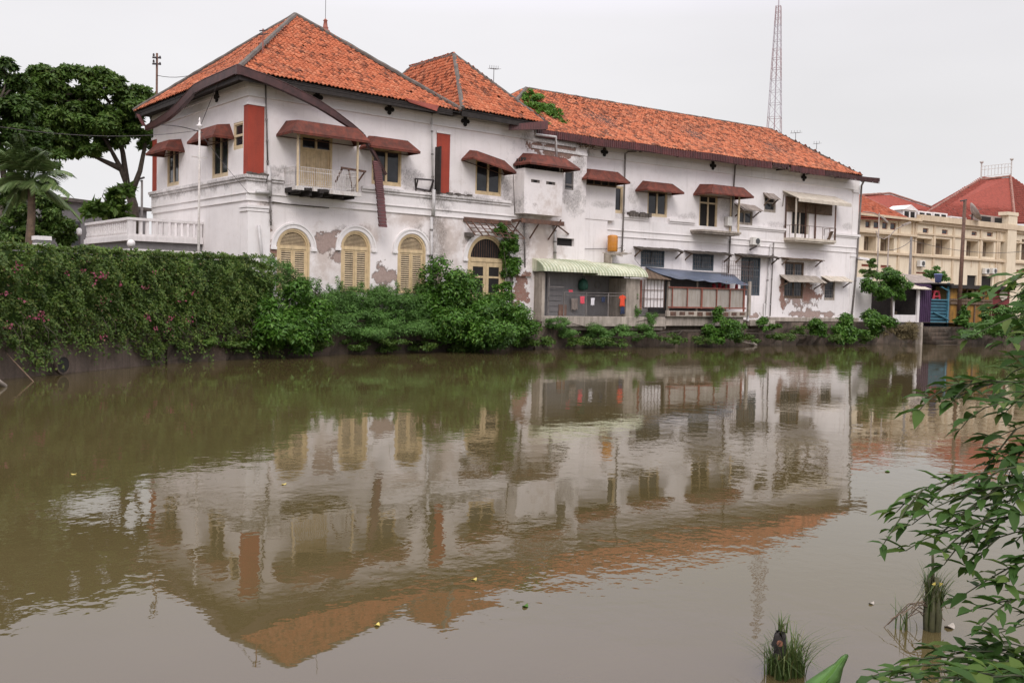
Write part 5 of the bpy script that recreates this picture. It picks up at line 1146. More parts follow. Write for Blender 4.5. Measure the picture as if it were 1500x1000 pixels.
bush('leafy_shrub', 'small shrub on the river wall under the small barred window', [pb(1190, 477, -4.0, 14, 15), pb(1202, 486, -4.1, 9, 10)], 2200, .22, M['leafb'], gbase(1192, -3.2), 28, 'shrubs on the river wall', sub=6, f=.45)
bush('leafy_shrub', 'shrub on the river wall at the far corner of the long wing', [pb(1240, 478, -4.6, 20, 20), pb(1228, 488, -4.6, 14, 12)], 4600, .24, M['leafb'], gbase(1240, -3.8), 29, 'shrubs on the river wall', sub=6, f=.45)
bush('leafy_shrub', 'shrub on the river wall between the long wing and the open white shed', [pb(1282, 476, -5.2, 24, 22), pb(1270, 488, -5.2, 18, 12)], 5600, .25, M['leafb'], gbase(1284, -4.4), 30, 'shrubs on the river wall', sub=6, f=.45)
bush('climbing_vine', 'thin creeper on the pier between laundry porch and tarp shelter', [pb(931, 430, -1.4, 5, 22), pb(933, 455, -1.6, 6, 14)], 800, .14, M['leafw'], gbase(931, -1.2), 31, cat='vine', sub=6, f=.5)
bush('creeper', 'dark straggling creeper along the foot of the river wall below the arched windows', [pb(x, y, Y_, a, b) for x, y, Y_, a, b in ((300, 500, -3.9, 26, 10), (345, 508, -3.6, 30, 9), (470, 503, -2.0, 30, 10), (520, 505, -1.8, 26, 9), (570, 504, -1.7, 30, 9), (620, 506, -1.7, 26, 9), (680, 507, -1.8, 30, 8), (770, 500, -1.6, 26, 9), (800, 498, -1.6, 20, 9))], 9000, .16, M['leaft'], gbase(500, -1.5), 33, cat='creeper', sub=9, f=.36, upb=-.4)
bush('creeper', 'dark straggling creeper along the foot of the river wall below the long wing', [pb(x, y, Y_, a, b) for x, y, Y_, a, b in ((850, 500, -2.0, 26, 7), (900, 500, -2.2, 26, 7), (985, 496, -2.8, 22, 8), (1030, 497, -3.2, 20, 7), (1090, 495, -3.6, 22, 7), (1150, 492, -4.0, 24, 7), (1170, 484, -3.8, 14, 8), (1215, 494, -4.5, 20, 6), (1262, 496, -5, 20, 6))], 7000, .18, M['leaft'], gbase(1000, -2.4), 34, cat='creeper', sub=9, f=.36, upb=-.4)
# weeds growing on the roof between the two buildings
bush('roof_weeds', 'bright green weeds growing on the roof tiles beside the valley', [(FW.P(x, y, v)+V((0, -.15, .22)), a*1.25, a, b*1.2) for x, y, v, a, b in ((780, 146, -3.6, .6, .35), (790, 158, -2.8, .7, .45), (800, 165, -2.2, .7, .4), (812, 172, -1.6, .5, .35), (772, 160, -2.6, .3, .3), (786, 176, -1.4, .3, .25), (825, 184, -.7, .35, .2), (797, 188, -.2, .4, .15), (776, 152, -3.2, .5, .4), (806, 176, -1.4, .5, .35), (784, 166, -2.2, .6, .4), (770, 148, -3.8, .4, .35))], 9000, .18, M['roofp'], FW.P(795, 175, -1.6), 32, cat='weeds', wd=.4, sub=8, f=.38)
mb = MB(); rr = random.Random(8); c = FW.P(856, 216, 1.0)
for k in range(34):
    a = rr.uniform(-1.2, 1.5); L_ = rr.uniform(.6, 1.9); q = c+V((rr.uniform(-.4, .9), rr.uniform(-.2, .2), rr.uniform(-.1, .1))); e = q+V((math.sin(a)*L_, rr.uniform(-.5, .3), math.cos(a)*L_*.75)); mb.tube([q, q.lerp(e, .5)+V((rr.uniform(-.1, .1), 0, .1)), e], .022, 4, .009)
t = thing('dry_twigs', 'bare grey twigs sprouting below the gutter of the long wing', 'twigs', c); mb.build('twig', M['wood'], t)
# terrace with balustrade
ty = 5.85; c0 = atY(188, 318, ty); tz1 = c0.z; c1 = atX(125, 326, c0.x); tz0 = tz1-.98
TR = thing('terrace', 'white balustraded terrace on a grey base beside the corner house', 'terrace', (c0.x/2, ty+4, GZ))
mb = MB(); mb.box(G0, c0.x+.18, -.02, ty+.15, c1.y, GZ-.5, tz0-.28); mb.build('base', M['grey'], TR)
mb = MB(); mb.box(G0, c0.x+.12, -.02, ty+.09, c1.y, tz0-.95, tz0-.7); mb.box(G0, c0.x-.06, -.02, ty-.06, c1.y+.1, tz0-.27, tz0); mb.box(G0, c0.x, -.02, ty, ty+.22, tz0, tz0+.1); mb.box(G0, c0.x, c0.x+.22, ty+.22, c1.y, tz0, tz0+.1); mb.build('deck', M['white'], TR)
mb = MB(); mb.box(G0, c0.x-.04, -.02, ty-.04, ty+.26, tz1-.14, tz1); mb.box(G0, c0.x-.04, c0.x+.26, ty+.26, c1.y, tz1-.14, tz1)
for x in np.arange(c0.x, -.2, .0001+(-.3-c0.x)/2): mb.box(G0, x, x+.24, ty-.0, ty+.23, tz0+.1, tz1-.14)
mb.build('handrail', M['white'], TR)
wx = -.15-c0.x
for k in range(11):
    x = c0.x+.34+(wx-.5)*k/10; mb = MB(); w_ = .085; mb.box(G0, x-w_, x+w_, ty+.04, ty+.18, tz0+.1, tz1-.14); mb.build('baluster', M['white'], TR)
    if k < 3:
        pass
for k in range(22):
    y = ty+.5+(c1.y-ty-.6)*k/21; mb = MB(); mb.lathe(V((c0.x+.11, y, tz0+.1)), [(.07, 0), (.1, .12), (.05, .3), (.08, .5), (.05, .72)], 8); mb.build('baluster', M['white'], TR, True)
# poles and lamps near the terrace
def lp(x, y, Y): q = atY(x, y, Y); return q
a, b = lp(291, 362, 1.5), lp(287.5, 190, 1.5); t = thing('flag_pole', 'tall white pole with finial in front of the side wall', 'pole', (a.x, a.y, GZ)); mb = MB(); mb.tube([V((a.x, a.y, GZ)), V((a.x, a.y, a.z+.9)), V((a.x, a.y, b.z))], .075, 10, .05); mb.build('shaft', M['iron'], t, True)
mb = MB(); mb.lathe(V((a.x, a.y, b.z)), [(.05, 0), (.05, .1), (.15, .18), (.16, .25), (.07, .30), (.04, .45), (.06, .5), (.02, .65)], 12); mb.build('finial', M['white'], t, True); mb = MB(); mb.bar(V((a.x-.4, a.y, b.z-1.4)), V((a.x+.4, a.y, b.z-1.4)), .05); mb.build('cross_bar', M['iron'], t)
q = lp(192, 357, -1.5); t = thing('garden_lamp', 'round white globe lamp just above the hedge', 'lamp', (q.x, q.y, GZ)); mb = MB(); mb.lathe(V((q.x, q.y, q.z-.24)), [(.03, .06), (.12, .1), (.17, .17), (.19, .25), (.17, .33), (.12, .40), (.03, .44)], 16); mb.build('globe', M['white'], t, True); mb = MB(); mb.tube([V((q.x, q.y, GZ)), V((q.x, q.y, q.z-.22))], .05, 8); mb.build('post', M['darkiron'], t)
q = lp(116, 342, 1.0); t = thing('garden_lamp', 'thin dark garden lamp post left of the terrace', 'lamp', (q.x, q.y, GZ)); mb = MB(); mb.tube([V((q.x, q.y, GZ)), V((q.x, q.y, q.z+.5))], .05, 8, .03); mb.build('post', M['darkiron'], t); mb = MB(); mb.lathe(V((q.x, q.y, q.z-.1)), [(.05, 0), (.12, .08), (.12, .3), (.05, .36)], 10); mb.build('lantern', M['white'], t, True)
q = lp(61, 360, -3); k_ = (q-CAM).dot(fw)/FPX; t = thing('gate_pillar', 'grey gate pillar with white bands behind the hedge', 'pillar', (q.x, q.y, GZ)); w_ = 10*k_
mb = MB(); mb.box(G0, q.x-w_, q.x+w_, q.y-w_, q.y+w_, GZ, q.z+8*k_); mb.build('shaft', M['grey'], t); mb = MB(); mb.box(G0, q.x-w_*1.1, q.x+w_*1.1, q.y-w_*1.1, q.y+w_*1.1, q.z+8*k_, q.z+14*k_); mb.box(G0, q.x-w_*1.05, q.x+w_*1.05, q.y-w_*1.05, q.y+w_*1.05, q.z-2*k_, q.z+3*k_); mb.build('cap', M['white'], t)
q = atY(140, 300, 30); t = thing('grey_building', 'plain grey building behind the trees on the left', 'building', (q.x, q.y, GZ))
fg = Fr((q.x, q.y, 0), (1, .55, 0), (.55, -1, 0)); mb = MB(); za, zb2 = fg.z(140, 300), fg.z(180, 312); ua, ub = fg.u(60, 300), fg.u(215, 310)
mb.box(fg, ua, ub, -8, 0, GZ-.3, za); mb.build('wall', M['grey'], t); mb = MB(); mb.box(fg, ua-.3, ub+.3, -8.3, .3, za, za+.25); mb.build('roof', M['cement'], t); mb = MB()
for u in np.arange(ua+2, ub-2, 4.2): mb.box(fg, u, u+1.6, -.05, .03, za-3.2, za-1.4)
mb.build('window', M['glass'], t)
# trees
def tree(name, label, trunk, limbs, blobs, n, ln, mat, tr, seed, group='trees on the left', sub=13, f=.31, wd=.45):
    t = thing(name, label, 'tree', (trunk[0].x, trunk[0].y, GZ), group); mb = MB(); mb.tube([V((trunk[0].x, trunk[0].y, GZ))]+trunk, tr, 9, tr*.62)
    for L_ in limbs: mb.tube(L_, tr*.5, 7, tr*.16)
    rr = random.Random(seed)
    for c, a, b_, h in blobs:
        s = min((p for L_ in limbs+[trunk] for p in L_), key=lambda p: (p-V(c)).length); e = V(c)
        mb.tube([s, s.lerp(e, .5)+V((rr.uniform(-.4, .4), rr.uniform(-.4, .4), .3)), e], tr*.24, 5, tr*.08)
        for _ in range(4): d = V((rr.uniform(-1, 1)*a, rr.uniform(-1, 1)*b_, rr.uniform(-.2, .8)*h)); mb.tube([e, e+d*.85], tr*.09, 4, tr*.03)
    mb.build('trunk', M['bark'], t, True); sb = subblobs(blobs, sub, f, seed); p, nr = blobpts(sb, n, seed, .25, .5); leaves('crown', p, nr, ln, ln*wd, mat, t, seed); return t
Y1 = 17
A_ = lambda x, y, Y=Y1: atY(x, y, Y)
tree('rain_tree', 'tall spreading tree with forked leaning trunk behind the terrace', [A_(196, 325), A_(195, 300), A_(188, 275)], [[A_(188, 275), A_(176, 245), A_(160, 215), A_(140, 185)], [A_(192, 285), A_(205, 250), A_(214, 205), A_(222, 175)], [A_(186, 270), A_(180, 225), A_(170, 180), A_(160, 150)], [A_(176, 247), A_(150, 235), A_(120, 220)]],
     [pb(x, y, Y1, a, b, d) for x, y, a, b, d in ((112, 148, 44, 26, 50), (88, 175, 36, 24, 45), (150, 132, 40, 24, 45), (185, 160, 36, 22, 45), (218, 152, 24, 14, 30), (110, 112, 34, 14, 36), (100, 212, 26, 18, 40), (165, 205, 26, 14, 40), (135, 180, 46, 24, 50), (222, 205, 16, 18, 30), (195, 190, 22, 12, 30), (60, 128, 26, 16, 30), (150, 112, 26, 12, 30), (75, 225, 20, 14, 30), (130, 218, 22, 10, 30), (45, 150, 26, 22, 34), (60, 185, 26, 20, 34), (205, 138, 18, 10, 24), (85, 205, 26, 18, 34), (30, 140, 26, 20, 30), (170, 185, 30, 20, 34), (115, 195, 30, 18, 34), (62, 112, 22, 16, 30), (78, 140, 26, 20, 30), (40, 170, 24, 22, 30))], 92000, .30, M['leaft'], .42, 41)
tree('rain_tree', 'darkest dense tree at the left edge behind the palm', [atY(5, 330, 10), atY(8, 280, 10)], [[atY(8, 280, 10), atY(20, 230, 10), atY(40, 195, 10)], [atY(8, 280, 10), atY(0, 220, 10), atY(-10, 170, 10)]],
     [pb(x, y, 10, a, b, d) for x, y, a, b, d in ((10, 112, 26, 22, 30), (0, 150, 34, 26, 40), (35, 165, 26, 24, 40), (15, 195, 44, 24, 45), (-30, 150, 40, 40, 40), (55, 205, 22, 20, 30), (-5, 230, 30, 18, 30), (30, 228, 24, 12, 25), (28, 120, 16, 18, 20), (45, 225, 30, 16, 30), (55, 240, 30, 12, 24))], 36000, .28, M['leaft2'], .38, 42, wd=.5)
tree('garden_tree', 'low bushy green tree behind the palm trunk', [atY(55, 345, 6), atY(58, 330, 6)], [[atY(58, 330, 6), atY(70, 310, 6)]],
     [pb(x, y, 6, a, b, d) for x, y, a, b, d in ((20, 325, 34, 30, 40), (55, 315, 32, 30, 40), (85, 335, 22, 26, 34), (5, 290, 26, 24, 30), (40, 345, 46, 16, 40), (80, 300, 18, 14, 20), (60, 285, 20, 14, 24), (95, 350, 14, 12, 20), (20, 268, 26, 14, 30))], 24000, .22, M['leaft'], .2, 43)
tree('small_tree', 'thin small tree with big drooping leaves in front of the grey building', [atY(158, 330, 14), atY(160, 300, 14)], [[atY(160, 300, 14), atY(168, 275, 14)], [atY(160, 300, 14), atY(150, 288, 14)], [atY(160, 305, 14), atY(138, 308, 14)]],
     [pb(x, y, 14, a, b, d) for x, y, a, b, d in ((160, 284, 16, 8, 16), (150, 306, 22, 8, 20), (175, 300, 12, 14, 16), (135, 312, 12, 6, 12), (168, 318, 20, 8, 16), (186, 282, 8, 10, 10))], 1500, .55, M['leaft'], .14, 44, wd=.5, sub=6)
# palm
pc = atY(46, 268, 1.0); pbs = atY(43, 362, 1.0); t = thing('palm', 'palm with arching fronds rising behind the hedge', 'palm', (pbs.x, pbs.y, GZ)); mb = MB(); mb.tube([V((pbs.x, pbs.y, GZ)), V((pbs.x, pbs.y, pbs.z)), pc.lerp(pbs, .5)+V((.05, 0, 0)), pc], .22, 10, .15); mb.build('trunk', M['wood'], t, True)
rr = random.Random(6); k_ = (pc-CAM).dot(fw)/FPX
fd = [(-60, -5), (-52, -28), (-40, 22), (-22, -55), (5, -62), (25, -45), (42, -38), (60, -12), (70, 22), (55, 48), (-50, 40), (-18, 30), (28, 20), (10, -40), (-35, -45), (45, 5)]
pp, pn, pd_ = [], [], []; mb = MB()
for i, (dx, dy) in enumerate(fd):
    tip = pc+rt*dx*k_*1.05-V((0, 0, dy*k_))+fw*rr.uniform(-1.6, 1.6); mid = pc.lerp(tip, .5)+V((0, 0, .55+.25*rr.random())); cur = [pc.lerp(mid, s).lerp(mid.lerp(tip, s), s) for s in [j/30 for j in range(31)]]; mb.tube(cur[::3], .03, 5, .008)
    for j in range(3, 31):
        d = (cur[j]-cur[j-1]).normalized(); sd_ = d.cross(V((0, 0, 1))).normalized(); L_ = .75*math.sin(min(1, (j/30)*1.15+.12)*math.pi*.92)+.15
        for sg in (-1, 1):
            for q in (0, .5):
                p0 = cur[j].lerp(cur[j-1], q); dd = (sd_*sg+d*.7-V((0, 0, .35+.3*rr.random()))).normalized(); pp.append(tuple(p0)); pd_.append((*dd, L_))
mb.build('frond_rib', M['palm'], t)
pp = np.array(pp); pdv = np.array(pd_); d3 = pdv[:, :3]; L3 = pdv[:, 3:4]; sd3 = np.cross(d3, np.array([0, 0, 1.])); sd3 /= np.linalg.norm(sd3, axis=1)[:, None]+1e-6
vs = np.stack([pp-sd3*.012, pp+sd3*.012, pp+d3*L3*.5+sd3*.028-np.array([0, 0, .03]), pp+d3*L3-np.array([0, 0, .14])*L3, pp+d3*L3*.5-sd3*.028-np.array([0, 0, .03])], 1).reshape(-1, 3); b = np.arange(len(pp))[:, None]*5
arr_mesh('frond', vs, b+np.array([[0, 1, 2, 3, 4]]), M['palm'], t)
# utility pole, roof bracket and wires
def wire(name, a, b, sag, label, r_=.018):
    a, b = V(a), V(b); mb = MB(); mb.tube([a.lerp(b, s)-V((0, 0, 4*sag*s*(1-s))) for s in [k/14 for k in range(15)]], r_, 4); return tag(mb.build(name, M['darkiron']), label, 'cable')
q = atY(229.5, 160, 15.5); top = atY(228.5, 78, 15.5); UP = thing('utility_pole', 'thin rusty utility pole with two crossarms behind the side eave', 'utility pole', (q.x, q.y, GZ)); mb = MB(); mb.tube([V((q.x, q.y, GZ)), V((q.x, q.y, top.z))], .09, 8, .07); mb.build('shaft', M['rust'], UP, True)
for dz in (.25, .65):
    mb = MB(); mb.bar(V((q.x-.34, q.y-.25, top.z-dz-.12)), V((q.x+.3, q.y+.22, top.z-dz+.05)), .11); mb.build('crossarm', M['darkiron'], UP)
    for s_ in (-.28, .26): mb = MB(); mb.lathe(V((q.x+s_, q.y+s_*.7, top.z-dz-.02)), [(.06, 0), (.07, .1), (.04, .18)], 8); mb.build('insulator', M['darkiron'], UP)
upt = V((q.x, q.y, top.z-1.4))
hb = atY(385, 74, 1.2); ht = atY(383.5, 42, 1.2); t = thing('wire_bracket', 'small wire bracket standing on the corner hip of the large pyramid roof', 'bracket', hb); mb = MB(); mb.tube([hb-V((0, 0, .3)), V((hb.x, hb.y, ht.z))], .035, 6); mb.build('pole', M['redtrim'], t); mb = MB()
for dz in (.1, .3): mb.bar(V((hb.x-.2, hb.y, ht.z-dz-.05)), V((hb.x+.25, hb.y, ht.z-dz+.08)), .06)
mb.build('crossarm', M['darkiron'], t)
wire('cable', upt, V((hb.x-.1, hb.y, ht.z-.2)), .9, 'sagging cable between the rusty utility pole and the roof bracket')
jn = FL.P(291, 191, 1.5)
wire('cable', FL.P(319, 122, 1.0), jn, .0, 'straight cable from the side eave down to the white pole', .022); wire('cable', atY(0, 186, -2), jn, .35, 'thin cable running from the left edge to the white pole', .014); wire('cable', FL.P(236, 183, 1.6), jn+V((.2, 0, -.1)), -.1, 'thick looped cable against the side wall', .03)
wire('cable', jn, FL.P(366, 285, .4), .1, 'cable from the white pole down to the corner ledge', .014)
q = atY(207, 262, 24); t = thing('street_lamp', 'grey street lamp with a flat dark head behind the terrace', 'street lamp', (q.x, q.y, GZ)); mb = MB(); b_ = atY(208, 264, 24); mb.tube([V((b_.x, b_.y, GZ)), b_], .12, 8, .08); mb.build('post', M['dpipe'], t, True)
mb = MB(); a = atY(197, 267, 24); b_ = atY(210, 260, 24); mb.tube([V((b_.x-.2, b_.y, b_.z-.3)), a.lerp(b_, .5), b_], .05, 6); h_ = a.lerp(b_, .55); mb.build('arm', M['dpipe'], t); mb = MB(); mb.bar(atY(201, 263.5, 24), atY(211, 260, 24), .35, .14); mb.build('lamp_head', M['darkiron'], t, bevel=.03)
# ---------------------------------------------------------------- right background: cream building
FB = Fr(FW.p(0, -24, 0), FW.e, FW.n)
CB = thing('cream_building', 'large cream two-storey arcaded building with red hip roofs beyond the river bend', 'building', FB.p(FB.u(1400, 400), -8, GZ))
ar = [hole(FB, *q) for q in ((1266, 345, 1283, 368), (1290, 347, 1309, 369), (1342, 348, 1364.5, 373), (1371, 349, 1391, 374), (1416, 352, 1432.5, 376), (1440, 353, 1455, 377), (1466, 354, 1472.5, 380), (1486, 352, 1493, 381), (1497, 350, 1515, 382))]
sq = [hole(FB, *q) for q in ((1268, 323, 1275, 334), (1280, 324, 1288, 335), (1292.5, 325, 1300, 336), (1304.5, 326, 1312.5, 337), (1352, 334, 1360, 342), (1380, 336, 1388.5, 343.5), (1423.5, 339, 1431, 345.5), (1446, 340, 1454, 347))]
gf = [hole(FB, *q) for q in ((1262, 386.5, 1276, 391), (1290, 388, 1305, 393), (1342, 398, 1358, 401.5), (1417, 403, 1430, 420), (1438, 404, 1453, 420), (1489, 395, 1510, 401))]
ub0, ub1 = FB.u(1240, 350), FB.u(1640, 350); zc = FB.z(1400, 329)
mb = MB(); wall(mb, FB, ub0, ub1, .5, zc+.3, ar+sq+gf, rev=1.2); mb.build('wall', M['cream'], CB)
mb = MB(); mb.box(FB, ub0, ub1, -1.5, -1.3, .5, zc); mb.box(FB, ub0, ub1, -14, -13.8, .5, zc); mb.build('inner_wall', paint('arcade_shaded_wall', (.30, .235, .17), .85, .15, .5), CB)  # darker cream, the shade inside the arcade put into the wall colour
for h_ in ar:
    mb = MB(); w_ = (h_[1]-h_[0]); mb.box(FB, h_[0]+w_*.5, h_[0]+w_*.85, -1.29, -1.2, h_[2], h_[3]-.6); o = mb.build('arcade_door', M['wood'], CB)
for h_ in sq:
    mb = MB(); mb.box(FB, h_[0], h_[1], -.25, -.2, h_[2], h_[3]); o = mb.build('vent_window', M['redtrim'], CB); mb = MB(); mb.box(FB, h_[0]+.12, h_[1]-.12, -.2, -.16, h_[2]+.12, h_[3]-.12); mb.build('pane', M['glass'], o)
for h_ in gf:
    mb = MB(); mb.box(FB, h_[0], h_[1], -.3, -.25, h_[2], h_[3]); mb.build('dark_opening', M['void'] if h_[3]-h_[2] > 1 else M['redtrim'], CB)
mb = MB(); um = FB.u(1342, 330)
mb.box(FB, um, ub1, .0, .7, zc, zc+.75); mb.box(FB, um, ub1, .0, .35, zc-.35, zc); mb.box(FB, ub0, um, .0, .9, FB.z(1300, 320.5), FB.z(1300, 317)); mb.box(FB, ub0, um, .0, .5, FB.z(1290, 343), FB.z(1290, 340))
for y0, y1, d in ((376.5, 379.5, .35), (348, 345.5, .2)): mb.box(FB, ub0 if y0 > 350 else um, ub1, .0, d, FB.z(1400, max(y0, y1)), FB.z(1400, min(y0, y1)))
for px in (1316, 1336, 1340, 1367.5, 1396, 1410, 1436, 1460, 1463, 1478): u = FB.u(px, 360); mb.box(FB, u-.22, u+.22, .0, .14, 2, zc-.35)
for px in (1350, 1380, 1423, 1450): u = FB.u(px, 385); mb.box(FB, u-.1, u+.1, .0, .05, FB.z(px, 391), FB.z(px, 380))
mb.build('moulding', M['creamd'], CB)
mb = MB(); mb.box(FB, FB.u(1477, 330, .6), FB.u(1490, 330, .6), -.6, .6, 2, FB.z(1484, 316, .6)); mb.box(FB, FB.u(1475.5, 330, .7), FB.u(1491.5, 330, .7), -.7, .7, FB.z(1484, 316, .6), FB.z(1484, 311, .6)); mb.build('pier', M['cream'], CB)
def rtiles(par, pts, seed, name='roof_tiles'): return tiles(name, *pts, M['tiler'], par, seed, cw=.3, rh_=.36)
M['capr'] = paint('dull_ridge_cap', (.26, .14, .11), .9, .2, 2)
Rb = MB(); P_ = lambda x, y, v: FB.P(x, y, v)
e0, e1, rA, rB, e2 = P_(1345, 319, -1), P_(1487, 326, -1), P_(1435, 263, -9), P_(1480, 258, -9), P_(1580, 328, -12); e3 = P_(1330, 322, -18)
for q in ((e0, e1, rB, rA), (e1, e2, rB), (e3, e0, rA)): Rb.poly(*[x+dn*2 for x in q])
rb = Rb.build('roof', M['rbase'], CB); rb['label'] = 'tallest red hip roof with a railing on its ridge'
rtiles(rb, (e0, e1, rB, rA), 51); rtiles(rb, (e1, e2, rB, rB), 52); rtiles(rb, (e3, e0, rA, rA), 53)
mb = MB(); ridge(mb, rA, rB, .22); ridge(mb, rB, e1, .26); ridge(mb, rA, e0, .2); mb.build('hip_cap', M['capr'], rb)
Rb = MB(); f0, f1, g0, g1 = P_(1235, 320, -3), P_(1425, 323, -3), P_(1235, 287, -9), P_(1304, 283, -9)
Rb.poly(f0+dn*2, f1+dn*2, g1+dn*2, g0+dn*2); rc = Rb.build('roof', M['rbase'], CB); rc['label'] = 'lower long red roof of the cream building'; rtiles(rc, (f0, f1, g1, g0), 54)
mb = MB(); ridge(mb, g0, g1, .2); ridge(mb, g1, f1, .2); mb.build('hip_cap', M['capr'], rc)
Rb = MB(); h0, h1, h2 = P_(1225, 317, .8), P_(1332, 321, .8), P_(1262, 286.5, -2.8); Rb.poly(h0+dn*2, h1+dn*2, h2+dn*2); rd = Rb.build('roof', M['rbase'], CB)
o = tiles('roof_tiles', h0, h1, h2, h2, tilemat('orange_red_tile', (.40, .095, .045), .05, mossamt=.3), rd, 55, cw=.3, rh_=.36); mb = MB(); ridge(mb, h2, h1, .2); mb.build('hip_cap', M['redtrim'], rd)
for x0, x1, y0, y1, nm in ((1323, 1342, 309, 320, 'gable'), (1345, 1366, 311, 322, 'box'), (1367, 1388, 313, 323, 'box'), (1392, 1416, 319, 326, 'box'), (1432, 1476, 319, 331, 'box')):
    u0, zb_ = FB.uz(x0, y1, -.4); u1, zt_ = FB.uz(x1, y0, -.4); mb = MB(); mb.box(FB, u0, u1, -2.5, -.4, zb_-.4, zt_)
    if nm == 'gable': mb.prism([FB.p(u0-.3, -.2, zt_), FB.p(u1+.3, -.2, zt_), FB.p((u0+u1)/2, -.2, zt_+.7)], [FB.p(u0-.3, -3, zt_), FB.p(u1+.3, -3, zt_), FB.p((u0+u1)/2, -3, zt_+.7)])
    o = mb.build('dormer', M['corr'] if x0 > 1400 else M['white'], CB); mb = MB(); wd_ = (u1-u0)
    for k in range(2): mb.box(FB, u0+wd_*(.08+.48*k), u0+wd_*(.42+.46*k), -.42, -.36, zb_+.1, zt_-.2)
    mb.build('opening', M['void'], o)
mb = MB(); b0, b1 = P_(1437, 262, -9), P_(1481, 257, -9); t = thing('roof_railing', 'thin white railing between two posts on the tall red roof ridge', 'railing', b0.lerp(b1, .5)); hr = 20/FPX*(b0-CAM).dot(fw)
for q in (b0, b1): mb.bar(q, q+V((0, 0, hr*1.15)), .16); mb.lathe(q+V((0, 0, hr*1.1)), [(.1, 0), (.3, .2), (.3, .35)], 8)
mb.build('post', M['iron'], t); mb = MB(); bars_rail(mb, b0+V((0, 0, hr*.15)), b1+V((0, 0, hr*.15)), hr*.75, 9, .03, (0, hr*.5)); mb.build('grid', M['iron'], t)
# satellite dish
q = P_(1424, 313, .5); k_ = (q-CAM).dot(fw)/FPX; t = thing('satellite_dish', 'grey mesh satellite dish on the cream parapet', 'satellite dish', q-V((0, 0, 10*k_))); ax = (V((.55, -.75, .55))).normalized(); e1_ = ax.cross(V((0, 0, 1))).normalized(); e2_ = ax.cross(e1_); vs = [q]; fs = []; K = 24; R_ = 15*k_
for j in range(1, 6):
    for i in range(K): a = 2*math.pi*i/K; rj = R_*j/5; vs.append(q+(e1_*math.cos(a)+e2_*math.sin(a))*rj+ax*(rj*rj/(R_*2.6)))
for i in range(K): fs.append((0, 1+i, 1+(i+1) % K))
for j in range(4):
    for i in range(K): fs.append((1+j*K+i, 1+(j+1)*K+i, 1+(j+1)*K+(i+1) % K, 1+j*K+(i+1) % K))
mb = MB(); mb.add(vs, fs); o = mb.build('dish', M['corr'], t, True); o.modifiers.new('th', 'SOLIDIFY').thickness = .04
mb = MB(); mb.tube([q+ax*R_*.95, q+e1_*R_*.9+ax*R_*.38], .03, 4); mb.tube([q+ax*R_*.95, q-e1_*R_*.9+ax*R_*.38], .03, 4); mb.build('feed_arm', M['darkiron'], t); mb = MB(); mb.tube([q, q-V((0, 0, 12*k_))], .1, 6); mb.build('mount', M['darkiron'], t)
acunit(FB, 1347, 386, 'single air conditioner below the arcade of the cream building', .1, 1.4); acunit(FB, 1442, 397, 'left of two paired air conditioners on the cream building', .1, 1.35); acunit(FB, 1453, 397, 'right of two paired air conditioners on the cream building', .1, 1.35)
# mast behind the long roof
mbz = atD(1134, 192, 150); mk = 150/FPX
t = thing('radio_mast', 'tall red and grey lattice radio mast behind the long roof', 'mast', (mbz.x, mbz.y, GZ)); zt_ = atD(1139, 12, 150).z; zb_ = GZ; mB = {'mast_r': MB(), 'mast_w': MB()}
def wd_at(z): return (11.5+(4.2-11.5)*(z-mbz.z)/(zt_-mbz.z))*mk
zz = [zt_]; 
while zz[-1] > GZ+1: zz.append(max(GZ, zz[-1]-wd_at(zz[-1])*2.0))
mfr = V((math.cos(.5), math.sin(.5), 0)); mfs = V((-mfr.y, mfr.x, 0))
for i in range(len(zz)-1):
    z1, z0 = zz[i], zz[i+1]; m_ = MB()
    c1_ = [V((mbz.x, mbz.y, z1))+(mfr*a+mfs*b)*wd_at(z1)/1.2 for a, b in ((-1, -1), (1, -1), (1, 1), (-1, 1))]; c0_ = [V((mbz.x, mbz.y, z0))+(mfr*a+mfs*b)*wd_at(z0)/1.2 for a, b in ((-1, -1), (1, -1), (1, 1), (-1, 1))]
    for k in range(4): m_.bar(c0_[k], c1_[k], .065); m_.bar(c1_[k], c1_[(k+1) % 4], .05); m_.bar(c0_[k], c1_[(k+1) % 4], .028); m_.bar(c0_[(k+1) % 4], c1_[k], .028)
    m_.bar(V((mbz.x, mbz.y, z0)), V((mbz.x, mbz.y, z1)), .12)
    m_.build('lattice_section', M['mast_r' if (i//3) % 2 == 0 else 'mast_w'], t)
mb = MB(); mb.tube([V((mbz.x, mbz.y, zt_)), V((mbz.x, mbz.y, zt_+2.4))], .1, 5); mb.build('top_rod', M['mast_w'], t)
# poles
def pole(x0, y0, x1, y1, D, r_, mat, name, label, cat, grp=None):
    a = atD(x1, y1, D); b = atD(x0, y0, D); t = thing(name, label, cat, (a.x, a.y, GZ), grp); mb = MB(); mb.tube([V((a.x, a.y, min(GZ, a.z))), a, b], r_, 8, r_*.55); mb.build('shaft', M[mat], t, True); return t, a, b
t, a, b = pole(1413.5, 294, 1404, 474, 86, .26, 'rust', 'utility_pole', 'tall dark rusty pole rising in front of the cream building', 'utility pole')
mb = MB(); mb.bar(b+V((-.8, 0, -.1)), b+V((.3, 0, .1)), .1); mb.build('crossarm', M['darkiron'], t)
t, a, b = pole(1335, 347, 1332, 420, 100, .2, 'dpipe', 'utility_pole', 'short grey pole beside the tree in front of the arcade', 'utility pole')
t, a, b = pole(1288, 312, 1285, 400, 96, .10, 'corr', 'street_lamp', 'tall thin street lamp with long curved arm near the wing corner', 'street lamp', 'street lamps')
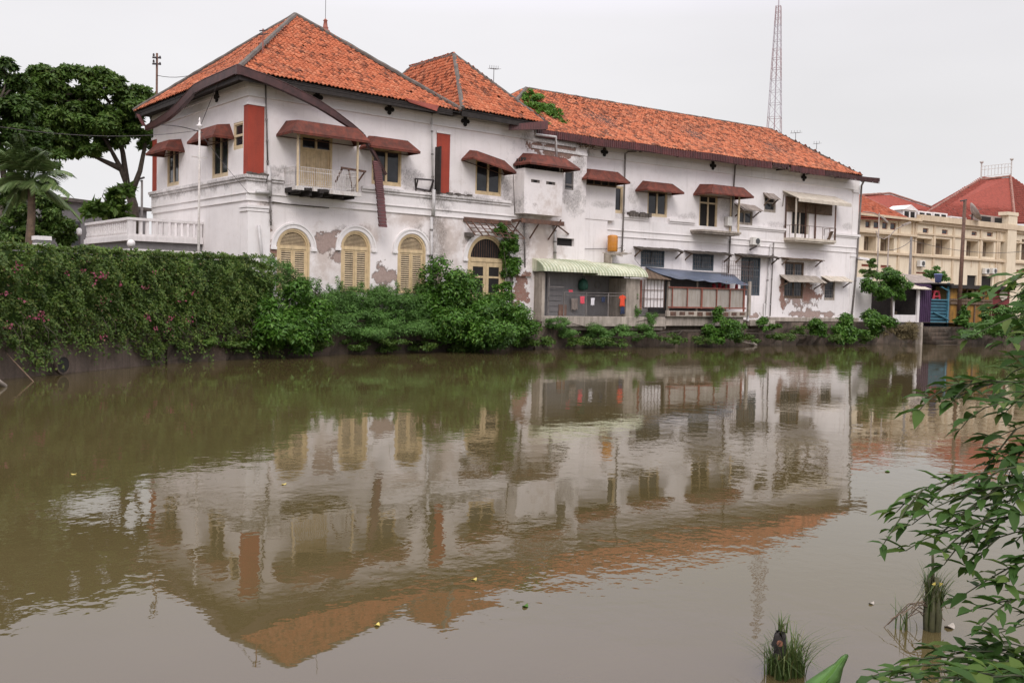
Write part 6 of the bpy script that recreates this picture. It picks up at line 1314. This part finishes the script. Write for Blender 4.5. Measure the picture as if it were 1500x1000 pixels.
mb = MB(); pts = [atD(x, y, 96) for x, y in ((1264, 310), (1280, 312), (1292, 318), (1300, 326))]; mb.tube(pts, .05, 6); mb.build('arm', M['corr'], t); mb = MB(); mb.bar(pts[-2], pts[-1], .4, .15); mb.build('lamp_head', M['corr'], t)
t, a, b = pole(1302, 345, 1299, 420, 94, .10, 'corr', 'street_lamp', 'lower street lamp with paired curved arms above the bank tree', 'street lamp', 'street lamps')
mb = MB(); mb.tube([atD(x, y, 94) for x, y in ((1283, 338), (1286, 347), (1295, 350), (1303, 346), (1312, 336), (1330, 327))], .05, 6); mb.build('arm', M['corr'], t); mb = MB(); mb.bar(atD(1322, 330, 94), atD(1333, 326, 94), .42, .16); mb.build('lamp_head', M['corr'], t)
wire('cable', atD(1300, 366, 94), atD(1335, 352, 100), .3, 'thin cable between street lamp and short grey pole', .03); wire('cable', atD(1335, 352, 100), atD(1500, 368, 110), .6, 'long cable crossing in front of the arcade', .025)
# ---------------------------------------------------------------- shacks on the far bank
FS = Fr((56.4, -2.6, 0), (11.3, -2.7, 0), (-2.7, -11.3, 0))
SG = FS.z(1345, 471)
t = thing('open_shed', 'open white shed with two corrugated roofs beside the bank tree', 'shed', FS.p(FS.u(1325, 470), -1.5, GZ)); u0, u1 = FS.u(1309, 470), FS.u(1345, 470)
mb = MB(); mb.box(FS, u0, u1-.2, -.15, .0, GZ-.8, FS.z(1325, 461)); mb.build('half_wall', M['white'], t); mb = MB(); mb.box(FS, u0, u1, -3.2, -3.05, GZ-.5, FS.z(1325, 416)); mb.box(FS, u0-.15, u0, -3.2, -.2, GZ-.5, FS.z(1325, 425)); mb.build('back_wall', M['dark'], t); mb = MB(); mb.box(FS, u1-.3, u1-.18, -3.0, -.25, GZ-.5, FS.z(1325, 420)); mb.box(FS, u0, u1-.2, -3, -2.9, GZ, FS.z(1325, 420)); mb.build('dim_partition', M['dark'], t)  # near-black walls paint the dim inside; partition added to keep it dark
for px, y in ((1308, 428), (1344.5, 424)): mb = MB(); u = FS.u(px, 450); mb.box(FS, u-.14, u+.14, -.12, .06, GZ-.8, FS.z(px, y)); mb.build('post', M['white'], t)
def corrroof(par, q, n, mat, name='roof'):
    a, b, c, d = q; mb = MB(); up_ = V((0, 0, 1))
    for k in range(n):
        s0, s1 = k/n, (k+1)/n; h0_, h1_ = (.05 if k % 2 else 0), (0 if k % 2 else .05); mb.poly(a.lerp(b, s0)+up_*h0_, a.lerp(b, s1)+up_*h1_, d.lerp(c, s1)+up_*h1_, d.lerp(c, s0)+up_*h0_)
    o = mb.build(name, M[mat], par); o.modifiers.new('th', 'SOLIDIFY').thickness = .04; return o
corrroof(t, [FS.P(1322, 402, -3.4), FS.P(1352, 404.5, -3.4), FS.P(1371, 415.5, -.8), FS.P(1336, 414.5, -.8)], 40, 'corr'); corrroof(t, [FS.P(1318, 415, -1.2), FS.P(1342, 416.5, -1.2), FS.P(1364.5, 424.5, .8), FS.P(1322, 422.5, .8)], 40, 'beige')
rr = random.Random(12); mb = MB()
for k in range(9): u = u0+.5+rr.uniform(0, 1)*(u1-u0-1); s_ = rr.uniform(.15, .4); mb.box(FS, u, u+s_*1.5, -2.4, -1.8, FS.z(1325, 461)-.4, FS.z(1325, 461)+s_)
tag(mb.build('stored_goods', M['wood']), 'dim jumble of goods stored inside the open white shed', 'goods', kind='stuff')
t = thing('purple_booth', 'narrow dark purple wooden booth beside the open shed', 'booth', FS.p(FS.u(1354, 470), -1, GZ)); mb = MB(); mb.box(FS, FS.u(1346, 470), FS.u(1363, 470), -2, -.1, GZ-.6, FS.z(1354, 416)); mb.build('body', M['purple'], t)
mb = MB()
for k in range(7): u = FS.u(1346, 470)+(FS.u(1363, 470)-FS.u(1346, 470))*k/6; mb.box(FS, u-.04, u+.04, -.1, -.05, GZ-.4, FS.z(1354, 418))
mb.build('batten', M['purple'], t)
t = thing('blue_cage', 'blue framed slatted stall with a lattice front', 'stall', FS.p(FS.u(1375, 470), -1, GZ)); u0, u1 = FS.u(1363.5, 470), FS.u(1389, 470); mb = MB(); zq = FS.z(1375, 440); mb.box(FS, u0, u1, -1.6, -.15, GZ-.6, zq); mb.build('body', M['blue'], t); mb = MB()
for k in range(8): z = GZ+(zq-GZ)*k/7; mb.box(FS, u0, u1-.2, -.15, -.08, z, z+.1)
mb.box(FS, u1-.16, u1, -.16, .02, GZ-.6, FS.z(1388, 414)); mb.box(FS, u0, u1, -.16, .0, zq, zq+.12); mb.bar(FS.P(1368, 457, .02), FS.P(1390, 468, .02), .1); mb.bar(FS.P(1378, 420, -.05), FS.P(1389, 426, -.05), .22, .08); mb.build('frame', paint('light_blue_rail', (.06, .18, .24), .6, .2, 3), t)
mb = MB(); mb.box(FS, u0-.1, u1+.2, -1.9, -1.7, GZ, FS.z(1375, 417)); mb.box(FS, u0-.1, u1+.3, -1.9, .2, FS.z(1375, 416.5), FS.z(1375, 414.5)); mb.build('dark_back', M['dark'], t)
q = FS.P(1371, 439.5, -.6); k_ = (q-CAM).dot(fw)/FPX; t = thing('plastic_chair', 'pink-red plastic chair standing on top of the blue stall', 'chair', q); mb = MB(); h_, w_ = 14*k_, 7*k_; fc = Fr((q.x, q.y, q.z), FS.e, FS.n)
mb.box(fc, -w_*.7, w_*.7, -.5, .1, h_*.82, h_); o = mb.build('seat', M['pink'], t, bevel=.02)
for u, v in ((-w_, .05), (w_, .05), (-w_, -.45), (w_, -.45)): mb = MB(); mb.bar(fc.p(u, v, 0), fc.p(u*.62, v, h_*.85), .12); mb.build('leg', M['pink'], t)
mb = MB(); mb.box(fc, -w_*.75, w_*.75, .06, .12, h_*.35, h_*.45); mb.build('backrest', M['pink'], t)
q = FS.P(1374, 414, -.9); t = thing('plastic_bin', 'light blue plastic bin standing on the shack roof', 'bin', q); mb = MB(); mb.lathe(q, [(.26, 0), (.34, .7), (.37, .72)], 14); mb.build('tub', M['lblue'], t, True); mb = MB(); mb.lathe(q+V((0, 0, .72)), [(.39, 0), (.39, .05), (.3, .09)], 14); mb.build('lid', M['lblue'], t, True)
t = thing('yellow_stall', 'long ochre yellow stall with dark flat roof on the far bank', 'stall', FS.p(FS.u(1420, 470), -1, GZ)); u0, u1 = FS.u(1390, 470), FS.u(1452, 470); z1 = FS.z(1420, 420); zw0, zw1 = FS.z(1420, 438), FS.z(1420, 425)
mb = MB(); wall(mb, FS, u0, u1, GZ-.7, z1, [(FS.u(1408, 430), FS.u(1436, 430), zw0, zw1)], -.1, .15); mb.build('front_wall', M['yellow'], t); mb = MB(); mb.box(FS, u0, u1, -2.2, -2.1, GZ, z1); mb.build('back_wall', paint('pale_yellow_wall', (.5, .38, .17), .8, .2, 1), t); mb = MB(); mb.box(FS, u0-.3, u1+2.6, -2.5, .35, z1, z1+.14); mb.box(FS, u0-.3, u1+2.6, .25, .4, z1-.2, z1+.05); mb.build('flat_roof', M['dark'], t)
mb = MB(); z = FS.z(1420, 444); mb.box(FS, u0, u1, -.1, .08, z-.12, z+.12); mb.box(FS, u0, u1, -.1, .03, zw0-.18, zw0)
for k in range(6): u = u0+(u1-u0)*k/5; mb.box(FS, u-.07, u+.07, -.1, .0, GZ-.7, z1)
mb.build('rail', M['wood'], t); mb = MB(); a_, b_ = FS.u(1427, 430), FS.u(1436, 430); mb.box(FS, a_, b_, -.3, -.22, zw0, zw1+.2); mb.build('curtain', paint('pale_curtain', (.6, .5, .3), .8, .15, 3), t)
t = thing('red_stall', 'dark red stall end with pale oval boards', 'stall', FS.p(FS.u(1470, 470), -1, GZ)); u0, u1 = FS.u(1453, 470), FS.u(1480, 470); mb = MB(); mb.box(FS, u0, u1, -2.1, -.2, FS.z(1460, 446), z1-.02); mb.box(FS, u0, u0+.2, -2.1, -.2, GZ-.6, FS.z(1460, 446)); mb.box(FS, u1-.2, u1, -2.1, -.2, GZ-.6, FS.z(1460, 446)); mb.build('body', paint('dark_red_wall', (.14, .02, .02), .7, .3, 2), t)
for px in (1446, 1472): mb = MB(); u, z = FS.uz(px, 432); mb.ring(FS, u, z, 0, .55, -.2, -.12, 0, 2*math.pi, 20); mb.build('oval_board', M['beige'], t)
# low wall at the wing end
t = thing('yard_wall', 'low white yard wall with a tiny barred opening at the wing end', 'wall', FW.p(uB+1.2, -.5, GZ)); mb = MB(); u0, u1 = FW.u(1252, 430, -.4), FW.u(1277, 430, -.4); h_ = hole(FW, 1261, 417, 1271, 427, v=-.4); wall(mb, FW, u0, u1, 1.2, FW.z(1262, 406, -.4), [h_], -.4, .2); mb.box(FW, u0, u1, -.75, -.62, 1.2, FW.z(1262, 406, -.4)); mb.build('wall_face', M['w_wing'], t); mb = MB(); mb.box(FW, h_[0], h_[1], -.58, -.52, h_[2], h_[3]); mb.build('opening', M['void'], t)
q = FW.P(1258, 378, .5); t = thing('security_camera', 'white camera box on the far corner of the wing', 'camera', q); mb = MB(); mb.bar(q, q+V((.75, -.5, -.1)), .3, .2); mb.build('housing', M['white'], t, bevel=.02); mb = MB(); mb.bar(q+V((.1, .3, -.1)), q+V((.3, -.2, -.15)), .07); mb.build('mount', M['darkiron'], t)
# bank vegetation
def bt(x, Y, z=GZ): q = atY(x, 470, Y); return (q.x, q.y, z)
tree('bank_tree', 'round leafy tree standing on the bank next to the open white shed', [atY(1306, 470, -3.6), atY(1306, 435, -3.6)], [[atY(1306, 440, -3.6), atY(1295, 425, -3.6)]], [pb(x, y, -3.6, a, b, d) for x, y, a, b, d in ((1297, 415, 26, 18, 22), (1280, 422, 16, 14, 18), (1318, 418, 16, 16, 18), (1300, 404, 18, 10, 16), (1290, 432, 20, 8, 16), (1316, 434, 12, 6, 12))], 13000, .22, M['leafb'], .14, 61, 'trees on the far bank', sub=8, f=.4)
tree('bank_tree', 'pointed small tree behind the yard wall at the wing end', [atY(1272, 420, 1.5), atY(1273, 400, 1.5)], [[atY(1273, 400, 1.5), atY(1274, 388, 1.5)]], [pb(x, y, 1.5, a, b, d) for x, y, a, b, d in ((1274, 388, 8, 10, 9), (1270, 402, 16, 8, 14), (1290, 402, 14, 7, 12))], 4000, .22, M['leaft'], .1, 62, 'trees on the far bank', sub=6)
tree('bank_tree', 'feathery small tree behind the corrugated shed roof', [atY(1374, 430, 3), atY(1374, 412, 3)], [[atY(1374, 412, 3), atY(1372, 400, 3)]], [pb(x, y, 3, a, b, d) for x, y, a, b, d in ((1373, 400, 20, 9, 16), (1385, 405, 12, 8, 12), (1363, 402, 10, 8, 12))], 4000, .25, M['leafw'], .1, 63, 'trees on the far bank', sub=7)
bush('bank_weeds', 'dry tan weeds on the bank below the open white shed', [pb(1325, 484, -7.0, 24, 14), pb(1345, 490, -7.3, 16, 9), pb(1310, 490, -6.6, 14, 10)], 4500, .2, paint('dry_weed', (.13, .10, .045), .9, .4, 5), bt(1325, -5.6, 1.2), 64, 'weeds on the far bank', wd=.25, sub=7, cat='weeds')
bush('bank_weeds', 'small upright plant in front of the yellow stall', [pb(1414, 458, -7.6, 8, 12), pb(1412, 470, -7.8, 12, 8)], 1800, .24, M['leafb'], bt(1414, -7.2, 1.2), 65, 'weeds on the far bank', sub=6, cat='weeds')
bush('bank_weeds', 'dark green scrub along the bank below the red stall', [pb(1445, 475, -9.0, 30, 12), pb(1475, 478, -10.2, 34, 18), pb(1430, 488, -9.0, 26, 10), pb(1500, 480, -11.5, 30, 20), pb(1470, 458, -9, 18, 12), pb(1450, 462, -8.5, 14, 10), pb(1490, 455, -11, 20, 18), pb(1515, 440, -12, 20, 26)], 16000, .24, M['leafw'], bt(1450, -8.2, 1.2), 66, 'weeds on the far bank', sub=7, cat='weeds')
mb = MB(); rr = random.Random(15)
for k in range(40):
    q = atZ(rr.uniform(1352, 1402), rr.uniform(493, 502), .05); q += V((0, 1.2*rr.random(), rr.uniform(0, .9))); s_ = rr.uniform(.12, .4); a = rr.uniform(0, 3); mb.bar(q, q+V((math.cos(a)*s_, math.sin(a)*s_*.7, rr.uniform(-.1, .1))), s_*.8, s_*.5)
tag(mb.build('rubble', M['mossconc']), 'broken stone rubble on the bank below the blue stall', 'rubble', kind='stuff')
t = thing('bank_steps', 'worn concrete steps down to the water below the purple booth', 'steps', FS.p(FS.u(1358, 480), 2, 0)); mb = MB(); u = FS.u(1362, 490, 2.2); u2 = FS.u(1392, 490, 2.2)
for k in range(5): mb.box(FS, u, u2, 1.0, 3.4-.45*k, -.3+.33*k, .03+.33*k)
mb.build('tread', M['mossconc'], t, bevel=.04); mb = MB(); mb.box(FS, FS.u(1350, 490, 3), FS.u(1353, 490, 3), 2.4, 2.9, -.3, 1.9); mb.build('side_post', M['conc'], t)
# ---------------------------------------------------------------- foreground: branches, stumps, litter
NT = thing('riverside_tree', 'near tree reaching leafy twigs into the picture from the right edge', 'tree', (*(CAM+fh*4.6+rh*4.1).to_tuple()[:2], 0))
tb = CAM+fh*4.6+rh*4.1
mb = MB(); trk = [V((tb.x, tb.y, -.3)), V((tb.x+.05, tb.y, 1.2)), V((tb.x-.1, tb.y+.1, 2.6)), V((tb.x, tb.y+.1, 4.4)), V((tb.x+.3, tb.y+.4, 6))]; mb.tube(trk, .13, 9, .06); mb.build('trunk', M['bark'], NT, True)
def twig(par, pix, D, ln, seed, name='branch', dens=1.0, side=1.0, droop=.35, lw=.42, root=True, sub=True):
    rr = random.Random(seed); ctrl = [atD(x, y, D+dd) for x, y, dd in [(p[0], p[1], (p[2] if len(p) > 2 else 0)) for p in pix]]
    if root: s = min(trk, key=lambda p: (p-ctrl[0]).length+abs(p.z-ctrl[0].z)); ctrl = [s]+ctrl
    cur = []
    for i in range(len(ctrl)-1):
        n = max(2, int((ctrl[i+1]-ctrl[i]).length/.03)); cur += [ctrl[i].lerp(ctrl[i+1], k/n) for k in range(n)]
    cur.append(ctrl[-1])
    for _ in range(6): cur = [cur[0]]+[(cur[i-1]+cur[i]*2+cur[i+1])/4 for i in range(1, len(cur)-1)]+[cur[-1]]
    mb = MB(); mb.tube(cur[::3]+[cur[-1]], .010 if root else .006, 6, .002); P_, N_, D_ = [], [], []; acc = 0; sgn = 1; i0 = 0
    lines = [cur]
    L_ = len(cur)
    if sub:
        for k in range(int(L_*.9/9)):
            i = int(L_*.25)+int(rr.random()*L_*.7) if L_ > 12 else L_-1
            i = min(i, L_-2); d = (cur[i+1]-cur[i]).normalized(); s = d.cross(V((0, 0, 1))).normalized()*(1 if rr.random() < .5 else -1); e = cur[i]+(d*rr.uniform(.5, 1)+s*rr.uniform(.2, .8)*side+V((0, 0, -rr.uniform(-.05, .45))))*rr.uniform(.18, .36)
            q = [cur[i].lerp(e, t_)-V((0, 0, .05*t_*t_)) for t_ in [j/9 for j in range(10)]]; mb.tube(q[::2]+[q[-1]], .005, 5, .002); lines.append(q)
    for li, c in enumerate(lines):
        st = int(len(c)*(.12 if root and li == 0 else 0.05)); acc = 0
        for i in range(max(1, st), len(c)):
            acc += (c[i]-c[i-1]).length
            if acc > ln*.30/dens:
                acc = 0; sgn = -sgn; d = (c[i]-c[i-1]).normalized(); s = d.cross(V((0, 0, 1))).normalized(); dd = d*rr.uniform(.7, 1.1)+s*sgn*rr.uniform(.3, .85)-V((0, 0, droop*rr.uniform(.5, 1.7)))
                P_.append(tuple(c[i])); D_.append(tuple(dd.normalized())); N_.append((rr.uniform(-.4, .4), rr.uniform(-.4, .4), 1))
        d = (c[-1]-c[-2]).normalized()
        for k in range(2): P_.append(tuple(c[-1])); D_.append(tuple((d+V((rr.uniform(-.3, .3), rr.uniform(-.3, .3), -rr.uniform(.2, .9)))).normalized())); N_.append((rr.uniform(-.4, .4), rr.uniform(-.4, .4), .8))
    o = mb.build(name, M['twig'], par); leaves('leaf_spray', np.array(P_), np.array(N_), ln, ln*lw, M['leafn'], o, seed, np.array(D_), jit=.22, rich=True); return o
TW = [([(1560, 385), (1500, 405), (1465, 418), (1438, 438)], 5.2), ([(1560, 440), (1510, 455), (1470, 470), (1440, 482), (1417, 497)], 5.0), ([(1560, 470), (1505, 488), (1470, 502)], 4.9), ([(1560, 410), (1510, 425), (1475, 436), (1448, 452)], 5.3), ([(1560, 425), (1520, 440), (1490, 460), (1478, 480)], 5.15), ([(1560, 395), (1520, 408), (1490, 420)], 5.4), ([(1560, 455), (1525, 470), (1500, 480)], 5.05), ([(1560, 500), (1520, 515), (1490, 528)], 5.0), ([(1560, 540), (1520, 548), (1490, 556), (1470, 570)], 4.9), ([(1560, 370), (1520, 395), (1480, 405), (1455, 420)], 5.3), ([(1560, 520), (1500, 535), (1475, 548), (1466, 560)], 5.1),
      ([(1570, 575), (1500, 560), (1440, 556), (1395, 560), (1368, 574), (1347, 600)], 4.6), ([(1570, 595), (1500, 585), (1450, 592), (1424, 604), (1407, 628)], 4.5), ([(1560, 580), (1500, 572), (1455, 575), (1430, 585)], 4.7), ([(1560, 610), (1510, 620), (1478, 630), (1457, 642)], 4.6),
      ([(1570, 672), (1500, 682), (1430, 693), (1370, 708), (1332, 724), (1313, 750)], 4.2), ([(1570, 705), (1480, 708), (1420, 722), (1370, 740), (1336, 768)], 4.15), ([(1570, 725), (1490, 730), (1440, 742), (1400, 752)], 4.3), ([(1580, 750), (1500, 752), (1440, 762), (1385, 778), (1342, 792), (1327, 806)], 4.1),
      ([(1570, 690), (1510, 700), (1460, 712), (1420, 720)], 4.35), ([(1570, 775), (1510, 775), (1465, 782), (1430, 800), (1417, 830)], 4.1), ([(1570, 800), (1520, 805), (1485, 822), (1465, 850)], 4.0), ([(1570, 868), (1510, 875), (1460, 880), (1422, 893)], 3.9), ([(1570, 905), (1510, 912), (1475, 920), (1455, 930)], 3.8), ([(1570, 640), (1520, 655), (1480, 662), (1460, 668)], 4.5)]
for i, (px, D) in enumerate(TW): twig(NT, px, D, .115 if D > 4.4 else .096, 100+i, dens=2.4 if D > 4.8 else 1.6, side=.55, sub=D < 4.8)
# low shrub at the bottom right
LS = thing('bank_shrub', 'low spreading broad-leaved shrub at the bottom right corner', 'shrub', (*(CAM+fh*2.6+rh*1.9).to_tuple()[:2], .9)); bs = CAM+fh*2.7+rh*1.9
trk = [V((bs.x, bs.y, .8)), V((bs.x, bs.y, 1.5)), V((bs.x+.1, bs.y+.1, 2.0))]
mb = MB(); mb.tube(trk, .04, 7, .02); mb.build('stem', M['bark'], LS, True)
BT = [([(1500, 990), (1420, 972), (1340, 972), (1276, 990)], 3.3), ([(1520, 985), (1450, 965), (1390, 960), (1340, 965)], 3.45), ([(1500, 1005), (1420, 990), (1350, 992), (1310, 1000)], 3.1), ([(1540, 975), (1480, 955), (1430, 950), (1400, 955)], 3.5), ([(1520, 960), (1480, 945), (1440, 952)], 3.6), ([(1510, 1010), (1450, 1000), (1400, 1002), (1360, 1010)], 3.0), ([(1540, 990), (1500, 975), (1460, 978), (1420, 985)], 3.2), ([(1530, 955), (1500, 940), (1470, 942)], 3.5), ([(1500, 1000), (1450, 985), (1390, 982), (1330, 985)], 3.25), ([(1550, 1000), (1500, 985), (1440, 992)], 3.05)]
for i, (px, D) in enumerate(BT): twig(LS, px, D+.35, .105, 200+i, dens=2.0, side=1.0, droop=.12, lw=.46)
# banana-like leaf tip
t = thing('broad_leaf_plant', 'single pale green broad leaf tip at the bottom edge', 'plant', (*(CAM+fh*2.6+rh*1.0).to_tuple()[:2], 1.0)); L0 = [(1190, 1015, 30), (1205, 1000, 26), (1220, 985, 18), (1230, 972, 8), (1237, 962, 5), (1241, 958, 2)]; vs = []; fs = []
for i, (x, y, w_) in enumerate(L0): vs += [atD(x-w_*.8, y-w_*.15, 2.75), atD(x, y+w_*.12, 2.7), atD(x+w_*.55, y+w_*.7, 2.78)]
for i in range(len(L0)-1):
    for j in range(2): fs.append((i*3+j, i*3+j+1, i*3+j+4, i*3+j+3))
mb = MB(); mb.add(vs, fs); o = mb.build('leaf_blade', leafmat('pale_broad_leaf', (.06, .14, .03), (.09, .19, .045)), t, True); o.modifiers.new('th', 'SOLIDIFY').thickness = .002
mb = MB(); mb.tube([V((*(CAM+fh*2.6+rh*1.0).to_tuple()[:2], .8)), atD(1185, 1040, 2.7), atD(1205, 1001, 2.705), atD(1236, 963, 2.71)], .014, 6, .004); mb.build('midrib', M['leafb'], t)
def reeds(par, c, n, h_, spread, seed, lean=.5, name='reed_blade'):
    rr = random.Random(seed); vs = []; fs = []
    for _ in range(n):
        a = rr.uniform(0, 6.28); r_ = rr.uniform(0, spread); p = c+V((math.cos(a)*r_, math.sin(a)*r_, 0)); H_ = h_*rr.uniform(.4, 1.1); l_ = rr.uniform(.05, lean)*H_; b_ = rr.uniform(0, 6.28); d = V((math.cos(b_), math.sin(b_), 0)); s = V((-d.y, d.x, 0))*rr.uniform(.005, .011); k = len(vs); kink = rr.random() < .3
        for j in range(6):
            t_ = j/5; q = p+d*l_*t_*t_*1.6+V((0, 0, H_*(t_-.18*t_*t_*t_ if not kink else (t_ if t_ < .6 else .6-(t_-.6)*.7)))); w_ = s*(1-t_*.9); vs += [q-w_, q+w_]
        for j in range(5): fs.append((k+2*j, k+2*j+1, k+2*j+3, k+2*j+2))
    mb = MB(); mb.add(vs, fs); return mb.build(name, M['reed'], par)
c = atZ(1142, 986); k_ = (c-CAM).dot(fw)/FPX
t = thing('tree_stump', 'short charred stump with two orange cut faces in grass', 'stump', c, 'stumps in the water'); mb = MB(); rr = random.Random(3); prof = [(.07, -.3), (.065, 0), (.052, .09), (.062, .15), (.05, .2), (.06, .26), (.045, .31), (.05, .35), (.03, .385), (.01, .395)]; mb.lathe(c+V((-.02, 0, 0)), prof, 12)
mb.v = [q+V((.016*math.sin(q.z*31+i*2.1), .016*math.cos(q.z*23+i*1.3), .012*math.sin(i*1.9))) for i, q in enumerate(mb.v)]; o = mb.build('stump', M['dark'], t, True)
mb = MB(); fcs = Fr((c.x, c.y, 0), rh, -fh)
for z, u in ((.30, -.01), (.16, .0)): mb.ring(fcs, u-.015, z, 0, .028, .055, .068, 0, 2*math.pi, 10)
mb.build('cut_face', paint('orange_cut_wood', (.2, .085, .05), .8, .5, 30), o)
reeds(t, c+rh*.1, 190, .46, .13, 4, .7); reeds(t, c-rh*.07, 80, .34, .09, 5, .7); reeds(t, c-fh*.1, 110, .36, .09, 14, .6); reeds(t, c+V((0, 0, .38)), 22, .2, .05, 15, .9)
c = atZ(1365, 922); t = thing('reed_stump', 'taller reed-covered stump standing in the water at the right', 'stump', c, 'stumps in the water'); mb = MB()
for k in range(7): a = k*.9; q = c+V((math.cos(a)*.04, math.sin(a)*.04, -.3)); mb.tube([q, q+V((math.cos(a)*.03, math.sin(a)*.03, .45)), q+V((.02*math.cos(a*2), .0, .75+.06*(k % 3)))], .034, 7, .022)
mb.tube([c+V((0, 0, .3)), c-rh*.02+V((0, 0, .72)), c-rh*.03+V((0, 0, .86))], .02, 6, .012); mb.build('stump', M['stalk'], t, True)
reeds(t, c+V((0, 0, .05)), 190, .7, .075, 7, .25); reeds(t, c+rh*.06+V((0, 0, .25)), 46, .42, .06, 8, .8); reeds(t, c-rh*.04+V((0, 0, .35)), 30, .34, .05, 18, .9); reeds(t, c-rh*.28, 16, .4, .14, 9, 1.0)
mb = MB(); rr = random.Random(10)
for k in range(9): q = c+V((0, 0, rr.uniform(.02, .3))); e = c-rh*rr.uniform(.15, .5)+fh*rr.uniform(-.2, .2)+V((0, 0, rr.uniform(-.02, .25))); mb.tube([q, q.lerp(e, .5)+V((0, 0, .12)), e], .007, 5, .004)
for k in range(4): q = c+V((0, 0, rr.uniform(.1, .5))); e = c+rh*rr.uniform(.1, .3)+V((0, 0, rr.uniform(.0, .45))); mb.tube([q, q.lerp(e, .6)+V((0, 0, -.08)), e], .007, 5, .004)
mb.build('bent_stalk', M['wood'], t); mb = MB(); q = c+V((0, 0, .5))-fh*.06; mb.poly(q-rh*.05, q+rh*.02-V((0, 0, .04)), q+rh*.07+V((0, 0, .01)), q+V((0, 0, .03))); mb.build('dead_leaf', M['yleaf'], t)
def litter(x, y, s, mat, label, name='floating_leaf', cat='leaf', seed=0, grp='floating leaves'):
    c = atZ(x, y, .008); rr = random.Random(seed+int(x)); a = rr.uniform(0, 3); k_ = (c-CAM).dot(fw)/FPX*s; e = rh*math.cos(a)+fh*math.sin(a); f = -rh*math.sin(a)+fh*math.cos(a); mb = MB(); q = []
    for i in range(10): t_ = i*2*math.pi/10; q.append(c+e*math.cos(t_)*k_+f*math.sin(t_)*k_*.5*(1-.4*math.cos(t_))*1.4+V((0, 0, .012*math.cos(2*t_)*s/6)))
    mb.prism(q, [x_+V((0, 0, .006)) for x_ in q]); return tag(mb.build(name, M[mat], None), label, cat, grp)
litter(695, 848, 5, 'yleaf', 'bright yellow leaf floating in the roof reflection'); litter(553, 914.5, 5.5, 'yleaf', 'long tan leaf floating below the roof reflection'); litter(416, 708.5, 4, 'yleaf', 'greenish yellow leaf floating in the wall reflection'); litter(1392, 917, 10, 'litter', 'pale yellow leaf floating beside the taller reed stump')
litter(1277, 883, 5, 'litter', 'white scrap floating in mid river', 'litter_scrap', 'litter', grp='floating litter'); litter(1300, 690, 5, 'leafb', 'small brown leaf floating in the sky reflection'); litter(108, 694, 4, 'yleaf', 'tan leaf floating in the hedge reflection'); litter(770, 887, 6, 'leafb', 'dark green leaf floating near the roof reflection tip'); litter(1141, 505, 3, 'litter', 'tiny white scrap floating by the wing', 'litter_scrap', 'litter', grp='floating litter')
a, b = atZ(1108, 506, .02), atZ(1098, 500, .3); t = thing('driftwood', 'pale driftwood stuck at the foot of the river wall', 'driftwood', a); mb = MB(); mb.tube([a, a.lerp(b, .5)+V((0, 0, .05)), b], .12, 7, .05); mb.tube([a.lerp(b, .3), a+V((-1.6, .4, .35))], .06, 6, .02); mb.build('limb', M['conc'], t, True)
a, b = atZ(8, 566, .0), atZ(-6, 556, .25); t = thing('driftwood', 'pale broken branch end at the left edge of the water', 'driftwood', a); mb = MB(); mb.tube([a, b, atZ(-30, 550, .5)], .08, 7, .1); mb.build('limb', M['conc'], t, True)
a, b = atZ(53, 559, 0), facepx(10, 518, .3)[0]; t = thing('bamboo_stick', 'thin stick slanting from the river wall into the water', 'stick', a); mb = MB(); mb.tube([a-V((0, 0, .1)), b], .025, 5); mb.build('rod', M['wood'], t)
